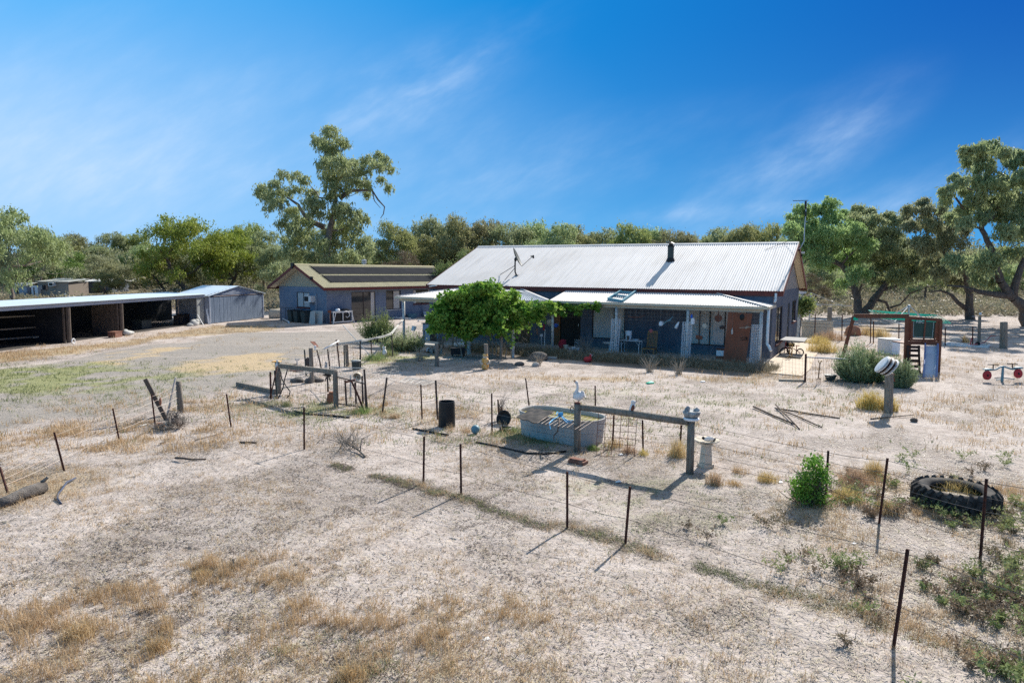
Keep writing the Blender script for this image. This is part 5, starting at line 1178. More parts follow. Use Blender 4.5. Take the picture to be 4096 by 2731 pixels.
m_=MB(); m_.tube([G('y3',x,y)+Vector((0,0,.02)) for x,y in ((725,915),(900,950),(1120,1000),(1300,1040),(1500,1050),(1750,1020))],.02,6); O('pipe','black poly pipe curving in front of the water trough','pipe',m_,M['black'],smooth=True)
m_=MB(); m_.tube([G('y2',x,y)+Vector((0,0,.02)) for x,y in ((720,905),(850,935),(1080,950),(1300,972))],.022,6); O('pipe','black poly pipe lying on grass in front of the chook pen','pipe',m_,M['black'],smooth=True)
# ---------------------------------------------------------------- barrel, tub, stump, ball
p=G('y3',392,725); r_=97*.3507*p.y/F*1.0; m_=MB(); hh=HT('y3',390,440,p).z
m_.lathe(p,[(r_*1.02,0),(r_*1.0,hh*.33),(r_*1.01,hh*.34),(r_*.97,hh*.66),(r_*.98,hh*.67),(r_*.94,hh),(r_*.86,hh),(r_*.90,.1)],28); O('barrel','open topped black plastic barrel standing in dry grass','barrel',m_,M['black'],smooth=False)
p=G('y3',1050,700); m_=MB(); c=HT('y3',1050,640,p); m_.lathe(c+Vector((0,0,0)),[(.02,-.02),(.13,-.02),(.19,.02),(.20,.05),(.18,.05),(.12,.0),(.01,.0)],22,axis=(-.5,-.8,.35)); O('plastic_tub','black round plastic dish leaning on a stump','tub',m_,M['black'])
p=G('y3',1015,660); tb=T('stump','dead shrub stump with bunched dry twigs beside the black dish','stump',p); m_=MB(); q=lambda x,y:HT('y3',x,y,p)
m_.tube([q(1000,665),q(985,560),q(975,420)],[.035,.03,.02],7); m_.tube([q(1020,665),q(1020,560),q(1010,500)],[.04,.035,.025],7); P('trunk',m_,M['wood_brown'],tb,smooth=True)
m_=MB(); rr=random.Random(8)
for i in range(26): a=q(1005+rr.randint(-20,35),480+rr.randint(0,120)); m_.tube([a,a+Vector((rr.uniform(-.05,.10),rr.uniform(-.1,.1),.15)),a+Vector((rr.uniform(-.08,.22),rr.uniform(-.15,.15),rr.uniform(.18,.42)))],[.005,.004,.002],3)
P('twigs',m_,M['wood_grey'],tb)
p=G('y3',1062,768); m_=MB(); m_.lathe(p,[(.14,0),(.15,.05),(.13,.06),(.11,.02)],18); m_.tube([HT('y3',1040,660,p),HT('y3',1018,740,p),HT('y3',1030,768,p)],.012,5); O('sprinkler','low black sprinkler dish with an upright pipe in green grass','sprinkler',m_,M['black'])
p=G('y3',718,805); m_=MB(); m_.ball(p+Vector((0,0,.09)),.10,.10,.10,16,10); O('ball','faded green glass ball lying in dry grass','ball',m_,M['teal'],smooth=True)
p=G('y4',612,690); fb=(p,ax_,bx_); m_=MB(fb); m_.box((-.17,-.09,-.02),(.17,.09,.06)); m_.box((-.15,-.07,.06),(.13,.06,.09)); O('brick_block','broken earthy red block lying under the left rail post','brick',m_,M['brick'])
# ---------------------------------------------------------------- statues on the rail
def bird(name,label,cat,base,body,mats,extra): pass
pt_=HT('y4',607,222,pa_); q=lambda x,y,dy=0:HT('y3',x,y,Vector((0,pa_.y+dy,0)))
gs_=T('goose_statue','white goose statue with stretched neck on the left timber post','statue',pt_)
m_=MB(); m_.lathe(pt_,[(.07,0),(.06,.025)],12); m_.tube([pt_,q(1902,420)],.008,5); P('base',m_,M['rust'],gs_)
m_=MB(); c=q(1900,375); m_.tube([q(1850,340),q(1862,375),q(1895,385),q(1925,365),q(1950,350)],[.025,.085,.10,.085,.03],12); m_.tube([q(1930,365),q(1955,390),q(1940,335),q(1930,318)],[.04,.045,.03,.01],8); P('body',m_,M['statue_white'],gs_,smooth=True)
m_=MB(); m_.tube([q(1860,365),q(1873,330),q(1884,290),q(1882,255),q(1872,235)],[.06,.036,.026,.024,.026],10); m_.ball(q(1871,228),.036,.036,.032,10,8); P('neck',m_,M['statue_white'],gs_,smooth=True)
m_=MB(); m_.tube([q(1868,228),q(1835,205)],[.018,.005],6); m_.tube([q(1868,222),q(1840,192)],[.014,.005],6); P('beak',m_,M['terracotta'],gs_)
kb=G('y4',1040,450); kb=ra_.lerp(rb_,.49); q=lambda x,y:HT('y4',x,y,kb)
ks=T('kookaburra_statue','kookaburra statue with brown wing perched mid rail','statue',kb)
m_=MB(); m_.tube([q(1020,285),q(1033,265),q(1042,240),q(1046,222)],[.02,.05,.05,.035],10); m_.ball(q(1046,212),.047,.043,.04,12,8); P('body',m_,M['statue_white'],ks,smooth=True)
m_=MB(); m_.tube([q(1058,208),q(1078,205)],[.014,.004],6); P('beak',m_,M['black'],ks)
m_=MB(); m_.tube([q(1028,272)-Vector((0,.045,0)),q(1040,250)-Vector((0,.05,0)),q(1042,230)-Vector((0,.04,0))],[.022,.035,.015],8); P('wing',m_,M['rust'],ks,smooth=True)
m_=MB(); m_.tube([q(1025,272),q(1003,295)],[.022,.014],6); m_.tube([q(1040,265),q(1040,292)],.008,4); P('tail',m_,M['statue_grey'],ks)
ht=HT('y4',1500,352,pb_); q=lambda x,y,dy=0:HT('y4',x,y,ht+Vector((0,dy,0)))
hs=T('hen_planter','grey speckled hen shaped planter on the right timber post','statue',ht)
m_=MB(); m_.lathe(ht,[(.13,0),(.145,.03),(.13,.045)],18); P('base',m_,M['plastic_white'],hs)
m_=MB(); c=q(1502,318); 
prof=[]; m_.lathe(ht+Vector((0,0,.045)),[(.08,0),(.14,.05),(.16,.10),(.14,.13),(.12,.12)],16); P('body',m_,M['statue_grey'],hs,smooth=True)
m_=MB(); m_.tube([q(1475,320),q(1462,290),q(1470,262),q(1474,252)],[.07,.06,.045,.025],10); m_.ball(q(1474,258),.04,.04,.04,8,6); m_.tube([q(1460,262),q(1450,266)],[.012,.003],5); P('head',m_,M['statue_grey'],hs,smooth=True)
m_=MB(); m_.tube([q(1525,320),q(1545,300),q(1548,272),q(1538,255)],[.07,.05,.045,.02],8); m_.tube([q(1530,310),q(1530,280),q(1522,262)],[.05,.035,.01],8); P('tail',m_,M['statue_grey'],hs,smooth=True)
# ring on the left post
m_=MB(); c=HT('y3',1845,530,pa_-Vector((0,.0,0))); m_.tube([c+Vector((-.045+.05*math.cos(t)*.6,0,.055*math.sin(t))) for t in np.linspace(0,6,12)],.009,5); O('iron_ring','iron ring hanging on the left timber post','ring',m_,M['dark_steel'])
# ---------------------------------------------------------------- bird bath
p=G('y4',1612,712); bb1=T('bird_bath','cream bird bath on a square tapering pedestal','bird bath',p); ht=HT('y4',1620,525,p).z
m_=MB(frame(p,20)); 
for z0,z1,w0,w1 in ((-.02,.05,.11,.11),(.05,ht-.06,.085,.065),(ht-.06,ht-.02,.08,.09)): m_.add([(s*w0,t*w0,z0) for s,t in ((-1,-1),(1,-1),(1,1),(-1,1))]+[(s*w1,t*w1,z1) for s,t in ((-1,-1),(1,-1),(1,1),(-1,1))],[(0,3,2,1),(4,5,6,7),(0,1,5,4),(1,2,6,5),(2,3,7,6),(3,0,4,7)])
P('pedestal',m_,M['stone_cream'],bb1)
m_=MB(); rb=.235
vs=[];fs=[];n=36
for j,(r,z) in enumerate(((.05,-.02),(.16,0),(1,.055),(1.0,.075),(.86,.05),(.2,.02),(.0,.02))):
    for k in range(n):
        sc=1+ (.045*math.cos(k*2*math.pi*9/n) if r>.8 else 0); a=2*math.pi*k/n; vs.append((p.x+rb*r*sc*math.cos(a),p.y+rb*r*sc*math.sin(a),ht-.02+z+(.01*math.cos(k*2*math.pi*9/n) if r>.8 else 0)))
for j in range(6):
    for k in range(n): fs.append((j*n+k,j*n+(k+1)%n,(j+1)*n+(k+1)%n,(j+1)*n+k))
m_.add(vs,fs); P('bowl',m_,M['stone_cream'],bb1,smooth=True)
q=lambda x,y:HT('y4',x,y,p); mg=T('magpie_statue','black and white magpie figure lying in the bird bath bowl','statue',(p.x,p.y,ht+.02))
m_=MB(); m_.tube([q(1600,505),q(1630,500),q(1660,500),q(1680,503)],[.03,.05,.045,.02],10); P('body',m_,M['statue_white'],mg,smooth=True)
m_=MB(); m_.tube([q(1598,503),q(1592,490),q(1600,482)],[.02,.03,.015],8); m_.tube([q(1668,508),q(1690,498)],[.035,.022],8); m_.tube([q(1630,515),q(1650,500),q(1655,488)],[.015,.03,.012],8); P('wings',m_,M['black'],mg,smooth=True)
# ---------------------------------------------------------------- tractor tyre
tc_=G('y5',1608,800,.26); R0=272*.5739*tc_.y/F; c=Vector((tc_.x,tc_.y,0)); ty=T('tractor_tyre','big worn tractor tyre lying flat and filled with weeds','tyre',c)
m_=MB(); m_.lathe(c,[(R0*.62,.03),(R0*.86,.0),(R0*.93,.04),(R0*.95,.15),(R0*.92,.27),(R0*.84,.31),(R0*.70,.30),(R0*.60,.27),(R0*.60,.24),(R0*.72,.24)],48,cap=False); P('casing',m_,M['rubber'],ty,smooth=True)
m_=MB()
for i in range(26):
    for sgn,z0 in ((1,0),(-1,.0)):
        a=2*math.pi*(i+(.5 if sgn<0 else 0))/26; da=.16
        if sgn>0: pts=[(a,.985,.15),(a+da*.6,.985,.26),(a+da,.88,.325)]
        else: pts=[(a,.985,.15),(a+da*.6,.985,.05),(a+da,.92,.0)]
        pp=[Vector((c.x+R0*r*math.cos(t),c.y+R0*r*math.sin(t),z)) for t,r,z in pts]
        m_.beam(pp[0],pp[1],.05,.05,up=(math.cos(a),math.sin(a),0)); m_.beam(pp[1],pp[2],.055,.04,up=(math.cos(a),math.sin(a),.5))
P('tread',m_,M['rubber'],ty)
m_=MB(); m_.lathe(c,[(R0*.66,.0),(R0*.66,.13),(R0*.3,.17),(.01,.18)],28); P('soil_fill',m_,M['plank'],ty,smooth=True)
# ---------------------------------------------------------------- leafy things
def leaf_thing(name,label,cat,loc,V,F_,r_,mt,stems=None,smt='wood_dark',part='foliage'):
    t=T(name,label,cat,loc); me=np_mesh(V-np.array(Vector(loc)),F_,M[mt],r_); o=bpy.data.objects.new(part,me); link(o); o.parent=t
    if stems: P('stem',stems,M[smt],t)
    return t
def spiky(name,label,cat,loc,rx,ry,h,ns,mt,seed,nl=22,ll=.05,lw=.012,out=.55,stem=True,smt='wood_dark',hb=.75):
    rr=np.random.RandomState(seed); a=rr.rand(ns)*2*math.pi; q=np.sqrt(rr.rand(ns)); bx=loc[0]+np.cos(a)*q*rx*.45; by=loc[1]+np.sin(a)*q*ry*.45
    tx=loc[0]+np.cos(a)*q*rx*(.75+.5*rr.rand(ns)); tyy=loc[1]+np.sin(a)*q*ry*(.75+.5*rr.rand(ns)); lob=.78+.16*np.sin(a*3+seed)+.12*np.sin(a*5.3+seed*2); tx=loc[0]+(tx-loc[0])*lob; tyy=loc[1]+(tyy-loc[1])*lob; th=h*(1-.5*q**2)*lob*1.15*(hb-.2+(1.3-hb)*rr.rand(ns)**.8)
    t=np.tile(np.linspace(.12,1,nl),ns); k=np.repeat(np.arange(ns),nl); ease=t**1.7
    pos=np.stack([bx[k]+(tx-bx)[k]*t,by[k]+(tyy-by)[k]*t,loc[2]+th[k]*(t*.35+.65*ease)],-1)+rr.randn(ns*nl,3)*.012
    V,F_,r_=leaves(pos,ll*(.6+.8*rr.rand(len(pos))),lw*(.7+.6*rr.rand(len(pos))),rr,-.9)
    m_=None
    if stem:
        m_=MB()
        for i in range(0,ns,5): m_.tube([(bx[i],by[i],loc[2]),((bx[i]+tx[i])/2,(by[i]+tyy[i])/2,loc[2]+th[i]*.38),(tx[i],tyy[i],loc[2]+th[i]*.95)],[.009,.007,.003],3,cap=False)
    return leaf_thing(name,label,cat,loc,V,F_,r_,mt,m_,smt)
def clump(name,label,loc,rad,h,n,mt,seed,w_=.007,lean=.7,cat='grass clump'):
    rr=np.random.RandomState(seed); a=rr.rand(n)*2*math.pi; q=rr.rand(n)**.8*rad; p_=np.stack([loc[0]+np.cos(a)*q,loc[1]+np.sin(a)*q,np.full(n,loc[2]-.01)],-1)
    V,F_,r_=blades(p_,h*(.35+.85*rr.rand(n))*(1-.45*(q/rad)**2),np.full(n,w_),lean*(.3+rr.rand(n)),rr); me=np_mesh(V-np.array(Vector(loc)),F_,M[mt],r_); o=bpy.data.objects.new(name,me); link(o); o.location=loc
    tag(o,label,cat,'tall dry grass clumps'); return o
spiky('rosemary_bush','large grey green rosemary bush beside the wire gate','bush',tuple(G('z6',740,930)),1.25,1.0,1.25,950,'leaf_rosemary',21,34,.085,.020)
spiky('rosemary_bush','lower right lobe of rosemary growing behind the reel post','bush',tuple(G('z6',1110,990)),.62,.6,.95,420,'leaf_rosemary',22,28,.085,.02)
spiky('rosemary_bush','pale green upright bush at the left verandah post','bush',tuple(G('z2',1470,1330)),1.1,.9,1.45,620,'leaf_bright',23,30,.11,.026)
spiky('spiky_plant','dark spiky plant in the shade beneath the left verandah post','plant',tuple(G('z2',1750,1440)),1.5,.7,1.0,380,'leaf_dark',24,18,.11,.03)
cs=(('y4',1390,640,.20,.48,420,'straw','dry golden grass clump behind the right rail post'),('y4',1010,610,.17,.26,260,'straw','short yellowing grass clump under the mesh panel'),('y4',1125,630,.12,.2,160,'straw','small grass clump at the foot of a picket under the rail'),('y4',895,560,.2,.26,260,'straw','grass clump in front of the first picket under the rail'),
 ('y4',1680,860,.16,.32,360,'straw','green tinged grass clump right of the bird bath'),('y5',295,740,.20,.25,360,'straw','round dry grass clump left of the green bush'),('y5',60,770,.16,.16,220,'straw','low dry grass clump left of the round one'),
 ('y5',900,760,.26,.42,520,'straw','tall golden grass clump right of the green bush'),('y5',1035,700,.18,.40,420,'straw','golden grass clump close behind a picket'),('y5',850,880,.26,.34,380,'straw','tangled straw grass between bush and picket'),('y5',1115,960,.2,.3,300,'straw','straw grass around the foot of the picket left of tyre'),
 ('z6',820,1200,.34,.62,520,'straw','tall feathery grass left of the reel post'),('z6',1010,1220,.22,.5,380,'straw','feathery grass at the foot of the reel post'),('z6',350,640,.7,.75,700,'straw','tall golden grass beside the concrete path'),('z6',300,560,.6,.6,500,'straw','tall golden grass near the cream sheet fence'),('z6',420,520,.9,.7,600,'straw','broad golden grass patch left of the swing leg'),('z6',780,470,.6,.7,420,'straw','golden grass tuft behind the upturned barrow'),('z6',915,490,.6,.7,420,'straw','golden grass tuft along the back fence'),('z6',1750,550,.35,.5,240,'straw','golden grass tuft beside the red scooter'),
 ('y5',1600,870,.40,.40,1100,'straw','straw grass growing up inside the tractor tyre'),('y5',1760,860,.25,.22,420,'straw','yellow grass spilling over the right side of the tyre'),('y6',1600,945,.17,.22,420,'straw','green hearted grass clump at the bottom edge'),('y6',360,740,.18,.2,420,'straw','golden grass clump in the lower left corner'),('y6',150,700,.22,.16,420,'straw','wide golden grass clump near the left edge'),('y6',720,800,.14,.16,300,'straw','golden grass clump lower left of centre'),('y6',930,460,.12,.12,220,'straw','golden grass clump beside the dark bottle shape'),
 ('y2',640,850,.2,.22,300,'weed_green','green grass tussock at the foot of the hose'),('z2',1420,1540,.55,.35,520,'weed_green','green grass mound in front of the pale bush'),('z2',1570,1490,.5,.38,420,'weed_green','green grass mound around the white ornament'),('y2',1430,920,.25,.25,300,'weed_green','green grass tuft at the pen corner'),('y3',2060,990,.14,.14,300,'weed_green','bright green grass at the right end of trough'),('y3',1130,780,.3,.12,500,'leaf_bright','bright green grass at the left end of trough'))
for i,(z,x,y,r,h,n,mt,lb) in enumerate(cs): clump('grass_clump',lb,tuple(G(z,x,y)),r,h,n,mt,300+i,w_=.006 if z[0]=='y' else .014)
# green leafy bush by the picket
p=G('y5',610,900); rr=np.random.RandomState(41); q=lambda x,y,dy=0:HT('y5',x,y,p+Vector((0,dy,0)))
cl=[q(*c,rr.randn()*.1) for c in ((600,620),(640,600),(650,660),(560,720),(600,700),(540,760),(600,780),(650,740),(500,770),(560,810),(620,830),(520,840),(680,700),(600,860),(660,850))]
pos=np.concatenate([np.array(c)+rr.randn(190,3)*[.055,.09,.055] for c in cl]); V,F_,r_=leaves(pos,.042*(.6+.8*rr.rand(len(pos))),.032*(.6+.8*rr.rand(len(pos))),rr,.3)
m_=MB(); r2=random.Random(4)
for i in range(90):
    a=r2.uniform(-.42,.34); e=Vector((p.x+a,p.y+r2.uniform(-.3,.3),r2.uniform(.25,.62))); m_.tube([p+Vector((a*.4,r2.uniform(-.1,.1),0)),p.lerp(e,.5)+Vector((0,0,.12)),e],[.006,.004,.002],3,cap=False)
leaf_thing('green_bush','bright green leafy bush tangled around a star picket','bush',tuple(p),V,F_,r_,'leaf_bright',m_,'wood_grey')
spiky('dry_bush','dark wiry undergrowth below the bright green bush','bush',(p.x-.02,p.y+.03,0),.48,.34,.42,260,'weed_brown',44,12,.03,.006,stem=True)
# bare fallen branch bush, left foreground
p=G('y2',1330,1340); tb=T('dead_branch','fallen leafless grey branch with fine twigs on the sand','branch',p); m_=MB(); rr=random.Random(6); g_=lambda x,y,h=0:G('y2',x,y)+Vector((0,0,h))
m_.tube([g_(1465,1385,.02),g_(1400,1330,.04),g_(1300,1290,.08),g_(1180,1250,.12)],[.02,.018,.012,.005],6); m_.tube([g_(1415,1340,.03),HT('y2',1420,1250,p),HT('y2',1430,1190,p),HT('y2',1530,1140,p)],[.014,.011,.009,.004],5)
P('limb',m_,M['wood_grey'],tb,smooth=True); m_=MB()
for i in range(90):
    s=g_(1180+rr.randint(0,250),1250+rr.randint(0,90),.05); d=Vector((rr.uniform(-.45,.35),rr.uniform(-.3,.3),rr.uniform(.05,.5))); m_.tube([s,s+d*.5+Vector((0,0,.04)),s+d],[.004,.003,.0015],3,cap=False)
P('twigs',m_,M['wood_grey'],tb)
# ---------------------------------------------------------------- grapevine and its pergola
vb_=G('z3',760,1420); VY=vb_.y+.9; rr=np.random.RandomState(61); cl=[]
qv=lambda x,y,dy=0:D('z3',x,y,VY+dy)
for (x,y,r) in ((820,650,60),(930,640,55),(1030,660,50),(700,700,60),(620,740,60),(500,800,50),(430,880,50),(360,980,50),(340,1080,40),(1150,900,50),(1180,1010,45),(1120,1060,45),(780,1120,40),(660,1130,40),(1060,1100,40),(820,680,70),(900,660,60),(1000,690,70),(760,740,80),(900,760,100),(1020,780,90),(660,790,80),(560,770,60),(760,850,110),(900,880,110),(1040,880,90),(1120,760,60),(1180,730,50),(560,870,80),(470,880,60),(640,930,100),(420,960,60),(500,990,80),(740,990,100),(880,1000,100),(1000,1000,80),(360,1040,55),(460,1060,55),(600,1080,70),(1060,960,60),(1110,880,50),(700,1090,50),(880,1090,50),(960,1070,50),(520,720,30),(1200,860,55),(1250,830,45),(1290,880,55),(1190,950,60),(1340,940,50),(1400,900,45),(1260,980,50),(1420,960,40),(1500,850,45),(1560,820,45),(1600,860,30),(1480,920,35)):
    for s in range(3): cl.append((qv(x+rr.randn()*r*.3,y+rr.randn()*r*.25,(rr.rand()-.5)*(2.4 if x<1150 else .9)),r*.38265*VY/F))
for x,y in ((1660,830),(1700,860),(1750,840),(1790,870),(1850,860),(1860,910),(1900,850),(1960,840),(2020,850),(2070,830),(2060,870),(1640,900),(1710,920),(1580,900)): cl.append((D('z3',x,y,hw(*( HB('z3',x,y,-2.1)[0],-2.15)).y),.13))
pos=[];w_=sum(c[1]**2 for c in cl)
for c,r in cl:
    k=max(40,int(34000*r*r/w_)); d=rr.randn(k,3); d/=np.linalg.norm(d,axis=1)[:,None]; pos.append(np.array(c)+d*(r*(.55+.5*rr.rand(k)))[:,None]*[1,1,.85])
for i in range(330):
    c,r=cl[rr.randint(0,len(cl)-14)]; a=rr.rand()*6.28; e=Vector((math.cos(a),math.sin(a)*.8,rr.rand()*1.3-.7)).normalized(); L0_=r+rr.rand()**2*.75; t=np.linspace(.5,1,14)[:,None]
    p_=np.array(c)+np.array(e)*t*L0_; p_[:,2]-=(t[:,0]-.5)**2*rr.rand()*1.2; pos.append(p_+rr.randn(14,3)*.035)
pos=np.concatenate(pos); V,F_,r_=leaves(pos,.14*(.45+.95*rr.rand(len(pos))),.125*(.5+.9*rr.rand(len(pos))),rr,.5,.2)
m_=MB(); r2=random.Random(9); vg=G('z3',960,1400)
for (x0,y0,x1,y1) in ((975,1380,970,1130),(960,1260,900,1120),(1000,1300,900,1150),(1100,1350,1060,1100),(1050,1400,1120,1120),(1170,1390,1230,1100),(990,1400,1010,1150),(650,1400,560,1100)):
    a=qv(x0,y0,-.2); a.z=0; b=qv(x1,y1,0); m_.tube([a,a.lerp(b,.35)+Vector((r2.uniform(-.15,.15),0,0)),a.lerp(b,.7)+Vector((r2.uniform(-.15,.15),0,0)),b],[.028,.022,.018,.012],5)
for i in range(50): a=qv(r2.randint(880,1320),r2.randint(1080,1250),r2.uniform(-.5,.5)); m_.tube([a,a+Vector((r2.uniform(-.4,.4),r2.uniform(-.2,.2),r2.uniform(-.3,.2))),a+Vector((r2.uniform(-.6,.6),r2.uniform(-.2,.2),r2.uniform(-.7,.2)))],[.006,.004,.002],3,cap=False)
leaf_thing('grapevine','huge leafy grapevine mounded over posts in front of the verandah','vine',tuple(Vector((vg.x,vg.y,0))),V,F_,r_,'leaf_vine',m_,'wood_grey')
def single_post(label,z,b,t,r,mt='wood_grey',name='timber_post',cat='post',group=None):
    p=G(z,*b); q=HT(z,*t,p); m_=MB(); m_.tube([p-Vector((0,0,.1)),p.lerp(q,.5),q],[r*1.04,r,r*.97],10); return O(name,label,cat,m_,M[mt],group,smooth=False)
for lb,b,t,r in (('timber post at left end of the vine bed, beside the toy bus',(385,1478),(382,1243),.075),('short timber post directly behind the gnome',(905,1505),(897,1243),.075),('thin timber post under the right half of grapevine',(1050,1400),(1066,1100),.06),('white post nearest the gap under the grapevine',(722,1350),(722,1120),.075),('slim white post under the left of grapevine',(652,1270),(650,1080),.055),('brown bark post under the left of grapevine',(555,1290),(556,1095),.045),('white wire wrapped post at the right of the grapevine',(1182,1385),(1180,1000),.055)):
    single_post(lb,'z3',b,t,r,'post_white' if 'white' in lb else 'wood_grey')
# mesh along the verandah front
def hpt(z,x,y,b=-2.05): a,h=HB(z,x,y,b); return Vector(hw(a,b,h))
m_=MB(); 
for i in range(34): a=.15+i*.265; m_.tube([hw(a,-1.95,0.02 if a>9 else 1.55),hw(a,-1.95,2.05)],.0035,3,cap=False)
for j in range(4): m_.tube([hw(.15,-1.95,2.05-j*.155),hw(9.1,-1.95,2.05-j*.155)],.0035,3,cap=False)
O('wire_mesh','rusty netting strung along the top of the verandah front','wire mesh',m_,M['wire'])
m_=MB()
for i in range(18): a=9.1+i*.2; m_.tube([hw(a,-3.3,0.0),hw(a,-3.3,1.25)],.0045,3,cap=False)
for j in range(7): m_.tube([hw(9.1,-3.3,.1+j*.19),hw(12.5,-3.3,.1+j*.19)],.0045,3,cap=False)
O('wire_mesh','square wire mesh standing below the grapevine','wire mesh',m_,M['wire'])
for a,lb in ((6.1,'white plastic mesh tube around the left of the three wrapped posts'),(3.02,'white plastic mesh tube around the middle wrapped post'),(.30,'white plastic mesh tube around the corner verandah post')):
    m_=MB(); rr=random.Random(int(a*10)); r_=.19
    for k in range(14):
        t=2*math.pi*k/14; m_.beam(hw(a+r_*math.cos(t)+.05,-1.88+r_*math.sin(t)*.8,0),hw(a+r_*math.cos(t)*1.05,-1.88+r_*math.sin(t)*.8,1.60),.010,.004)
    for j in range(26):
        z_=.04+j*.0615; m_.tube([hw(a+r_*math.cos(t)+.04*(1-j/26),-1.88+r_*math.sin(t)*.8,z_) for t in [2*math.pi*k/14 for k in range(14)]],.0055,4,closed=True)
    O('mesh_tube',lb,'plastic mesh',m_,M['plastic_white'])
# leaning rusty door
c0=HB('z4',1183,1343,-2.1)[0]; c1=HB('z4',1400,1350,-2.1)[0]; dt=[Vector(hw(c0,-2.08,.0)),Vector(hw(c1,-2.08,.0)),Vector(hw(HB('z4',1470,835,-1.97)[0],-1.97,2.02)),Vector(hw(HB('z4',1238,828,-1.97)[0],-1.97,2.05))]
m_=MB(); m_.slab([(p.x,p.y,p.z) for p in dt],.05)
ld=T('leaning_door','tall rusty brown door leaning between the last two verandah posts','door',dt[0].lerp(dt[1],.5)); P('panel',m_,M['rust_door'],ld)
nn_=(dt[1]-dt[0]).cross(dt[3]-dt[0]).normalized(); nn_=nn_ if nn_.y<0 else -nn_; 
m_=MB(); 
for y in (1088,1108): a=hpt('z4',1355,y,-2.03)+nn_*.03; b=hpt('z4',1425,y-3,-2.03)+nn_*.03; m_.tube([a,b],.009,5)
m_.box(hpt('z4',1410,1078,-2.05),hpt('z4',1422,1100,-2.02)); P('latch',m_,M['black'],ld)
# wooden chair
def HP(z,x,y,b): a,h=HB(z,x,y,b); return Vector((a,b,h))
ch=T('wooden_chair','brown slatted wooden chair standing before the dark verandah wall','chair',hw(4.8,-1.1,.07)); A_=lambda x,y,b=-1.15:HP('z4',x,y,b)
sc_=A_(475,1190); a1,a0=A_(412,1190).x,A_(535,1190).x
m_=MB(HF); zs=A_(450,1195).z; m_.box((a0,-1.35,zs),(a1,-.9,zs+.04)); P('seat',m_,M['chair_wood'],ch)
for a,b in ((a0+.03,-1.32),(a1-.03,-1.32),(a0+.03,-.93),(a1-.03,-.93)): m_=MB(HF); m_.beam((a,b,.075),(a,b,zs),.04,.04); P('leg',m_,M['chair_wood'],ch)
m_=MB(HF); bl,br=A_(455,1150,-.9).x,A_(545,1150,-.9).x; bz=A_(500,1030,-.8).z
for a in (bl,br): m_.beam((a,-.92,zs),(a,-.80,bz),.04,.03)
m_.beam((bl,-.80,bz),(br,-.80,bz),.03,.10); m_.beam((bl,-.91,zs+.13),(br,-.91,zs+.13),.03,.05)
for i in range(6): a=bl+(br-bl)*(i+.8)/6.6; m_.beam((a,-.91,zs+.13),(a,-.81,bz),.035,.014)
P('backrest',m_,M['chair_wood'],ch)
# folding table
ft=T('folding_table','folding table holding a white bucket against the verandah wall','table',hw(5.6,-1.1,.07)); zt=A_(300,1105,-1.2).z; tl,tr2=A_(195,1105,-1.2).x,A_(425,1105,-1.2).x
m_=MB(HF); m_.box((tr2,-1.5,zt-.04),(tl,-.9,zt)); P('tabletop',m_,M['grey_zinc'],ft)
for a,s in ((tl-.12,-1),(tr2+.14,1)):
    for b in (-1.42,-1.0): m_=MB(HF); m_.tube([(a-s*.0,b,zt-.04),(a+s*.03,b,.08)],.014,6); m_.tube([(a,b,zt-.25),(a-s*.18*-1,b,zt-.05)],.008,4); P('leg',m_,M['white'],ft)
def on_table(name,label,cat,x,r,h,mt,z=zt,b=-1.2,prof=None,zz='z4',yy=1100,**k):
    a=HP(zz,x,yy,b).x; m_=MB(HF); m_.lathe((a,b,z),prof or [(r*.85,0),(r,h*.97),(r*1.04,h),(r*.9,h),(r*.8,.02)],16); return O(name,label,cat,m_,M[mt],**k)
on_table('bucket','tall white plastic bucket on the folding table','bucket',275,.145,.38,'plastic_white')
on_table('jar','small dark tin beside the white bucket','tin',270,.055,.18,'wood_dark',b=-1.4)
on_table('plate','white plate near the right end of the folding table','plate',345,.16,.03,'plastic_white')
# box and cloth things on verandah floor
a=HP('z4',1160,1310,-1.3); m_=MB(HF); m_.box((a.x-.14,-1.45,.08),(a.x+.14,-1.2,.45)); cb2=T('cool_box','white cool box with red base beside the leaning door','box',hw(a.x,-1.3,.08)); P('body',m_,M['plastic_white'],cb2); m_=MB(HF); m_.box((a.x-.15,-1.46,.45),(a.x+.15,-1.19,.50)); P('lid',m_,M['rust'],cb2); m_=MB(HF); m_.box((a.x-.145,-1.455,.08),(a.x+.145,-1.195,.22)); P('base',m_,M['rust'],cb2)
B5=lambda x,y,b=-1.6:HP('w5',x,y,b)
p=B5(510,690); m_=MB(HF); m_.ball((p.x,-1.6,.30),.20,.14,.24,12,8); m_.ball((p.x-.13,-1.6,.16),.12,.12,.14,10,6); m_.ball((p.x-.1,-1.62,.45),.10,.08,.09,10,6); O('red_cloth','red cloth bundle sitting on the verandah edge','cloth',m_,M['red_cloth'],smooth=True)
def wbowl(name,label,x,y,r,h,mt,z='w5',b=-1.55,base=.08):
    a=HP(z,x,y,b); m_=MB(HF); m_.lathe((a.x,b,base),[(r*.6,0),(r,h),(r*.93,h),(r*.5,.02)],16); O(name,label,'bowl' if 'bowl' in name else 'bucket',m_,M[mt])
wbowl('bucket','small cream bucket in front of the red cloth',545,685,.12,.24,'stone_cream',b=-1.8)
wbowl('bowl','flat white bowl right of the cream bucket',585,660,.08,.07,'plastic_white'); wbowl('bowl','larger white bowl in the middle of three bowls',622,655,.12,.13,'plastic_white'); wbowl('bowl','low white bowl furthest right on the verandah floor',664,660,.11,.09,'plastic_white')
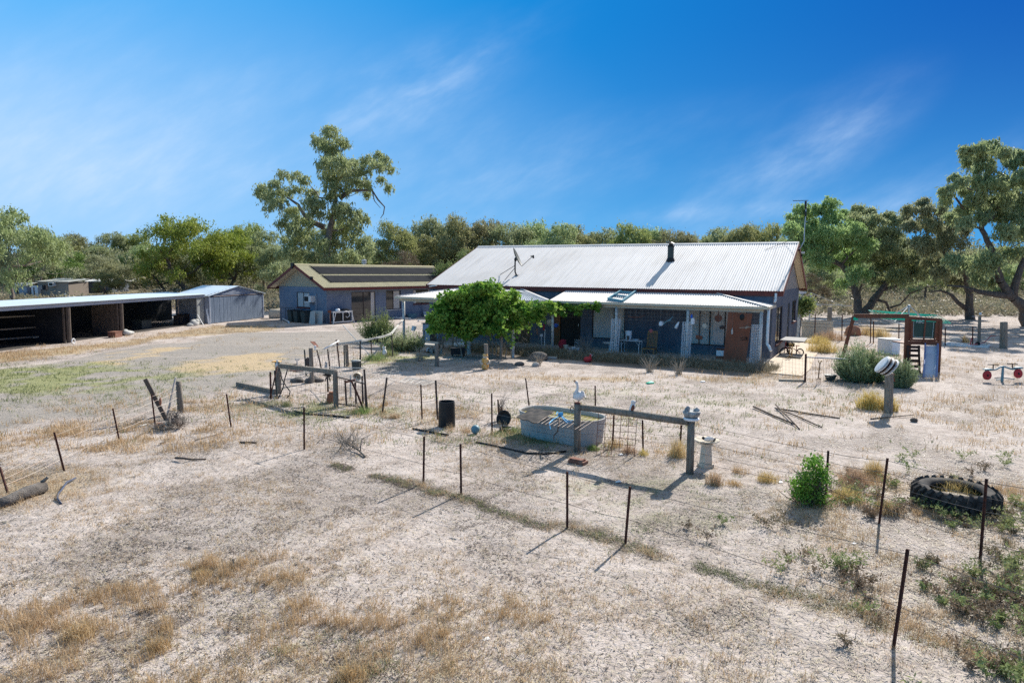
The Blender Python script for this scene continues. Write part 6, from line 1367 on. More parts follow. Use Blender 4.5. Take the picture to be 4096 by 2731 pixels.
# wire rack, watering can
p=B5(660,640,-1.2); m_=MB(HF)
for i in range(5): m_.tube([(p.x-.12+i*.06,-1.2,.08),(p.x-.12+i*.06,-1.15,.50+.03*(i%2))],.006,4)
for z_ in (.12,.25,.38,.5): m_.tube([(p.x-.14,-1.2,z_),(p.x+.14,-1.2,z_)],.006,4)
O('wire_rack','small white wire rack standing by the dark door','rack',m_,M['white'])
p=G('w5',770,765); q=lambda x,y:HT('w5',x,y,p); wc=T('watering_can','red toy pot plant ornament with white handle among dry weeds','watering can',p)
m_=MB(); m_.lathe(p,[(.10,0),(.17,.08),(.17,.16),(.11,.22),(.09,.22)],16); P('body',m_,M['red_plastic'],wc,smooth=True)
m_=MB(); m_.tube([q(790,735),q(800,690),q(805,680)],[.05,.04,.02],7); P('spout',m_,M['red_plastic'],wc); m_=MB(); m_.tube([q(800,705),q(815,690),q(795,680)],.02,5); P('handle',m_,M['white'],wc)
# hanging ornaments
def hang(name,label,cat,z,x,y,fn,mt,b=-1.9,smooth=False,ybeam=None):
    c=HP(z,x,y,b); t=T(name,label,cat,hw(c.x,b,c.z)); m_=MB(HF); fn(m_,c.x,b,c.z); P('body',m_,M[mt],t,smooth=smooth)
    m_=MB(HF); m_.tube([(c.x,b,c.z+.02),(c.x+.01,b,GZv-.22)],.0035,3); P('string',m_,M['wire'],t)
jug=lambda m,a,b,z:(m.lathe((a,b,z-.12),[(.075,0),(.085,.02),(.085,.15),(.03,.22),(.03,.25)],12),)
hang('plastic_jug','white plastic jug hanging over the wooden chair','jug','z4',587,948,lambda m,a,b,z:(m.lathe((a,b,z-.1),[(.07,0),(.085,.03),(.08,.14),(.03,.18),(.03,.2)],12),m.tube([(a-.07,b,z+.08),(a-.12,b,z+.02),(a-.08,b,z-.05)],.012,5)),'plastic_white')
hang('plastic_jug','white jug with a blue cap hanging right of the middle wrapped post','jug','z4',895,922,lambda m,a,b,z:(m.lathe((a,b,z-.15),[(.075,0),(.085,.02),(.085,.18),(.05,.26)],12)),'plastic_white')
hang('cap','blue cup hung upside down above the jug','cup','z4',885,882,lambda m,a,b,z:m.lathe((a,b,z-.05),[(.06,0),(.03,.14),(.01,.15)],10),'blue_plastic')
hang('mask','white bottle shape hanging beside the middle wrapped post','bottle','z4',745,965,lambda m,a,b,z:(m.tube([(a+.06,b,z-.13),(a,b,z),(a-.07,b,z+.14)],[.07,.06,.025],8)),'plastic_white',smooth=True)
hang('disc','pale round disc with a dark centre hanging before the window','disc','z4',1008,972,lambda m,a,b,z:(m.lathe((a,b,z),[(.03,-.01),(.09,-.01),(.09,.01),(.03,.01)],18,axis=(0,1,0))),'stone_cream')
hang('bauble','small red and white disc hanging over the chair back','disc','z4',492,1020,lambda m,a,b,z:m.lathe((a,b,z),[(.02,-.012),(.075,-.012),(.075,.012),(.02,.012)],14,axis=(0,1,0)),'pink_red')
hang('blue_bird','blue grey swooping bird ornament beside the white jug','ornament','z4',655,925,lambda m,a,b,z:(m.tube([(a+.22,b,z-.18),(a+.08,b,z-.04),(a-.08,b,z+.04),(a-.2,b,z+.2)],[.01,.035,.035,.01],6),m.tube([(a-.02,b,z),(a-.24,b,z-.02)],[.02,.005],5)),'teal')
hang('boomerang','long thin rusty blade hanging near the top left of the dark wall','blade','z4',345,880,lambda m,a,b,z:m.tube([(a+.42,b,z),(a+.1,b,z-.05),(a-.2,b,z-.03),(a-.4,b,z+.07)],[.01,.025,.02,.008],5),'rust')
hang('frying_pan','rusty frying pan hanging in front of the window','pan','z4',1140,900,lambda m,a,b,z:(m.lathe((a,b,z),[(.01,-.02),(.13,-.02),(.15,.03),(.14,.03),(.12,-.01),(.01,-.01)],16,axis=(0,1,.1)),m.tube([(a,b,z+.13),(a-.01,b,z+.3)],.02,5)),'rust')
hang('basket','rusty shallow basket hanging low in front of the window','basket','z4',957,1082,lambda m,a,b,z:m.slab([(a+.14,b,z+.10),(a-.14,b+.02,z+.05),(a-.12,b-.04,z-.09),(a+.13,b-.04,z-.06)],.06),'rust')
hang('toy_aeroplane','wooden toy aeroplane hanging in front of the rusty door','toy','z4',1425,985,lambda m,a,b,z:(m.beam((a+.27,b-.2,z-.02),(a-.27,b-.2,z+.03),.09,.015),m.tube([(a+.02,b-.3,z-.02),(a,b-.12,z+.01),(a,b+.1,z+.02)],[.03,.035,.012],7),m.beam((a-.07,b+.08,z+.02),(a+.09,b+.08,z+.02),.06,.012)),'plank',b=-2.2)
hang('bottle','small hanging glass bottle in front of the rusty door','bottle','z4',1275,1022,lambda m,a,b,z:m.lathe((a,b,z-.12),[(.035,0),(.035,.14),(.012,.2),(.012,.25)],9),'trough',b=-2.2)
hang('dark_hat','small dark round hat hanging in front of the rusty door','hat','z4',1370,888,lambda m,a,b,z:(m.ball((a,b,z),.09,.05,.13,10,8)),'black',b=-2.2)
hang('sieve','oval dark sieve hanging before the window beside the door','sieve','z4',1180,985,lambda m,a,b,z:(m.ball((a,b,z),.12,.03,.08,10,6)),'dark_steel')
hang('helmet','bright blue cap hanging on the brown timber door','cap','z3',1632,1050,lambda m,a,b,z:(m.ball((a,b,z),.095,.09,.10,12,8)),'blue_plastic',b=-1.0,smooth=True)
hang('straw_hat','round straw hat hanging right of the wire wrapped post','hat','z3',1565,1020,lambda m,a,b,z:(m.lathe((a,b,z),[(.16,0),(.15,.015),(.09,.02),(.08,.08),(.01,.09)],18,axis=(0,-1,0))),'stone_cream',b=-1.0)
hang('red_boot','red bottle hanging left of the wire wrapped post','bottle','z3',1503,1068,lambda m,a,b,z:m.tube([(a,b,z-.14),(a,b,z),(a-.02,b,z+.14)],[.05,.045,.03],8),'red_plastic',b=-1.6)
hang('orange_darts','pair of orange handled tools hanging under the vine','tool','z3',1435,1115,lambda m,a,b,z:(m.tube([(a+.03,b,z-.1),(a+.06,b,z+.16)],.016,5),m.tube([(a-.03,b,z-.12),(a,b,z+.16)],.016,5)),'terracotta',b=-1.6)
hang('flower_ornament','white flower shaped ornament hanging under the vine','ornament','z3',1470,1040,lambda m,a,b,z:[m.ball((a+.06*math.cos(t),b,z+.06*math.sin(t)),.035,.015,.035,8,5) for t in (0,1.26,2.5,3.8,5.0)],'statue_grey',b=-1.6)
m_=MB(); a=HP('z3',1478,1140,-2.3); q=lambda x,y:Vector(hw(HP('z3',x,y,-2.3).x,-2.3,HP('z3',x,y,-2.3).z)); m_.tube([q(1478,1330),q(1478,1165)],.016,6); m_.box(q(1462,1165)-Vector((0,.02,0)),q(1494,1140)+Vector((0,.02,0))); O('spade','grey handled spade standing beside the wire wrapped post','spade',m_,M['grey_zinc'])
m_=MB(); q=lambda x,y:Vector(hw(HP('z3',x,y,-2.1).x,-2.1,max(.02,HP('z3',x,y,-2.1).z))); m_.tube([q(1508,1285),q(1516,1090)],.015,6); O('white_pole','thin white pole leaning near the wire wrapped post','pole',m_,M['white'])
# tools on the house wall and table chair left of the wrapped post
m_=MB(HF); p=HP('z3',2290,1180,-1.0)
for i in range(5): m_.tube([(p.x+.2-i*.09,-1.0,.08),(p.x+.16-i*.1,-.95,.8+.12*(i%2)),(p.x+.05-i*.05,-.95,1.05)],.011,4)
m_.tube([(p.x+.25,-1,.5),(p.x-.3,-1,.52)],.012,5); O('metal_chair','dark wrought metal chair behind the left wrapped post','chair',m_,M['black'])
m_=MB(HF); p=HP('z3',2190,1260,-1.5); m_.lathe((p.x,-1.5,.48),[(.30,0),(.32,.03),(.02,.04)],18); m_.tube([(p.x,-1.5,.08),(p.x,-1.5,.48)],.03,6); m_.lathe((p.x,-1.5,.08),[(.18,0),(.04,.06)],12); O('round_table','small pale round table behind the left wrapped post','table',m_,M['white'])
# ---------------------------------------------------------------- under the vine
p=G('z3',890,1508); q=lambda x,y:HT('z3',x,y,p); gn=T('gnome_statue','orange and cream cone hatted garden statue before a timber post','statue',p)
m_=MB(); H_=q(880,1385).z; m_.lathe(p,[(.11,0),(.13,.10),(.12,.26),(.14,.36),(.10,.42)],14); P('body',m_,M['gnome'],gn,smooth=True)
m_=MB(); m_.ball(p+Vector((0,-.02,.47)),.085,.08,.09,12,8); m_.ball(p+Vector((0,-.10,.46)),.02,.02,.02,6,5); m_.tube([p+Vector((-.13,-.02,.34)),p+Vector((-.16,-.06,.24)),p+Vector((-.07,-.13,.22))],[.04,.035,.03],7); m_.tube([p+Vector((.13,-.02,.34)),p+Vector((.16,-.06,.24)),p+Vector((.07,-.13,.22))],[.04,.035,.03],7); P('head',m_,M['stone_cream'],gn,smooth=True)
m_=MB(); m_.lathe(p+Vector((0,0,.50)),[(.105,0),(.08,.08),(.03,H_-.50),(.005,H_-.46)],12); P('hat',m_,M['gnome'],gn)
p=G('y8',690,1015); q=lambda x,y:HT('y8',x,y,p); bs=T('toy_bus','white toy bus with dark windows behind the bed post','toy bus',p); fr_b=frame((q(680,985).x,p.y,0),8)
z0=q(680,1012).z; z1=q(680,945).z; w2=(q(750,980).x-q(610,980).x)/2
m_=MB(fr_b); m_.box((-w2,-.10,z0+.04),(w2,.10,z1)); P('body',m_,M['plastic_white'],bs)
for i in range(7): m_=MB(fr_b); x=-w2+.05+i*(2*w2-.08)/7; m_.box((x,-.104,z0+(z1-z0)*.52),(x+.05,-.101,z0+(z1-z0)*.8)); P('window',m_,M['black'],bs)
for x in (-w2*.6,w2*.55): m_=MB(fr_b); m_.lathe((x,-.085,z0+.04),[(.045,-.02),(.045,.02)],12,axis=(0,1,0)); P('wheel',m_,M['black'],bs)
m_=MB(); m_.slab([p+Vector((-.35,-.2,z0)),p+Vector((.5,-.2,z0)),p+Vector((.5,.4,z0)),p+Vector((-.35,.4,z0))],.05); m_.box(p+Vector((-.3,-.15,0)),p+Vector((-.2,.35,z0-.05))); m_.box(p+Vector((.35,-.15,0)),p+Vector((.45,.35,z0-.05))); O('low_shelf','low dark bench carrying the toy bus','bench',m_,M['wood_dark'])
p=G('y8',1110,1080); q=lambda x,y:HT('y8',x,y,p); bq=T('barbecue','black box barbecue on legs in the shade of the grapevine','barbecue',p)
za,zb=q(1100,1040).z,q(1100,950).z; xa,xb=q(1000,1000).x,q(1215,1000).x
m_=MB(); m_.box((xa,p.y-.22,za),(xb,p.y+.22,zb)); m_.box((xa-.02,p.y-.24,zb),(xb+.02,p.y+.24,zb+.03)); P('body',m_,M['black'],bq)
for x in (xa+.05,xb-.05):
    for dy in (-.18,.18): m_=MB(); m_.tube([(x,p.y+dy,0),(x,p.y+dy,za)],.018,5); P('leg',m_,M['black'],bq)
m_=MB(); m_.tube([(xb,p.y-.1,zb-.05),(xb+.1,p.y-.1,zb-.05),(xb+.1,p.y+.1,zb-.05),(xb,p.y+.1,zb-.05)],.012,5); P('handle',m_,M['grey_zinc'],bq)
p=G('y8',1120,1000)+Vector((0,1.,0)); z_=HT('y8',1100,935,p).z; x0,x1=HT('y8',1045,900,p).x,HT('y8',1215,900,p).x; zc=HT('y8',1100,868,p).z
m_=MB(); m_.box((x0,p.y-.25,z_),(x1,p.y-.22,zc)); m_.box((x0,p.y+.22,z_),(x1,p.y+.25,zc)); m_.box((x0,p.y-.22,z_),(x0+.03,p.y+.22,zc)); m_.box((x1-.03,p.y-.22,z_),(x1,p.y+.22,zc)); m_.box((x0+.03,p.y-.22,z_),(x1-.03,p.y+.22,z_+.03)); 
for x in (x0+.1,x1-.1): m_.box((x-.04,p.y-.2,0),(x+.04,p.y+.2,z_))
O('white_tub','white rectangular tub raised behind the barbecue','tub',m_,M['plastic_white'])
m_=MB(); p0=G('y8',580,890,.45); p1=G('y8',800,855,.45); p2=G('y8',790,905,.45); m_.slab([p0,p2,p1,p1+Vector((-.6,.4,0))],.05); c=(p0+p1)/2; m_.box((c.x-.05,c.y-.05,0),(c.x+.05,c.y+.05,.40)); m_.box((c.x+.4,c.y-.3,0),(c.x+.5,c.y-.2,.40)); O('bench','pale slab bench at the left end of the verandah','bench',m_,M['concrete'])
p=G('y8',700,860); m_=MB(); fr_b=frame((p.x,p.y+.3,0),-28); zz=HT('y8',700,575,p).z; m_.fr=fr_b; m_.box((-.45,-.25,0),(.45,.25,zz)); cbd=T('cabinet','tall grey cabinet standing under the left verandah roof','cabinet',(p.x,p.y+.3,0)); P('body',m_,M['grey_panel'],cbd); m_=MB(fr_b); m_.box((-.5,-.3,zz),(.5,.3,zz+.04)); P('top',m_,M['black'],cbd); m_=MB(fr_b); m_.box((0,-.262,.06),(.42,-.251,zz-.06)); P('door',m_,M['dark_steel'],cbd)
single_post('thin dark picket in the open gap under the left verandah','y8',(575,895),(573,662),.022,'dark_steel','steel_post','post')
p=G('z2',1860,1270); p=Vector(hw(17.25,-2.25,0)); q=lambda x,y:HT('z2',x,y,p-Vector((0,.12,0))); m_=MB(); m_.tube([q(1860,1205),q(1875,1155)],[.10,.12],12); O('plastic_pot','white plastic pot fixed on the left verandah post','pot',m_,M['plastic_white'])
p=G('z2',1535,1500); q=lambda x,y:HT('z2',x,y,p); bd=T('cockatoo_statue','white cockatoo ornament on grass before the pale bush','statue',p); m_=MB(); m_.tube([q(1535,1500),q(1537,1450),q(1532,1415)],[.05,.10,.05],10); m_.ball(q(1530,1400),.07,.06,.07,10,8); P('body',m_,M['statue_white'],bd,smooth=True); m_=MB(); m_.tube([q(1530,1385),q(1545,1365),q(1552,1350)],[.03,.02,.005],6); P('crest',m_,M['leaf_bright'],bd)
# ---------------------------------------------------------------- outbuilding clutter
def binn(x,label):
    p=on(OBF,'z2',x,1110,a=-.55); b=p[1]; t=T('wheelie_bin',label,'bin',OBF[0]+OBF[1]*-.55+OBF[2]*b,'wheelie bins by the outbuilding')
    m_=MB(OBF); m_.add([(-.78,b-.19,.03),(-.32,b-.19,.03),(-.32,b+.19,.03),(-.78,b+.19,.03),(-.84,b-.24,.82),(-.28,b-.24,.82),(-.28,b+.24,.82),(-.84,b+.24,.82)],[(0,3,2,1),(4,5,6,7),(0,1,5,4),(1,2,6,5),(2,3,7,6),(3,0,4,7)]); P('body',m_,M['bin_green'],t)
    m_=MB(OBF); m_.slab([(-.87,b-.26,.83),(-.25,b-.26,.86),(-.25,b+.26,.86),(-.87,b+.26,.83)],.04); P('lid',m_,M['black'],t)
    for s in (-.2,.2): m_=MB(OBF); m_.lathe((-.35,b+s,.09),[(.09,-.02),(.09,.02)],12,axis=(.585*0,1,0)); P('wheel',m_,M['rubber'],t)
for x,l in ((488,'leftmost of three dark wheelie bins'),(555,'middle one of three dark wheelie bins'),(640,'rightmost of three dark wheelie bins, beside the sheets')): binn(x,l)
def q2(x,y,a=None,b=None):
    r=on(OBF,'z2',x,y,a=a,b=b); return Vector(r)
m_=MB(OBF); c=[q2(x,y,a=-.75) for x,y in ((672,1130),(740,1135),(738,975),(690,985))]; m_.slab([c[0],c[1],c[2],c[3]],.03); O('metal_sheet','torn pale metal sheet leaning right of the bins','sheet',m_,M['tarp'])
m_=MB(OBF); c=[q2(x,y,a=-.45) for x,y in ((745,1135),(828,1135),(832,980),(738,975))]; m_.slab([c[0],c[1],c[2],c[3]],.03); O('metal_sheet','square cornered pale metal sheet leaning at the house corner','sheet',m_,M['tarp'])
m_=MB(OBF)
for x in (355,410,445,508): 
    p=q2(x,1095,a=-.7); m_.tube([(p.x,p.y,0),(p.x,p.y,.98)],.018,5)
p=q2(355,1095,a=-.7); q=q2(508,1095,a=-.7); m_.tube([(-.7,p.y,.98),(-.7,q.y,.98)],.018,5); O('steel_gate','dark tube gate frame left of the bins','gate',m_,M['dark_steel'])
def tube_thing(name,label,cat,pts,r,mt,n=8,**k): m_=MB(); m_.tube(pts,r,n); return O(name,label,cat,m_,M[mt],smooth=True,**k)
tube_thing('downpipe','pale pipe standing beside the air conditioner','pipe',[OBF[0]+OBF[1]*-.04+OBF[2]*1.05+Vector((0,0,.6)),OBF[0]+OBF[1]*-.04+OBF[2]*1.05+Vector((0,0,2.0))],.035,'grey_panel')
p=G('z2',215,1065); tk=T('gas_tank','cream horizontal tank lying between shed and outbuilding','tank',p+Vector((.5,0,0))); m_=MB(); c0=HT('z2',225,1020,p); m_.lathe(c0,[(.05,-.08),(.30,-.03),(.40,.08),(.40,1.6),(.3,1.72),(.03,1.78)],20,axis=(.86,.5,0)); P('vessel',m_,M['stone_cream'],tk,smooth=True)
m_=MB(); m_.box(c0+Vector((.2,0,-c0.z)),c0+Vector((.35,.3,-.3))); m_.box(c0+Vector((1.1,.5,-c0.z)),c0+Vector((1.25,.9,-.3))); P('cradle',m_,M['concrete'],tk)
lk=T('sink_bench','white framed double basin bench outside the outbuilding corner','bench',OBF[0]+OBF[1]*1.2+OBF[2]*-.7); e=[q2(x,y,b=-.7) for x,y in ((950,1010),(1165,1000))]
a0_,a1_=e[0].x,e[1].x; m_=MB(OBF); zt=.78
for z_ in (.12,zt): m_.beam((a0_,-.7,z_),(a1_,-.7,z_),.05,.06); m_.beam((a0_,-.35,z_),(a1_,-.35,z_),.05,.06)
for a in (a0_,(a0_+a1_)/2,a1_):
    for b in (-.7,-.35): m_.beam((a,b,.12),(a,b,zt),.05,.05)
m_.beam((a0_-.05,-.72,0),(a0_+.2,-.72,zt),.04,.04); m_.beam((a1_+.15,-.72,0),(a1_-.05,-.72,zt),.04,.04); m_.box((a0_-.05,-.75,zt+.03),(a1_+.03,-.3,zt+.06)); P('frame',m_,M['white'],lk)
for a in (a0_+.08,(a0_+a1_)/2+.06): m_=MB(OBF); m_.box((a,-.66,.2),(a+(a1_-a0_)/2-.16,-.4,zt-.1)); P('basin',m_,M['black'],lk)
m_=MB(OBF); c=q2(1080,970,b=-.55); m_.ball((c.x,-.55,.88),.42,.22,.12,14,8); O('tarpaulin','dark grey cloth heap on the basin bench','cloth',m_,M['solar_mat'],smooth=True)
m_=MB(OBF); c=q2(1000,985,b=-.6); m_.ball((c.x,-.6,.92),.17,.14,.12,10,6); O('bag','small white bag on the left of basin bench','bag',m_,M['plastic_white'],smooth=True)
tube_thing('hose','white hose looped over the front of basin bench','hose',[OBF[0]+OBF[1]*(q2(x,y,b=-.78).x)+OBF[2]*-.78+Vector((0,0,max(.05,q2(x,y,b=-.78).z))) for x,y in ((1050,995),(1100,980),(1130,1000),(1135,1035),(1110,1055),(1090,1040))],.02,'plastic_white')
m_=MB(OBF); c=q2(915,1010,b=-.5); m_.tube([(c.x,-.5,0),(c.x,-.5,.78)],.05,7); m_.ball((c.x-.05,-.5,.86),.16,.1,.1,8,6); O('rusty_post','rusty topped post left of the basin bench','post',m_,M['rust'])
for x0,y0,x1,y1,lb,mt in ((1630,1062,1830,1070,'long white pipe lying along the outbuilding wall','white'),(1920,1090,2050,1095,'flat white board lying in front of the outbuilding','white'),(355,1065,445,1110,'white bent pipe lying left of the bins','white')):
    p=G('z2',x0,y0+10); q=G('z2',x1,y1+10); m_=MB(); m_.beam(p+Vector((0,0,.12)),q+Vector((0,0,.10)),.14 if 'board' in lb else .07,.03 if 'board' in lb else .06); m_.box(p-Vector((.05,.05,.02)),p+Vector((.05,.05,.09))); m_.box(q-Vector((.05,.05,.02)),q+Vector((.05,.05,.07))); O('board' if 'board' in lb else 'pipe',lb,'board' if 'board' in lb else 'pipe',m_,M[mt])
m_=MB(OBF); c=q2(2015,1000,b=-.3)
for i in range(6): m_.beam((c.x-.3+i*.12,-.3,.0),(c.x-.3+i*.12,-.12,.95),.012,.012)
for i in range(8): m_.beam((c.x-.32,-.3+.022*i,.1+i*.11),(c.x+.32,-.3+.022*i,.1+i*.11),.012,.012)
m_.slab([(c.x-.32,-.33,.02),(c.x+.32,-.33,.02),(c.x+.32,-.25,.42),(c.x-.32,-.25,.42)],.02); O('wire_crate','small wire cage panel leaning on the outbuilding','cage',m_,M['grey_zinc'])
m_=MB(OBF); c=q2(1850,1040,b=-.4); m_.lathe((c.x,-.4,0),[(.3,0),(.42,.3),(.44,.32),(.38,.3),(.25,.05)],16); O('plastic_tub','shallow blue grey tub beside the outbuilding wall','tub',m_,M['teal'])
# ================================================================ chook pen at centre left
def pen_post(par,z,b,t,r,mt='wood_grey',label=None,flat=False):
    p=G(z,*b); q=HT(z,*t,p); m_=MB()
    if flat: m_.beam(p-Vector((0,0,.1)),q,r*2,.02)
    else: m_.tube([p-Vector((0,0,.1)),p.lerp(q,.5),q],[r*1.03,r,r*.97],9)
    P('post',m_,M[mt],par,label=label); return p,q
pn=T('pen_fence','ramshackle chook pen of timber posts, steel posts and netting','fence',G('y2',900,600))
PA=pen_post(pn,'y2',(568,715),(545,385),.075); PB=pen_post(pn,'y2',(910,605),(896,240),.07); PC=pen_post(pn,'y2',(1162,852),(1152,480),.07); PD=pen_post(pn,'y2',(1280,430),(1270,200),.065)
for b,t,mt in (((850,530),(830,258),'bin_green'),((1098,470),(1073,250),'dark_steel'),((1200,445),(1165,155),'picket'),((1250,440),(1245,210),'bin_green'),((1418,460),(1412,165),'black'),((1020,492),(960,262),'wood_dark'),((480,770),(473,490),'picket'),((548,765),(518,475),'bin_green'),((1078,700),(1070,540),'dark_steel'),((1270,840),(1255,575),'dark_steel'),((1312,760),(1312,520),'grey_zinc'),((1372,820),(1360,600),'dark_steel'),((1442,815),(1433,530),'dark_steel'),((1487,902),(1455,462),'dark_steel'),((1468,905),(1320,580),'picket'),((1530,300),(1528,175),'wood_dark'),((1755,330),(1740,90),'wood_dark'),((1640,260),(1630,140),'wood_grey')):
    pen_post(pn,'y2',b,t,.026,mt)
m_=MB(); m_.beam(PA[1]-Vector((0,0,.10)),PC[1]-Vector((0,0,.03)),.09,.12); P('rail',m_,M['wood_grey'],pn)
m_=MB(); p,q=HT('y2',1258,598,PC[0]),HT('y2',1362,568,PC[0]); m_.beam(p,q,.05,.05); P('rail',m_,M['rust'],pn)
gt_=T('pen_gate','wire filled steel gate hung on the front right of the chook pen','gate',G('y2',1300,860)); b0=G('y2',1165,850); q=lambda x,y:HT('y2',x,y,b0.lerp(G('y2',1487,900),(x-1165)/320))
m_=MB(); m_.tube([q(1165,540),q(1460,612)],.017,6); m_.tube([q(1175,820),q(1440,860)],.015,6); m_.tube([q(1460,612),q(1470,870)],.015,6); P('frame',m_,M['dark_steel'],gt_)
m_=MB()
for i in range(14): t=i/13; m_.tube([q(1175+285*t,548+64*t),q(1180+270*t,822+38*t)],.003,3,cap=False)
for j in range(8): t=j/7; m_.tube([q(1172,560+250*t),q(1462,625+230*t)],.003,3,cap=False)
P('netting',m_,M['wire'],gt_)
def net(name,label,c,nu,nv,sag,r,mt,jit=.02,seed=1):
    "c: four corners; a sagging wire net"
    rr=random.Random(seed); g_=[[None]*(nv+1) for _ in range(nu+1)]
    for i in range(nu+1):
        for j in range(nv+1):
            u,v=i/nu,j/nv; p=c[0].lerp(c[1],u).lerp(c[3].lerp(c[2],u),v); g_[i][j]=p-Vector((0,0,sag*math.sin(math.pi*u)*math.sin(math.pi*v)))+Vector((rr.uniform(-jit,jit),rr.uniform(-jit,jit),rr.uniform(-jit,jit)))
    m_=MB()
    for i in range(nu+1): m_.tube(g_[i],r,3,cap=False)
    for j in range(nv+1): m_.tube([g_[i][j] for i in range(nu+1)],r,3,cap=False)
    return O(name,label,'netting',m_,M[mt])
h2=lambda x,y,b:HT('y2',x,y,G('y2',*b))
net('netting','chicken wire along the back of the pen by the driveway',[h2(860,275,(860,535)),h2(1400,180,(1415,455)),G('y2',1415,455),G('y2',860,535)],22,8,0,.0035,'wire')
net('netting','netting filling the front left of the pen',[PC[1],PA[1],PA[0],PC[0]],12,6,0,.003,'wire')
net('netting','loose pale wire drooping over the pen from post to post',[h2(1090,470,(1150,700)),h2(1450,470,(1480,800)),h2(1460,600,(1487,900)),h2(1160,520,(1160,850))],9,3,.06,.004,'sheet_clad',.03,2)
net('netting','pale netting drooping from the pen toward the verandah',[h2(1460,470,(1470,760)),h2(1800,420,(1790,700)),G('y2',1830,560),h2(1480,560,(1487,860))],12,7,.08,.0035,'sheet_clad',.04,3)
net('netting','arched mesh panel spanning two steel posts',[h2(1830,590,(1850,880)),h2(1900,545,(1900,800)),h2(2190,590,(2200,860)),h2(2050,628,(2055,980))],5,4,-.05,.005,'sheet_clad',.01,4)
def strands(label,pts,n,r,mt,seed,spread):
    rr=random.Random(seed); m_=MB()
    for i in range(n): m_.tube([p+Vector((rr.uniform(-spread,spread),rr.uniform(-spread,spread),rr.uniform(-spread,spread)*.6)) for p in pts],r,4,cap=False)
    return O('wire_bundle',label,'wire bundle',m_,M[mt])
strands('bundle of pale wires strung from the pen to the verandah post',[h2(1180,200,(1200,445)),h2(1420,160,(1418,455)),h2(1640,120,(1700,400)),h2(1740,90,(1755,330)),Vector(hw(17.25,-2.2,1.15))],9,.008,'tarp',1,.07)
strands('bundle of loose wires along the top of the pen back',[h2(860,270,(850,530)),h2(1040,245,(1098,470)),h2(1180,205,(1200,445)),h2(1280,180,(1280,430))],5,.006,'tarp',2,.03)
strands('tangled pale wires crossing the middle of the pen',[h2(590,455,(568,715)),h2(820,500,(700,715)),h2(1100,440,(1098,640)),h2(1450,455,(1480,800))],5,.005,'tarp',3,.05)
tube_thing('hose','black hose looped from the pen post down to the grass','hose',[h2(x,y,(b,760)) for x,y,b in ((575,450,575),(592,560,590),(640,640,620),(680,690,640),(672,735,640),(635,772,640))],.016,'black')
tube_thing('hose','second black hose crossing the first below the pen rail','hose',[h2(x,y,(b,770)) for x,y,b in ((655,460,640),(625,560,620),(605,660,600),(560,760,560),(505,810,530))],.016,'black')
tube_thing('steel_pole','rusty bent rod leaning left of the cockatoo post','pole',[h2(545,430,(520,770)),h2(505,620,(500,770)),h2(470,760,(480,775))],.018,'picket')
c=h2(755,462,(720,700)); m_=MB(); m_.lathe(c,[(.01,.03),(.12,.02),(.245,-.02),(.245,-.035),(.01,.01)],28); O('plough_disc','round rusty plough disc lying on the pen rail','disc',m_,M['pink_red'] if 0 else M['rust'])
tp=T('garden_tap','brass garden tap with a black hose rising over the rusty disc','tap',c+Vector((0,0,.03))); m_=MB(); q=lambda x,y:h2(x,y,(720,700)); m_.tube([q(755,450),q(752,370)],.016,6); m_.tube([q(732,362),q(778,360)],.014,6); m_.tube([q(735,362),q(735,350)],.012,5); m_.tube([q(775,362),q(775,350)],.012,5); P('body',m_,M['grey_zinc'],tp)
m_=MB(); m_.tube([q(750,410),q(710,415),q(675,432),q(640,455)],.018,6); P('hose',m_,M['black'],tp,smooth=True)
ck=T('cockatoo_statue','white cockatoo statue standing on the left pen post','statue',PA[1]); q=lambda x,y:HT('y2',x,y,PA[0]-Vector((0,.08,0)))
m_=MB(); m_.box(PA[1]+Vector((-.13,-.10,0)),PA[1]+Vector((.10,.10,.025))); P('base',m_,M['gnome'],ck)
m_=MB(); m_.tube([q(540,455),q(543,425),q(546,395)],[.02,.05,.04],9); m_.ball(q(547,380),.038,.035,.035,8,6); m_.tube([q(548,372),q(548,360)],[.015,.004],5); P('body',m_,M['statue_white'],ck,smooth=True)
bk=h2(1105,545,(1150,800)); q=lambda x,y:HT('y2',x,y,bk); cb3=T('black_bird_statue','black bird cutout perched where pen rail meets front post','statue',bk)
m_=MB(); m_.tube([q(1105,515),q(1080,525),q(1055,520),q(1050,490)],[.05,.06,.045,.03],8); m_.ball(q(1053,480),.035,.03,.035,8,6); m_.tube([q(1045,525),q(1020,520)],[.03,.01],5); m_.tube([q(1060,545),q(1045,585)],[.02,.012],5); m_.tube([q(1090,545),q(1100,590)],[.02,.012],5); P('body',m_,M['black'],cb3,smooth=True)
wb=h2(1055,440,(1098,640)); m_=MB(); m_.tube([wb+Vector((0,0,-.08)),wb,wb+Vector((.02,0,.1))],[.03,.055,.03],8); m_.ball(wb+Vector((.01,0,.13)),.04,.035,.04,8,6); O('dove_statue','small grey white bird ornament above the pen rail','statue',m_,M['statue_grey'],smooth=True)
p=G('y2',1370,463); r_=47*.38265*p.y/F; z1_=HT('y2',1370,372,p).z; bk1=T('bucket','green grey lidded bucket standing on grass beside the pen','bucket',p); m_=MB(); m_.lathe(p,[(r_*.85,0),(r_,z1_*.95)],20); P('body',m_,M['bin_green'],bk1); m_=MB(); m_.lathe(p+Vector((0,0,z1_*.95)),[(r_*1.05,0),(r_*1.05,.03),(r_*.95,.045)],20); P('lid',m_,M['sheet_clad'],bk1)
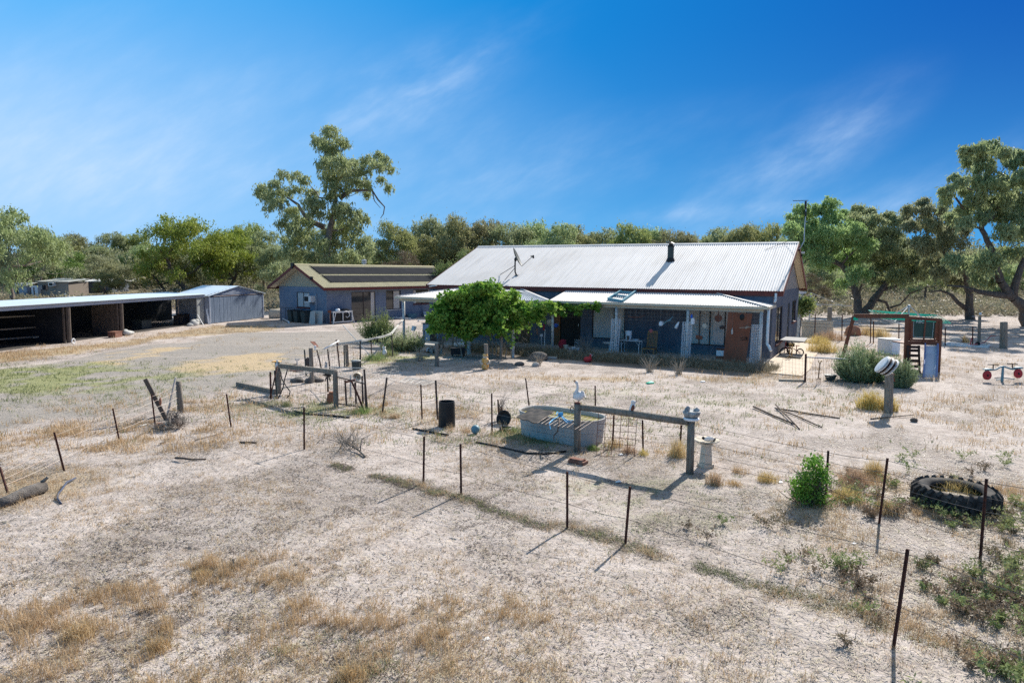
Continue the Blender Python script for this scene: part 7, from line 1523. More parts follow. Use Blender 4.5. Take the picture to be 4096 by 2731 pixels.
c=h2(1387,535,(1440,815)); m_=MB(); m_.lathe(c,[(.085,-.10),(.115,.06),(.105,.06),(.08,-.09)],18,axis=(-.1,-1,-.15)); m_.lathe(c,[(.01,-.10),(.085,-.10)],18,axis=(-.1,-1,-.15)); O('bucket','cream bucket lying on its side in the pen wires','bucket',m_,M['stone_cream'])
p=G('y2',1115,808); m_=MB(frame(p,10)); m_.box((-.13,-.10,-.02),(.14,.10,.12)); m_.box((-.11,-.09,.12),(.12,.09,.24)); m_.box((-.06,-.07,.24),(.12,.06,.30)); O('terracotta_bricks','stack of broken terracotta bricks against the front pen post','bricks',m_,M['terracotta'])
p,q=G('y2',130,640),G('y2',528,725); m_=MB(); m_.beam(p+Vector((0,0,.07)),q+Vector((0,0,.07)),.10,.14); O('sleeper','long weathered timber beam lying left of the pen','timber beam',m_,M['wood_grey'])
tube_thing('pole','thin pale pole leaning in front of the pale green bush','pole',[G('y2',1545,350)+Vector((0,0,.0)),HT('y2',1232,0,G('y2',1500,330)+Vector((0,1.2,0)))],.018,'tarp')
c=h2(935,205,(905,560)); sl2=T('solar_lamp','tilted rusty panel with white fitting on the back pen corner','panel',c); m_=MB(); q=lambda x,y,dy=0:HT('y2',x,y,G('y2',905,560)+Vector((0,dy,0))); m_.slab([q(893,170),q(940,172,.2),q(978,225,.2),q(948,222)],.02); P('panel',m_,M['rust'],sl2); m_=MB(); m_.tube([q(945,215),q(940,240),q(945,262)],[.04,.035,.02],8); P('fitting',m_,M['white'],sl2)
tube_thing('branch','white peeled branch lying across the top of the pen','branch',[h2(1035,250,(1040,480)),h2(1120,205,(1140,460)),h2(1190,165,(1200,445))],.028,'white')
tube_thing('branch','red painted stick on top of a pen picket','branch',[h2(1185,215,(1200,445)),h2(1170,180,(1200,445)),h2(1160,155,(1200,445))],.028,'rust')
m_=MB(); c=h2(868,385,(850,530)); m_.ball(c,.10,.03,.16,10,6); O('pan','dark rusty pan hanging behind the pen corner post','pan',m_,M['dark_steel'],smooth=True)
p=G('y2',840,590); m_=MB(); rr=random.Random(3)
for i in range(5): m_.ball(p+Vector((rr.uniform(-.5,.6),rr.uniform(-.3,.3),.05)),rr.uniform(.14,.24),.15,rr.uniform(.07,.13),9,6)
O('rock_pile','low pile of pale rocks at the back of the pen','rocks',m_,M['log'],smooth=True)
# ================================================================ left foreground
p=G('y1',1500,625); q=HT('y1',1300,260,p); m_=MB(); m_.beam(p-Vector((0,0,.05)),q,.10,.025,up=(0,-1,0)); O('steel_beam','rusty grey steel channel leaning out from the wire roll','beam',m_,M['wood_dark'])
p=G('y1',1500,580); m_=MB(); m_.beam(p,HT('y1',1575,245,p),.055,.03); O('plank','long thin grey plank leaning on the corner post','plank',m_,M['trough'])
p=G('y1',1560,700); wr_=T('wire_roll','roll of rusty fencing wire lying at the timber corner post','wire roll',p); m_=MB(); rr=random.Random(4); c=p+Vector((.05,.0,.19))
for i in range(46):
    a=rr.uniform(0,3.14); t_=Vector((rr.uniform(-.25,.25),rr.uniform(-.2,.2),rr.uniform(-.04,.05))); R_=rr.uniform(.12,.19); ax1=Vector((math.cos(a*.3+.4),math.sin(a*.3+.4),0)); m_.tube([c+t_*.6+Vector((0,0,math.sin(k)*R_))+ax1.cross(Vector((0,0,1)))*math.cos(k)*R_ for k in np.linspace(0,6.28,13)[:-1]],.0045,3,closed=True)
P('coil',m_,M['wire'],wr_); m_=MB()
for i in range(60): a=p+Vector((rr.uniform(-.25,.05),rr.uniform(-.15,.05),rr.uniform(0,.08))); m_.tube([a,a+Vector((rr.uniform(-.25,.2),rr.uniform(-.2,.1),rr.uniform(.02,.16))),a+Vector((rr.uniform(-.4,.3),rr.uniform(-.3,.1),rr.uniform(-.0,.08)))],.003,3,cap=False)
P('loose_ends',m_,M['plank'],wr_)
p=G('y1',1430,695); m_=MB(); m_.ball(p+Vector((0,0,.05)),.12,.10,.07,12,8); O('terracotta_shard','broken terracotta lump beside the wire roll','pot',m_,M['terracotta'],smooth=True)
p=G('y1',1435,480)+Vector((0,0,0)); m_=MB(); c=HT('y1',1437,460,G('y1',1400,650)); m_.ball(c,.03,.03,.10,8,6); O('insulator','small terracotta insulator hanging behind the leaning beam','insulator',m_,M['terracotta'],smooth=True)
tube_thing('hose','curved piece of dark blue hose lying on the sand','hose',[G('y1',x,y)+Vector((0,0,h)) for x,y,h in ((678,1160,.03),(600,1210,.05),(550,1265,.02),(520,1300,.02),(515,1345,.03),(550,1385,.02))],  .016,'hose_blue')
lg=T('log','grey weathered log lying at the left edge','log',G('y1',250,1330)); m_=MB(); m_.tube([G('y1',-60,1430)+Vector((0,0,.06)),G('y1',90,1385)+Vector((0,0,.07)),G('y1',240,1325)+Vector((0,0,.09)),G('y1',400,1275)+Vector((0,0,.10))],[.08,.085,.10,.095],12); P('trunk',m_,M['log'],lg,smooth=True)
m_=MB(); p=G('y1',405,1275)+Vector((0,0,.08)); m_.tube([p,p+Vector((-.03,0,.10)),p+Vector((.05,.02,.17))],[.06,.04,.02],6); P('stub',m_,M['wood_grey'],lg)
def stick(label,z,pts,r,mt='wood_dark',name='stick'): return tube_thing(name,label,name,[G(z,x,y)+Vector((0,0,r+h)) for x,y,h in pts],[r*(1-.5*i/len(pts)) for i in range(len(pts))],mt,6)
stick('thick dark branch piece lying on open sand','y1',[(1575,990,.03),(1650,1003,.05),(1720,995,.01),(1850,985,.0)],.024)
stick('short dark stick lying on bare sand left of centre','y2',[(155,1238,.0),(240,1240,.01),(333,1238,0)],.024)
stick('thin curled twig on the sand behind the dead branch','y2',[(965,1235,.0),(990,1222,.03),(1035,1222,.01),(1030,1235,.0)],.010)
stick('long grey stick below the leaning beam','y1',[(1205,800,.0),(1320,730,.02),(1330,708,.05),(1470,730,.0)],.016,'wood_grey')
stick('pale stick lying on sand right of the wire roll','y1',[(1435,850,.02),(1510,812,.0)],.014,'wood_grey')
stick('white stick beside the leftmost fence picket','y1',[(1225,698,.01),(1330,662,.0)],.012,'white')
stick('long thin rod lying right of the corner post','y1',[(1745,812,.0),(1900,770,.0),(2015,735,.0)],.009)
for i,(lb,z,pts,r,mt) in enumerate((('leftmost of four black poles fanned on the sand','y5',[(198,228,.01),(350,300,.02),(490,352,.0)],.028,'wood_dark'),('black pole running from the fan down to the right','y5',[(350,245,.04),(500,295,.02),(675,370,.0)],.020,'wood_dark'),('long thin black pole pointing right out of the fan','y5',[(360,245,.03),(600,280,.01),(800,306,.0)],.024,'wood_dark'),('short black pole crossing on top of the fan','y5',[(352,225,.06),(440,310,.04),(520,383,.0)],.022,'wood_dark'))): stick(lb,z,pts,r,mt,'pole')
stick('black stick lying in front of the reel post','y5',[(1015,310,.0),(1150,302,.02),(1312,290,.03)],.018)
p=G('y5',1316,325); m_=MB(); m_.ball(p+Vector((0,0,.04)),.09,.08,.06,10,7); O('wood_block','dark burnt wood lump right of the reel post','wood',m_,M['wood_dark'],smooth=True)
p=G('y6',1068,412); m_=MB(); m_.tube([G('y6',1070,396)+Vector((0,0,.02)),G('y6',1066,432)+Vector((0,0,.02))],[.018,.022],8); O('bottle','small dark bottle lying on the foreground sand','bottle',m_,M['black'],smooth=True)
for lb,z,x,y,s,mt in (('white shell shaped scrap on the sand near the bottom','y6',2230,755,.04,'white'),('tiny white scrap beside the round grass clump','y5',383,750,.05,'white'),('white scrap on the ground near the right fence','y5',1190,945,.05,'white'),('white scrap among the brown weeds','y5',900,1175,.04,'white'),('white scrap lying under the log rail','y4',945,625,.05,'white'),('white scrap under the shadow of the rail','y4',925,838,.05,'white'),('green plastic scrap on the sand before the verandah','z4',480,1530,.14,'line_green'),('small white box on the ground before the verandah','z4',990,1515,.09,'white')):
    p=G(z,x,y); m_=MB(frame(p,35)); m_.slab([(-s,-s*.5,s*.4),(s*.8,-s*.6,s*.3),(s,s*.5,s*.5),(-s*.7,s*.6,s*.2)],s*.3); O('scrap',lb,'scrap',m_,M[mt])
# ================================================================ right hand yard
m_=MB(HF); m_.fr=HF; 
pth=[(-.02,-.1),(-.0,11.6),(-1.6,11.6),(-1.55,2.5),(-1.7,-2.2),(-1.6,-4.2),(-.5,-4.0),(-.2,-2.6)]
m_.prism(pth,.004,.035); o=O('path',None,None,m_,M['path_conc'],kind='structure'); o['label']='pale pinkish concrete path along the right house wall'
tb_=G('w2',975,1285); q=lambda x,y,dy=0:HT('w2',x,y,tb_+Vector((0,dy,0))); ot=T('garden_table','grey topped table on curved yellow metal legs beside the house','table',tb_)
zt=.70; c_=[G('w2',*k,zt) for k in ((760,935),(865,878),(1258,900),(1200,965))]; m_=MB(); m_.slab([(p.x,p.y,p.z) for p in c_],.03); P('tabletop',m_,M['table_grey'],ot)
for sx in (-1,1):
    for k,(dx,dy) in enumerate(((-.35,-.25),(.35,.25)) if sx<0 else ((.40,-.20),(-.38,.28))):
        cx_=tb_.x+sx*.05; cy_=tb_.y+.15; m_=MB(); m_.tube([(cx_+dx,cy_+dy,.03),(cx_+dx*.25,cy_+dy*.25,.04),(cx_,cy_,.12),(cx_,cy_,.58),(cx_+dx*.15,cy_+dy*.15,.66)],.022,6); P('leg',m_,M['yellow_wood'],ot,smooth=True)
tz=G('w2',980,1225)+Vector((0,.55,0)); tc2=T('tricycle','red toy tricycle parked behind the garden table','tricycle',tz); q=lambda x,y,dy=0:HT('w2',x,y,tz+Vector((0,dy,0)))
for (x,y,r,dy) in ((838,1160,.20,0),(1118,1168,.17,0),(935,1130,.12,.35)):
    c=q(x,y,dy); m_=MB(); m_.tube([c+Vector((r*math.cos(t)*.95,.12*math.cos(t)*0,r*math.sin(t))) for t in np.linspace(0,6.283,22)[:-1]],.028,6,closed=True); wo=P('wheel',m_,M['rubber'],tc2)
    m_=MB(); 
    for t in np.linspace(0,3.14,5)[:-1]: m_.tube([c+Vector((r*math.cos(t),0,r*math.sin(t)))*.9,c-Vector((r*math.cos(t),0,r*math.sin(t)))*.9],.006,3)
    P('spokes',m_,M['white'],wo)
m_=MB(); 
for a in (((838,1160),(860,1010),(870,970)),((860,1075),(1000,1090),(1118,1168)),((1060,1045),(1050,1190)),((1040,1040),(1110,1040)),((860,1120),(935,1130)),((870,1075),(960,1070))): m_.tube([q(*k) for k in a],.017,5)
P('frame',m_,M['red_plastic'],tc2); m_=MB(); m_.tube([q(870,990),q(850,985),q(800,960)],.012,5); m_.box(q(905,1060),q(985,985,.25)); P('seat',m_,M['black'],tc2)
# wire gate fence in front of path
wf=T('wire_gate','low wire gate with a top pipe in front of the rosemary','gate',G('w2',1215,1560)); b0=G('z6',175,940); b1=G('z6',610,930)
q=lambda x,y:HT('z6',x,y,b0.lerp(b1,(x-175)/435))
m_=MB(); m_.tube([b0-Vector((0,0,.1)),q(182,658)],.035,7); P('post',m_,M['picket'],wf); m_=MB(); m_.tube([b1,q(610,690)],.025,6); P('post',m_,M['dark_steel'],wf)
m_=MB(); m_.tube([q(192,692),q(845,722)],.022,6); P('rail',m_,M['grey_zinc'],wf)
m_=MB()
for i in range(16): x=195+i*27; m_.tube([q(x,695+i*1.2),q(x+2,925)],.0035,3,cap=False)
for j in range(6): m_.tube([q(190,735+j*38),q(610,745+j*36)],.0035,3,cap=False)
for j in range(7): m_.tube([HT('z6',-60,660+j*38,b0+Vector((-1.2,.0,0))),q(180,700+j*36)],.0035,3,cap=False)
for i in range(7): m_.tube([HT('z6',-50+i*33,665,b0+Vector((-1.,0,0))),G('z6',-50+i*33,905)],.0035,3,cap=False)
P('netting',m_,M['wire'],wf)
p=G('z6',312,960); q=lambda x,y:HT('z6',x,y,p); gf=T('garden_fork','garden fork with a yellow handle stuck upright in the ground','garden fork',p); m_=MB(); m_.tube([q(308,900),q(322,755)],.018,6); P('shaft',m_,M['wood_brown'],gf)
m_=MB(); m_.tube([q(322,755),q(308,735),q(315,722),q(342,722),q(335,738),q(322,755)],.014,5); P('handle',m_,M['yellow_wood'],gf)
m_=MB(); m_.tube([q(290,905),q(328,905)],.012,5)
for x in (290,303,316,328): m_.tube([q(x,905),q(x+2,965)],.007,4)
P('tines',m_,M['rust'],gf)
m_=MB(); p=G('z6',25,932); fr_b=frame(p,-6); m_.fr=fr_b; m_.box((-.35,-.07,0),(.45,.07,.07)); O('plank','short pale timber block lying near the verandah corner','plank',m_,M['plank'])
# reel post
p=G('z6',1003,1243); q=lambda x,y,dy=0:HT('z6',x,y,p+Vector((0,dy,0))); single_post('leaning grey timber post carrying the white rims','z6',(1003,1243),(1012,850),.105)
rp=T('rim_stack','white and dark wheel rims stacked on the leaning post','wheel rims',q(990,850)); ax3=(q(1035,800)-q(935,740)); ax3=Vector((.72,-.25,-.62)).normalized()
c0=q(945,765,-.02); c1=q(1030,800,-.02)
for k in range(5):
    c=c0.lerp(c1,k/4); m_=MB(); m_.lathe(c,[(.10,-.05),(.235,-.04),(.25,-.02),(.19,0),(.25,.02),(.235,.035),(.10,.03)],24,axis=tuple((c1-c0).normalized()+Vector((0,-.25,-.35)))); P('rim',m_,M['white' if k%2==0 else 'dark_steel'],rp,smooth=False)
tube_thing('wire','rusty wire and clamp wound round the leaning post','wire',[q(975,880),q(1020,905),q(1040,925),q(1065,935),q(1050,880),q(1065,860)],.014,'rust')
# playground
PT=G('z6',1420,900); py_=PT.y+1.5
q=lambda x,y,dy=0:HT('z6',x,y,Vector((0,py_+dy,0)))
pg=T('play_tower','brown timber climbing tower with blackboard, steps and swing beam','playground',(q(1350,800).x,py_,0))
for (x0,x1,yt,dy) in ((1172,1190,295,0),(1503,1522,325,0),(1205,1215,300,1.0),(1490,1500,330,1.0)):
    a=q(x1,yt,dy); b=Vector((q(x0,760,dy).x,py_+dy,0)); m_=MB(); m_.beam(b,a,.10,.10); P('post',m_,M['play_wood'],pg)
for dy in (-.02,1.02):
    m_=MB(); m_.beam(q(1180,300,dy),q(1535,325,dy),.04,.12); P('beam',m_,M['play_wood'],pg)
m_=MB(); m_.beam(q(1185,548,-.03),q(1510,552,-.03),.05,.13); m_.beam(q(1220,520,-.03),q(1475,524,-.03),.04,.07); P('beam',m_,M['play_wood'],pg)
zf=q(1300,560).z; m_=MB(); m_.box((q(1190,600).x,py_,zf-.03),(q(1510,600).x,py_+1.0,zf+.01)); P('platform',m_,M['play_wood'],pg)
m_=MB(); m_.slab([q(1238,330,-.07),q(1478,342,-.07),q(1462,508,-.07),q(1232,500,-.07)],.03); bo=P('blackboard',m_,M['blackboard'],pg)
m_=MB()
for a,b in (((1242,332),(1236,520)),((1372,318),(1352,545)),((1480,342),(1462,525))): m_.beam(q(*a,-.11),q(*b,-.11),.05,.03)
P('board_frame',m_,M['play_wood'],pg)
m_=MB()
for a,b in (((1256,336),(1250,488)),((1250,488),(1440,498)),((1440,498),(1455,345))): m_.tube([q(*a,-.115),q(*b,-.115)],.008,4)
P('chalk_line',m_,M['chalk'],bo)
def text_mesh(s,size,mt,mw,par,name='lettering'):
    cu=bpy.data.curves.new('t','FONT'); cu.body=s; cu.size=size; cu.extrude=.002; ob_=bpy.data.objects.new('t',cu); link(ob_); bpy.context.view_layer.update()
    me=bpy.data.meshes.new_from_object(ob_.evaluated_get(bpy.context.evaluated_depsgraph_get())); bpy.data.objects.remove(ob_); me.transform(Matrix.Translation(-wl(par))@mw); me.materials.clear(); me.materials.append(M[mt])
    o=bpy.data.objects.new(name,me); link(o); o.parent=par; return o
text_mesh('ABC',.16,'chalk',Matrix.Translation(q(1276,353,-.12))@Matrix.Rotation(R(90),4,'X'),bo)
m_=MB(); 
for x0,x1 in ((1195,1212),(1305,1325)): m_.beam(q(x0,575,-.05),q(x1-10,875,-.30),.07,.03)
for y in (590,625,675,727,782,830): m_.beam(q(1205,y,-.05-.0008*(y-575)),q(1318,y+2,-.05-.0008*(y-575)),.03,.10)
P('steps',m_,M['play_dark'],pg)
m_=MB(); yy=lambda t:-.1-1.25*t
L0=[(1368,560,0),(1366,640,.2),(1362,720,.5),(1356,800,.8),(1352,868,1),(1350,900,1.05)]; R0_=[(1492,565,0),(1492,640,.2),(1488,720,.5),(1484,800,.8),(1480,872,1),(1478,905,1.05)]
A=[q(x,y,-.1-1.32*t) for x,y,t in L0]; B=[q(x,y,-.1-1.32*t) for x,y,t in R0_]; n=len(A); cen=[a.lerp(b,.5)+Vector((0,.04,-.06)) for a,b in zip(A,B)]
vs=[]
for a,b,c in zip(A,B,cen): vs+=[a,a.lerp(c,.3)+Vector((0,.03,-.05)),b.lerp(c,.3)+Vector((0,.03,-.05)),b]
vs2=[v+Vector((0,.035,-.03)) for v in vs]; k=len(vs); fs=[(4*i+j,4*i+j+1,4*i+j+5,4*i+j+4) for i in range(n-1) for j in range(3)]; fs+=[tuple(x+k for x in f[::-1]) for f in fs]; fs+=[(4*i,4*i+4,4*i+4+k,4*i+k) for i in range(n-1)]+[(4*i+3,4*i+3+k,4*i+7+k,4*i+7) for i in range(n-1)]
m_.add(vs+vs2,fs); sd=P('slide',m_,M['slide_glare'],pg)
for e_ in (A,B): m_=MB(); m_.tube([v+Vector((0,-.01,.02)) for v in e_],.030,6); P('side_rail',m_,M['slide_blue'],sd)
m_=MB(); bq0=Vector(A[-1]); m_.box((bq0.x,A[-1].y,0),(B[-1].x,A[-1].y+.04,A[-1].z-.03)); P('slide_foot',m_,M['play_dark'],pg)
m_=MB(); p0=q(670,282,1.6); p1=q(1205,285,.05); m_.beam(p0,p1,.09,.16); P('swing_beam',m_,M['play_wood'],pg)
lt=q(660,310,1.6); lb_=q(575,600,1.6); dd_=(lb_-lt); f_=lb_+dd_*(lb_.z/-dd_.z); m_=MB(); m_.beam(f_,lt+Vector((0,0,.1)),.10,.10); P('swing_leg',m_,M['play_wood'],pg)
if 0: m_=MB(); f2=f_+Vector((.3,1.4,0)); m_.beam(f2,lt+Vector((0,.05,.1)),.09,.09); P('swing_leg',m_,M['play_wood'],pg)
m_=MB(); m_.box(p0+Vector((-.08,-.07,-.16)),p0+Vector((.10,.07,-.05))); P('bracket',m_,M['line_green'],pg)
# white cabinet
p=G('z6',1092,665); q=lambda x,y:HT('z6',x,y,p); w1_=q(1118,600).x-q(1040,600).x; hh=q(1090,522).z; wc_=T('white_cabinet','old white metal cabinet standing left of the play tower','cabinet',p); fr_b=frame((q(1040,600).x,p.y,0),0); m_=MB(fr_b); m_.add([(0,0,0),(w1_,0,0),(w1_,.7,0),(-.28,.7,0),(0,0,hh),(w1_,0,hh),(w1_,.7,hh),(-.28,.7,hh)],[(0,3,2,1),(4,5,6,7),(0,1,5,4),(1,2,6,5),(2,3,7,6),(3,0,4,7)]); P('body',m_,M['plastic_white'],wc_)
m_=MB(fr_b); m_.slab([(-.02,-.03,hh+.035),(w1_+.03,-.03,hh+.035),(w1_+.03,.75,hh+.035),(-.33,.75,hh+.035)],.033); P('top',m_,M['white'],wc_)
# rotary clothes line
hy=PT.y+5.5; q=lambda x,y,dy=0:HT('z6',x,y,Vector((0,hy+dy,0))); rl=T('clothes_hoist','rotary clothes hoist with bright green lines behind the play tower','clothes line',(q(1210,400).x,hy,0))
hub=q(1210,180); m_=MB(); m_.tube([(hub.x,hy,0),hub],.035,8); m_.tube([hub+Vector((0,0,-.06)),hub+Vector((0,0,.04))],.06,8); P('mast',m_,M['grey_zinc'],rl)
cr_=[q(805,225,.5),q(1495,275,1.6),q(1625,355,-.4),q(925,305,-1.5)]; ctr=(cr_[0]+cr_[1]+cr_[2]+cr_[3])/4
for c in cr_:
    m_=MB(); m_.tube([hub-Vector((0,0,.9)),c],.016,5); P('arm',m_,M['grey_zinc'],rl)
for c in cr_: m_=MB(); m_.tube([hub,hub.lerp(c,.5)-Vector((0,0,.42))],.018,5); P('stay',m_,M['grey_zinc'],rl)
m_=MB()
for k in range(6):
    s=1-.1*k; pts=[ctr.lerp(c,s) for c in cr_]; m_.tube(pts,.013,4,closed=True)
P('line',m_,M['line_green'],rl)
hy2=41.; q=lambda x,y,dy=0:HT('w2',x,y,Vector((0,hy2+dy,0))); r2_=T('clothes_hoist','bare grey rotary hoist behind the right end of the house','clothes line',(q(1300,500).x,hy2,0)); hub=q(1312,92); m_=MB(); m_.tube([(hub.x,hy2,0),hub],.045,8); P('mast',m_,M['tarp'],r2_)
cr_=[q(1090,225,-.6),q(1260,290,1.2),q(2050,330,.6),q(1500,325,-1.4)]
for c in cr_: m_=MB(); m_.tube([q(1300,290),c],.022,5); P('arm',m_,M['tarp'],r2_); m_=MB(); m_.tube([hub,c.lerp(q(1300,290),.25)],.012,4); P('stay',m_,M['tarp'],r2_)
# cream sheet fence, back fence
q=lambda x,y:HT('w2',x,y,G('w2',1400,890)); sh2=T('sheet_fence','low fence of cream corrugated sheets behind the house corner','fence',G('w2',1400,890))
for x0,x1 in ((1150,1390),(1395,1720)):
    m_=MB(); 
    for j in range(8): 
        ya=590+j*37; m_.slab([q(x0,ya+38),q(x1,ya+38),q(x1,ya+2)+Vector((0,.03,0)),q(x0,ya+2)+Vector((0,.03,0))],.02)
    P('panel',m_,M['cream'],sh2)
single_post('grey timber post at the cream sheet fence','w2',(1640,860),(1655,350),.13)
p=G('w2',1110,870); m_=MB(); m_.beam(HT('w2',1090,600,p),HT('w2',1160,545,p),.05,.05); m_.tube([p,HT('w2',1100,560,p)],.05,6); m_.tube([p+Vector((.5,0,0)),HT('w2',1150,560,p)],.05,6); O('gate_frame','weathered timber gate behind the house corner','gate',m_,M['wood_grey'])
pl=[(280,335,265,'dark'),(548,392,265,'dark'),(832,442,300,'picket'),(858,512,335,'picket'),(1112,515,345,'picket'),(1573,522,400,'picket'),(1845,548,390,'dark')]
bf=T('back_fence','long plain wire fence running behind the playground','fence',G('z6',858,512)); BY=lambda x:34.+max(0,(1100-x))*.004
tops=[]
for x,yb,yt,kd in pl:
    p=D('z6',x,yb,BY(x)); p.z=0; t_=D('z6',x-3,yt,BY(x)); m_=MB(); m_.beam(p-Vector((0,0,.1)),t_,.045,.03); P('post',m_,M['picket'],bf)
for yl,yr in ((265,385),(290,400),(318,425),(350,455),(385,480)):
    m_=MB(); m_.tube([D('z6',120,yl,BY(120)),D('z6',600,yl+4+(yr-yl)*.2,BY(600)),D('z6',1100,yl+(yr-yl)*.5,34),D('z6',1600,yl+(yr-yl)*.75,34),D('z6',2130,yr,33.5),D('z6',2500,yr+6,33.)],.010,4,cap=False); P('wire',m_,M['wire'],bf)
for lb,b,t,r in (('thick timber strainer post at the far right of back fence',(2148,605),(2152,343),.16),('slim timber post with a lamp arm in the back fence',(1905,540),(1912,285),.075)): single_post(lb,'z6',b,t,r,'wood_grey')
p=G('z6',1905,540); q=lambda x,y:HT('z6',x,y,p); yl=T('yard_lamp','small glowing lamp on the slim post of the back fence','lamp',q(1918,262)); m_=MB(); m_.tube([q(1835,288),q(1912,288)],.014,5); P('arm',m_,M['grey_zinc'],yl); m_=MB(); m_.ball(q(1918,262),.07,.07,.08,8,6); P('globe',m_,M['white'],yl)
bo_=G('z6',700,500)+Vector((0,1.5,0)); q=lambda x,y:HT('z6',x,y,bo_); wb2=T('wheelbarrow','upturned pink rusty wheelbarrow tray behind the swing leg','wheelbarrow',bo_); c=q(645,520); m_=MB(); m_.lathe((c.x,c.y,max(.0,c.z-.35)),[(.48,0),(.46,.15),(.40,.42),(.26,.56),(.02,.58)],18,sy=.7); P('tray',m_,M['terracotta'],wb2,smooth=True); m_=MB(); m_.tube([q(600,470),q(560,445)],.03,5); P('handle',m_,M['wood_grey'],wb2)
# see-saw spinner
p=G('z6',2133,938); q=lambda x,y,dy=0:HT('z6',x,y,p+Vector((0,dy,0))); sw=T('seesaw','small blue green spinning see-saw with two red wheels','see-saw',p)
m_=MB(); m_.tube([p,q(2143,790)],[.045,.035],8); P('post',m_,M['teal'],sw)
m_=MB(); m_.tube([q(1985,822),q(2070,815),q(2115,792),q(2145,783),q(2180,795),q(2240,812),q(2300,800)],.028,8); P('beam',m_,M['teal'],sw,smooth=True)
for (x,y,w0) in ((1990,812,0),(2295,797,0)): m_=MB(); m_.ball(q(x,y),.17,.10,.035,12,6); P('seat',m_,M['teal'],sw,smooth=True)
for (x0,x1,yt,yb) in ((1992,2100,765,808),(2185,2290,757,805)): m_=MB(); m_.tube([q(x0,yt),q(x1,yt+4)],.015,5); m_.tube([q((x0+x1)/2,yt+2),q((x0+x1)/2,yb)],.018,5); P('handlebar',m_,M['dark_steel'],sw)
for x,y in ((1985,872),(2293,855)): 
    c=q(x,y,-.03); m_=MB(); m_.lathe(c,[(.03,-.03),(.155,-.025),(.155,.025),(.03,.03)],22,axis=(.15,-1,.1)); wo=P('wheel',m_,M['red_plastic'],sw); m_=MB(); m_.lathe(c+Vector((0,-.035,0)),[(.01,0),(.035,0),(.03,.02)],10,axis=(.15,-1,.1)); P('hub',m_,M['black'],wo)
    m_=MB(); m_.tube([q(x-18 if x<2100 else x+20,y-5,-.03),q(x-14 if x<2100 else x+18,y-50)],.02,5); P('bracket',m_,M['teal'],sw)
for a in ((( 2060,905),(2120,903),(2125,920),(2075,925)),((2150,905),(2210,912),(2260,920))): m_=MB(); m_.tube([G('z6',x,y)+Vector((0,0,.03)) for x,y in a],.016,5); P('foot',m_,M['teal'],sw)
# sandpit frame and scooter
m_=MB(); sp_=[G('z6',*k) for k in ((1555,575),(1600,560),(2010,585),(1990,600))]
for i in range(4): m_.beam(sp_[i]+Vector((0,0,.05)),sp_[(i+1)%4]+Vector((0,0,.05)),.06,.10)
O('sandpit_frame','flat pale timber frame lying on the ground near back fence','timber frame',m_,M['white'])
p=G('z6',1840,585); q=lambda x,y:HT('z6',x,y,p); sc2=T('pedal_toy','small red pedal toy lying near the back fence','toy',p); m_=MB(); m_.tube([q(1800,570),q(1840,575),q(1885,560)],.05,6); m_.tube([q(1820,570),q(1830,500)],.03,5); m_.tube([q(1885,570),q(1960,545),q(2020,482),q(2070,480)],.02,5); P('frame',m_,M['pink_red'],sc2); m_=MB(); m_.lathe(q(1890,560),[(.01,-.03),(.12,-.03),(.12,.03),(.01,.03)],12,axis=(0,1,0)); P('wheel',m_,M['black'],sc2)
p=G('z6',1675,550); m_=MB(); m_.ball(p+Vector((0,0,.12)),.32,.25,.2,10,7); O('rock','pale round boulder left of the red pedal toy','rock',m_,M['concrete'],smooth=True)
p=G('z6',690,928); m_=MB(); m_.ball(p+Vector((0,0,.10)),.10,.09,.11,10,7); m_.slab([p+Vector((-.3,-.1,.02)),p+Vector((.05,-.12,.02)),p+Vector((.05,.05,.02)),p+Vector((-.3,.05,.02))],.02); O('garden_stone','pale round stone with a flat slab under the rosemary','stone',m_,M['stone_cream'],smooth=False)
p=G('z6',425,925); m_=MB(); m_.lathe(p,[(.12,0),(.19,.18),(.20,.20),(.16,.19)],14); O('flower_pot','dark flower pot left of the rosemary base','pot',m_,M['bin_green'])
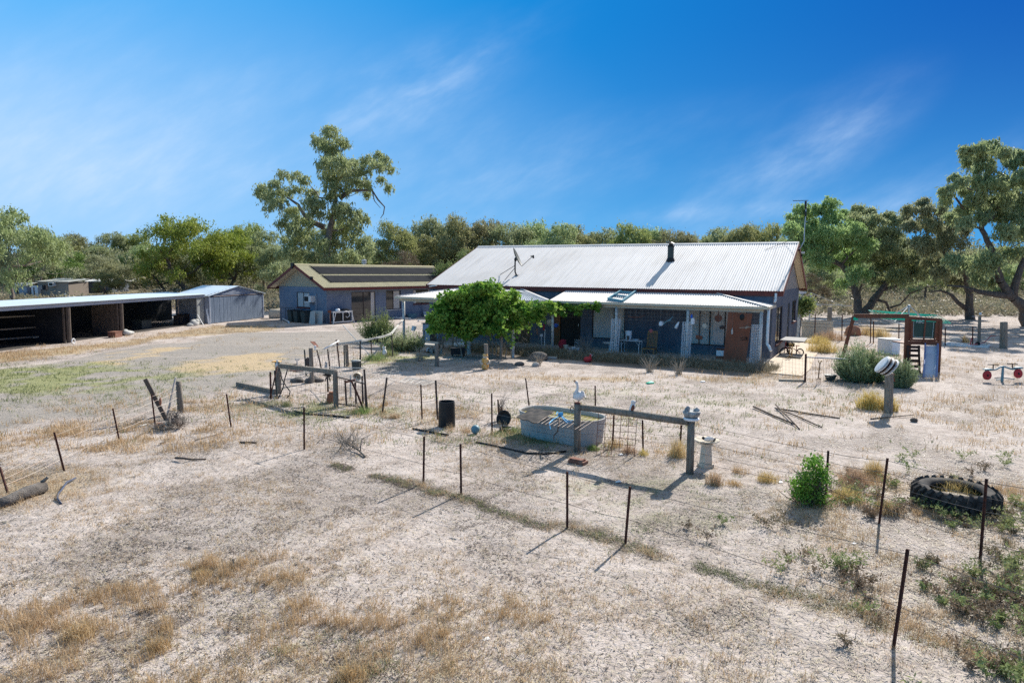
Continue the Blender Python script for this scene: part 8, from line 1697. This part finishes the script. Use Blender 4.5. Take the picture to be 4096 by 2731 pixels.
# dead garden in front of the verandah
rr=np.random.RandomState(71); n=1700; a=rr.rand(n)*14-.6; b=-2.3-rr.rand(n)**1.2*1.9; xy=np.array([hw(a[i],b[i]) for i in range(n)]); L=[]
k=np.repeat(np.arange(n),16); pos=np.stack([xy[k,0]+rr.randn(len(k))*.07,xy[k,1]+rr.randn(len(k))*.07,np.zeros(len(k))],-1); hh=(.12+.36*rr.rand(n)**2)[k]*(.5+.6*rr.rand(len(k)))
stuff('dead_weeds',blades(pos,hh,np.full(len(k),.012),.9*(.4+rr.rand(len(k))),rr),'dead_dark','dry grey weeds growing along the shaded verandah edge')
for i,(z,x,y,h,lb) in enumerate((('z3',1440,1470,.55,'dry seeding weed stalks beside the vine mesh'),('z4',480,1420,.55,'dry seeding weed stalks in front of the wooden chair'),('z4',760,1440,.65,'dry seeding weed stalks at the middle wrapped post'),('z4',1530,1420,.7,'tangled dry bush at the corner verandah post'),('z3',1930,1370,.85,'bare twiggy shrub behind the red ornament'),('z3',430,1290,.9,'bare twiggy shrub beside the toy bus'),('z3',200,1420,.6,'dry arching weed stalks left of the bed post'))):
    p=G(z,x,y); m_=MB(); r_=random.Random(i)
    for k in range(46): d=Vector((r_.uniform(-.35,.35),r_.uniform(-.25,.25),h*r_.uniform(.5,1.1))); s=p+Vector((r_.uniform(-.12,.12),r_.uniform(-.1,.1),0)); m_.tube([s,s+d*.55+Vector((0,0,h*.1)),s+d],[.007,.005,.003],3,cap=False)
    O('dry_shrub',lb,'shrub',m_,M['plank' if i in (0,1,2,6) else 'wood_grey'])
p=G('z3',1420,1480); m_=MB(); m_.ball(p+Vector((0,0,.07)),.15,.12,.10,10,7); O('stone','pale stone at the edge of the verandah shade','stone',m_,M['concrete'],smooth=True)
p=G('z3',1250,1470); m_=MB(); m_.ball(p+Vector((0,0,.07)),.20,.12,.09,10,7); O('stone','grey stone beneath the vine mesh','stone',m_,M['log'],smooth=True)
p=G('z3',1450,1420); m_=MB(); m_.ball(p+Vector((0,.2,.12)),.40,.25,.24,12,8); O('soil_mound','rounded earth mound at the right foot of the vine','mound',m_,M['log'],smooth=True)
m_=MB(); a,b=G('z3',1520,1395),G('z3',1640,1400); m_.beam(a+Vector((0,0,.05)),b+Vector((0,0,.05)),.18,.08); O('kerb_stone','pale stone kerb lying in the verandah weeds','kerb',m_,M['trough'])
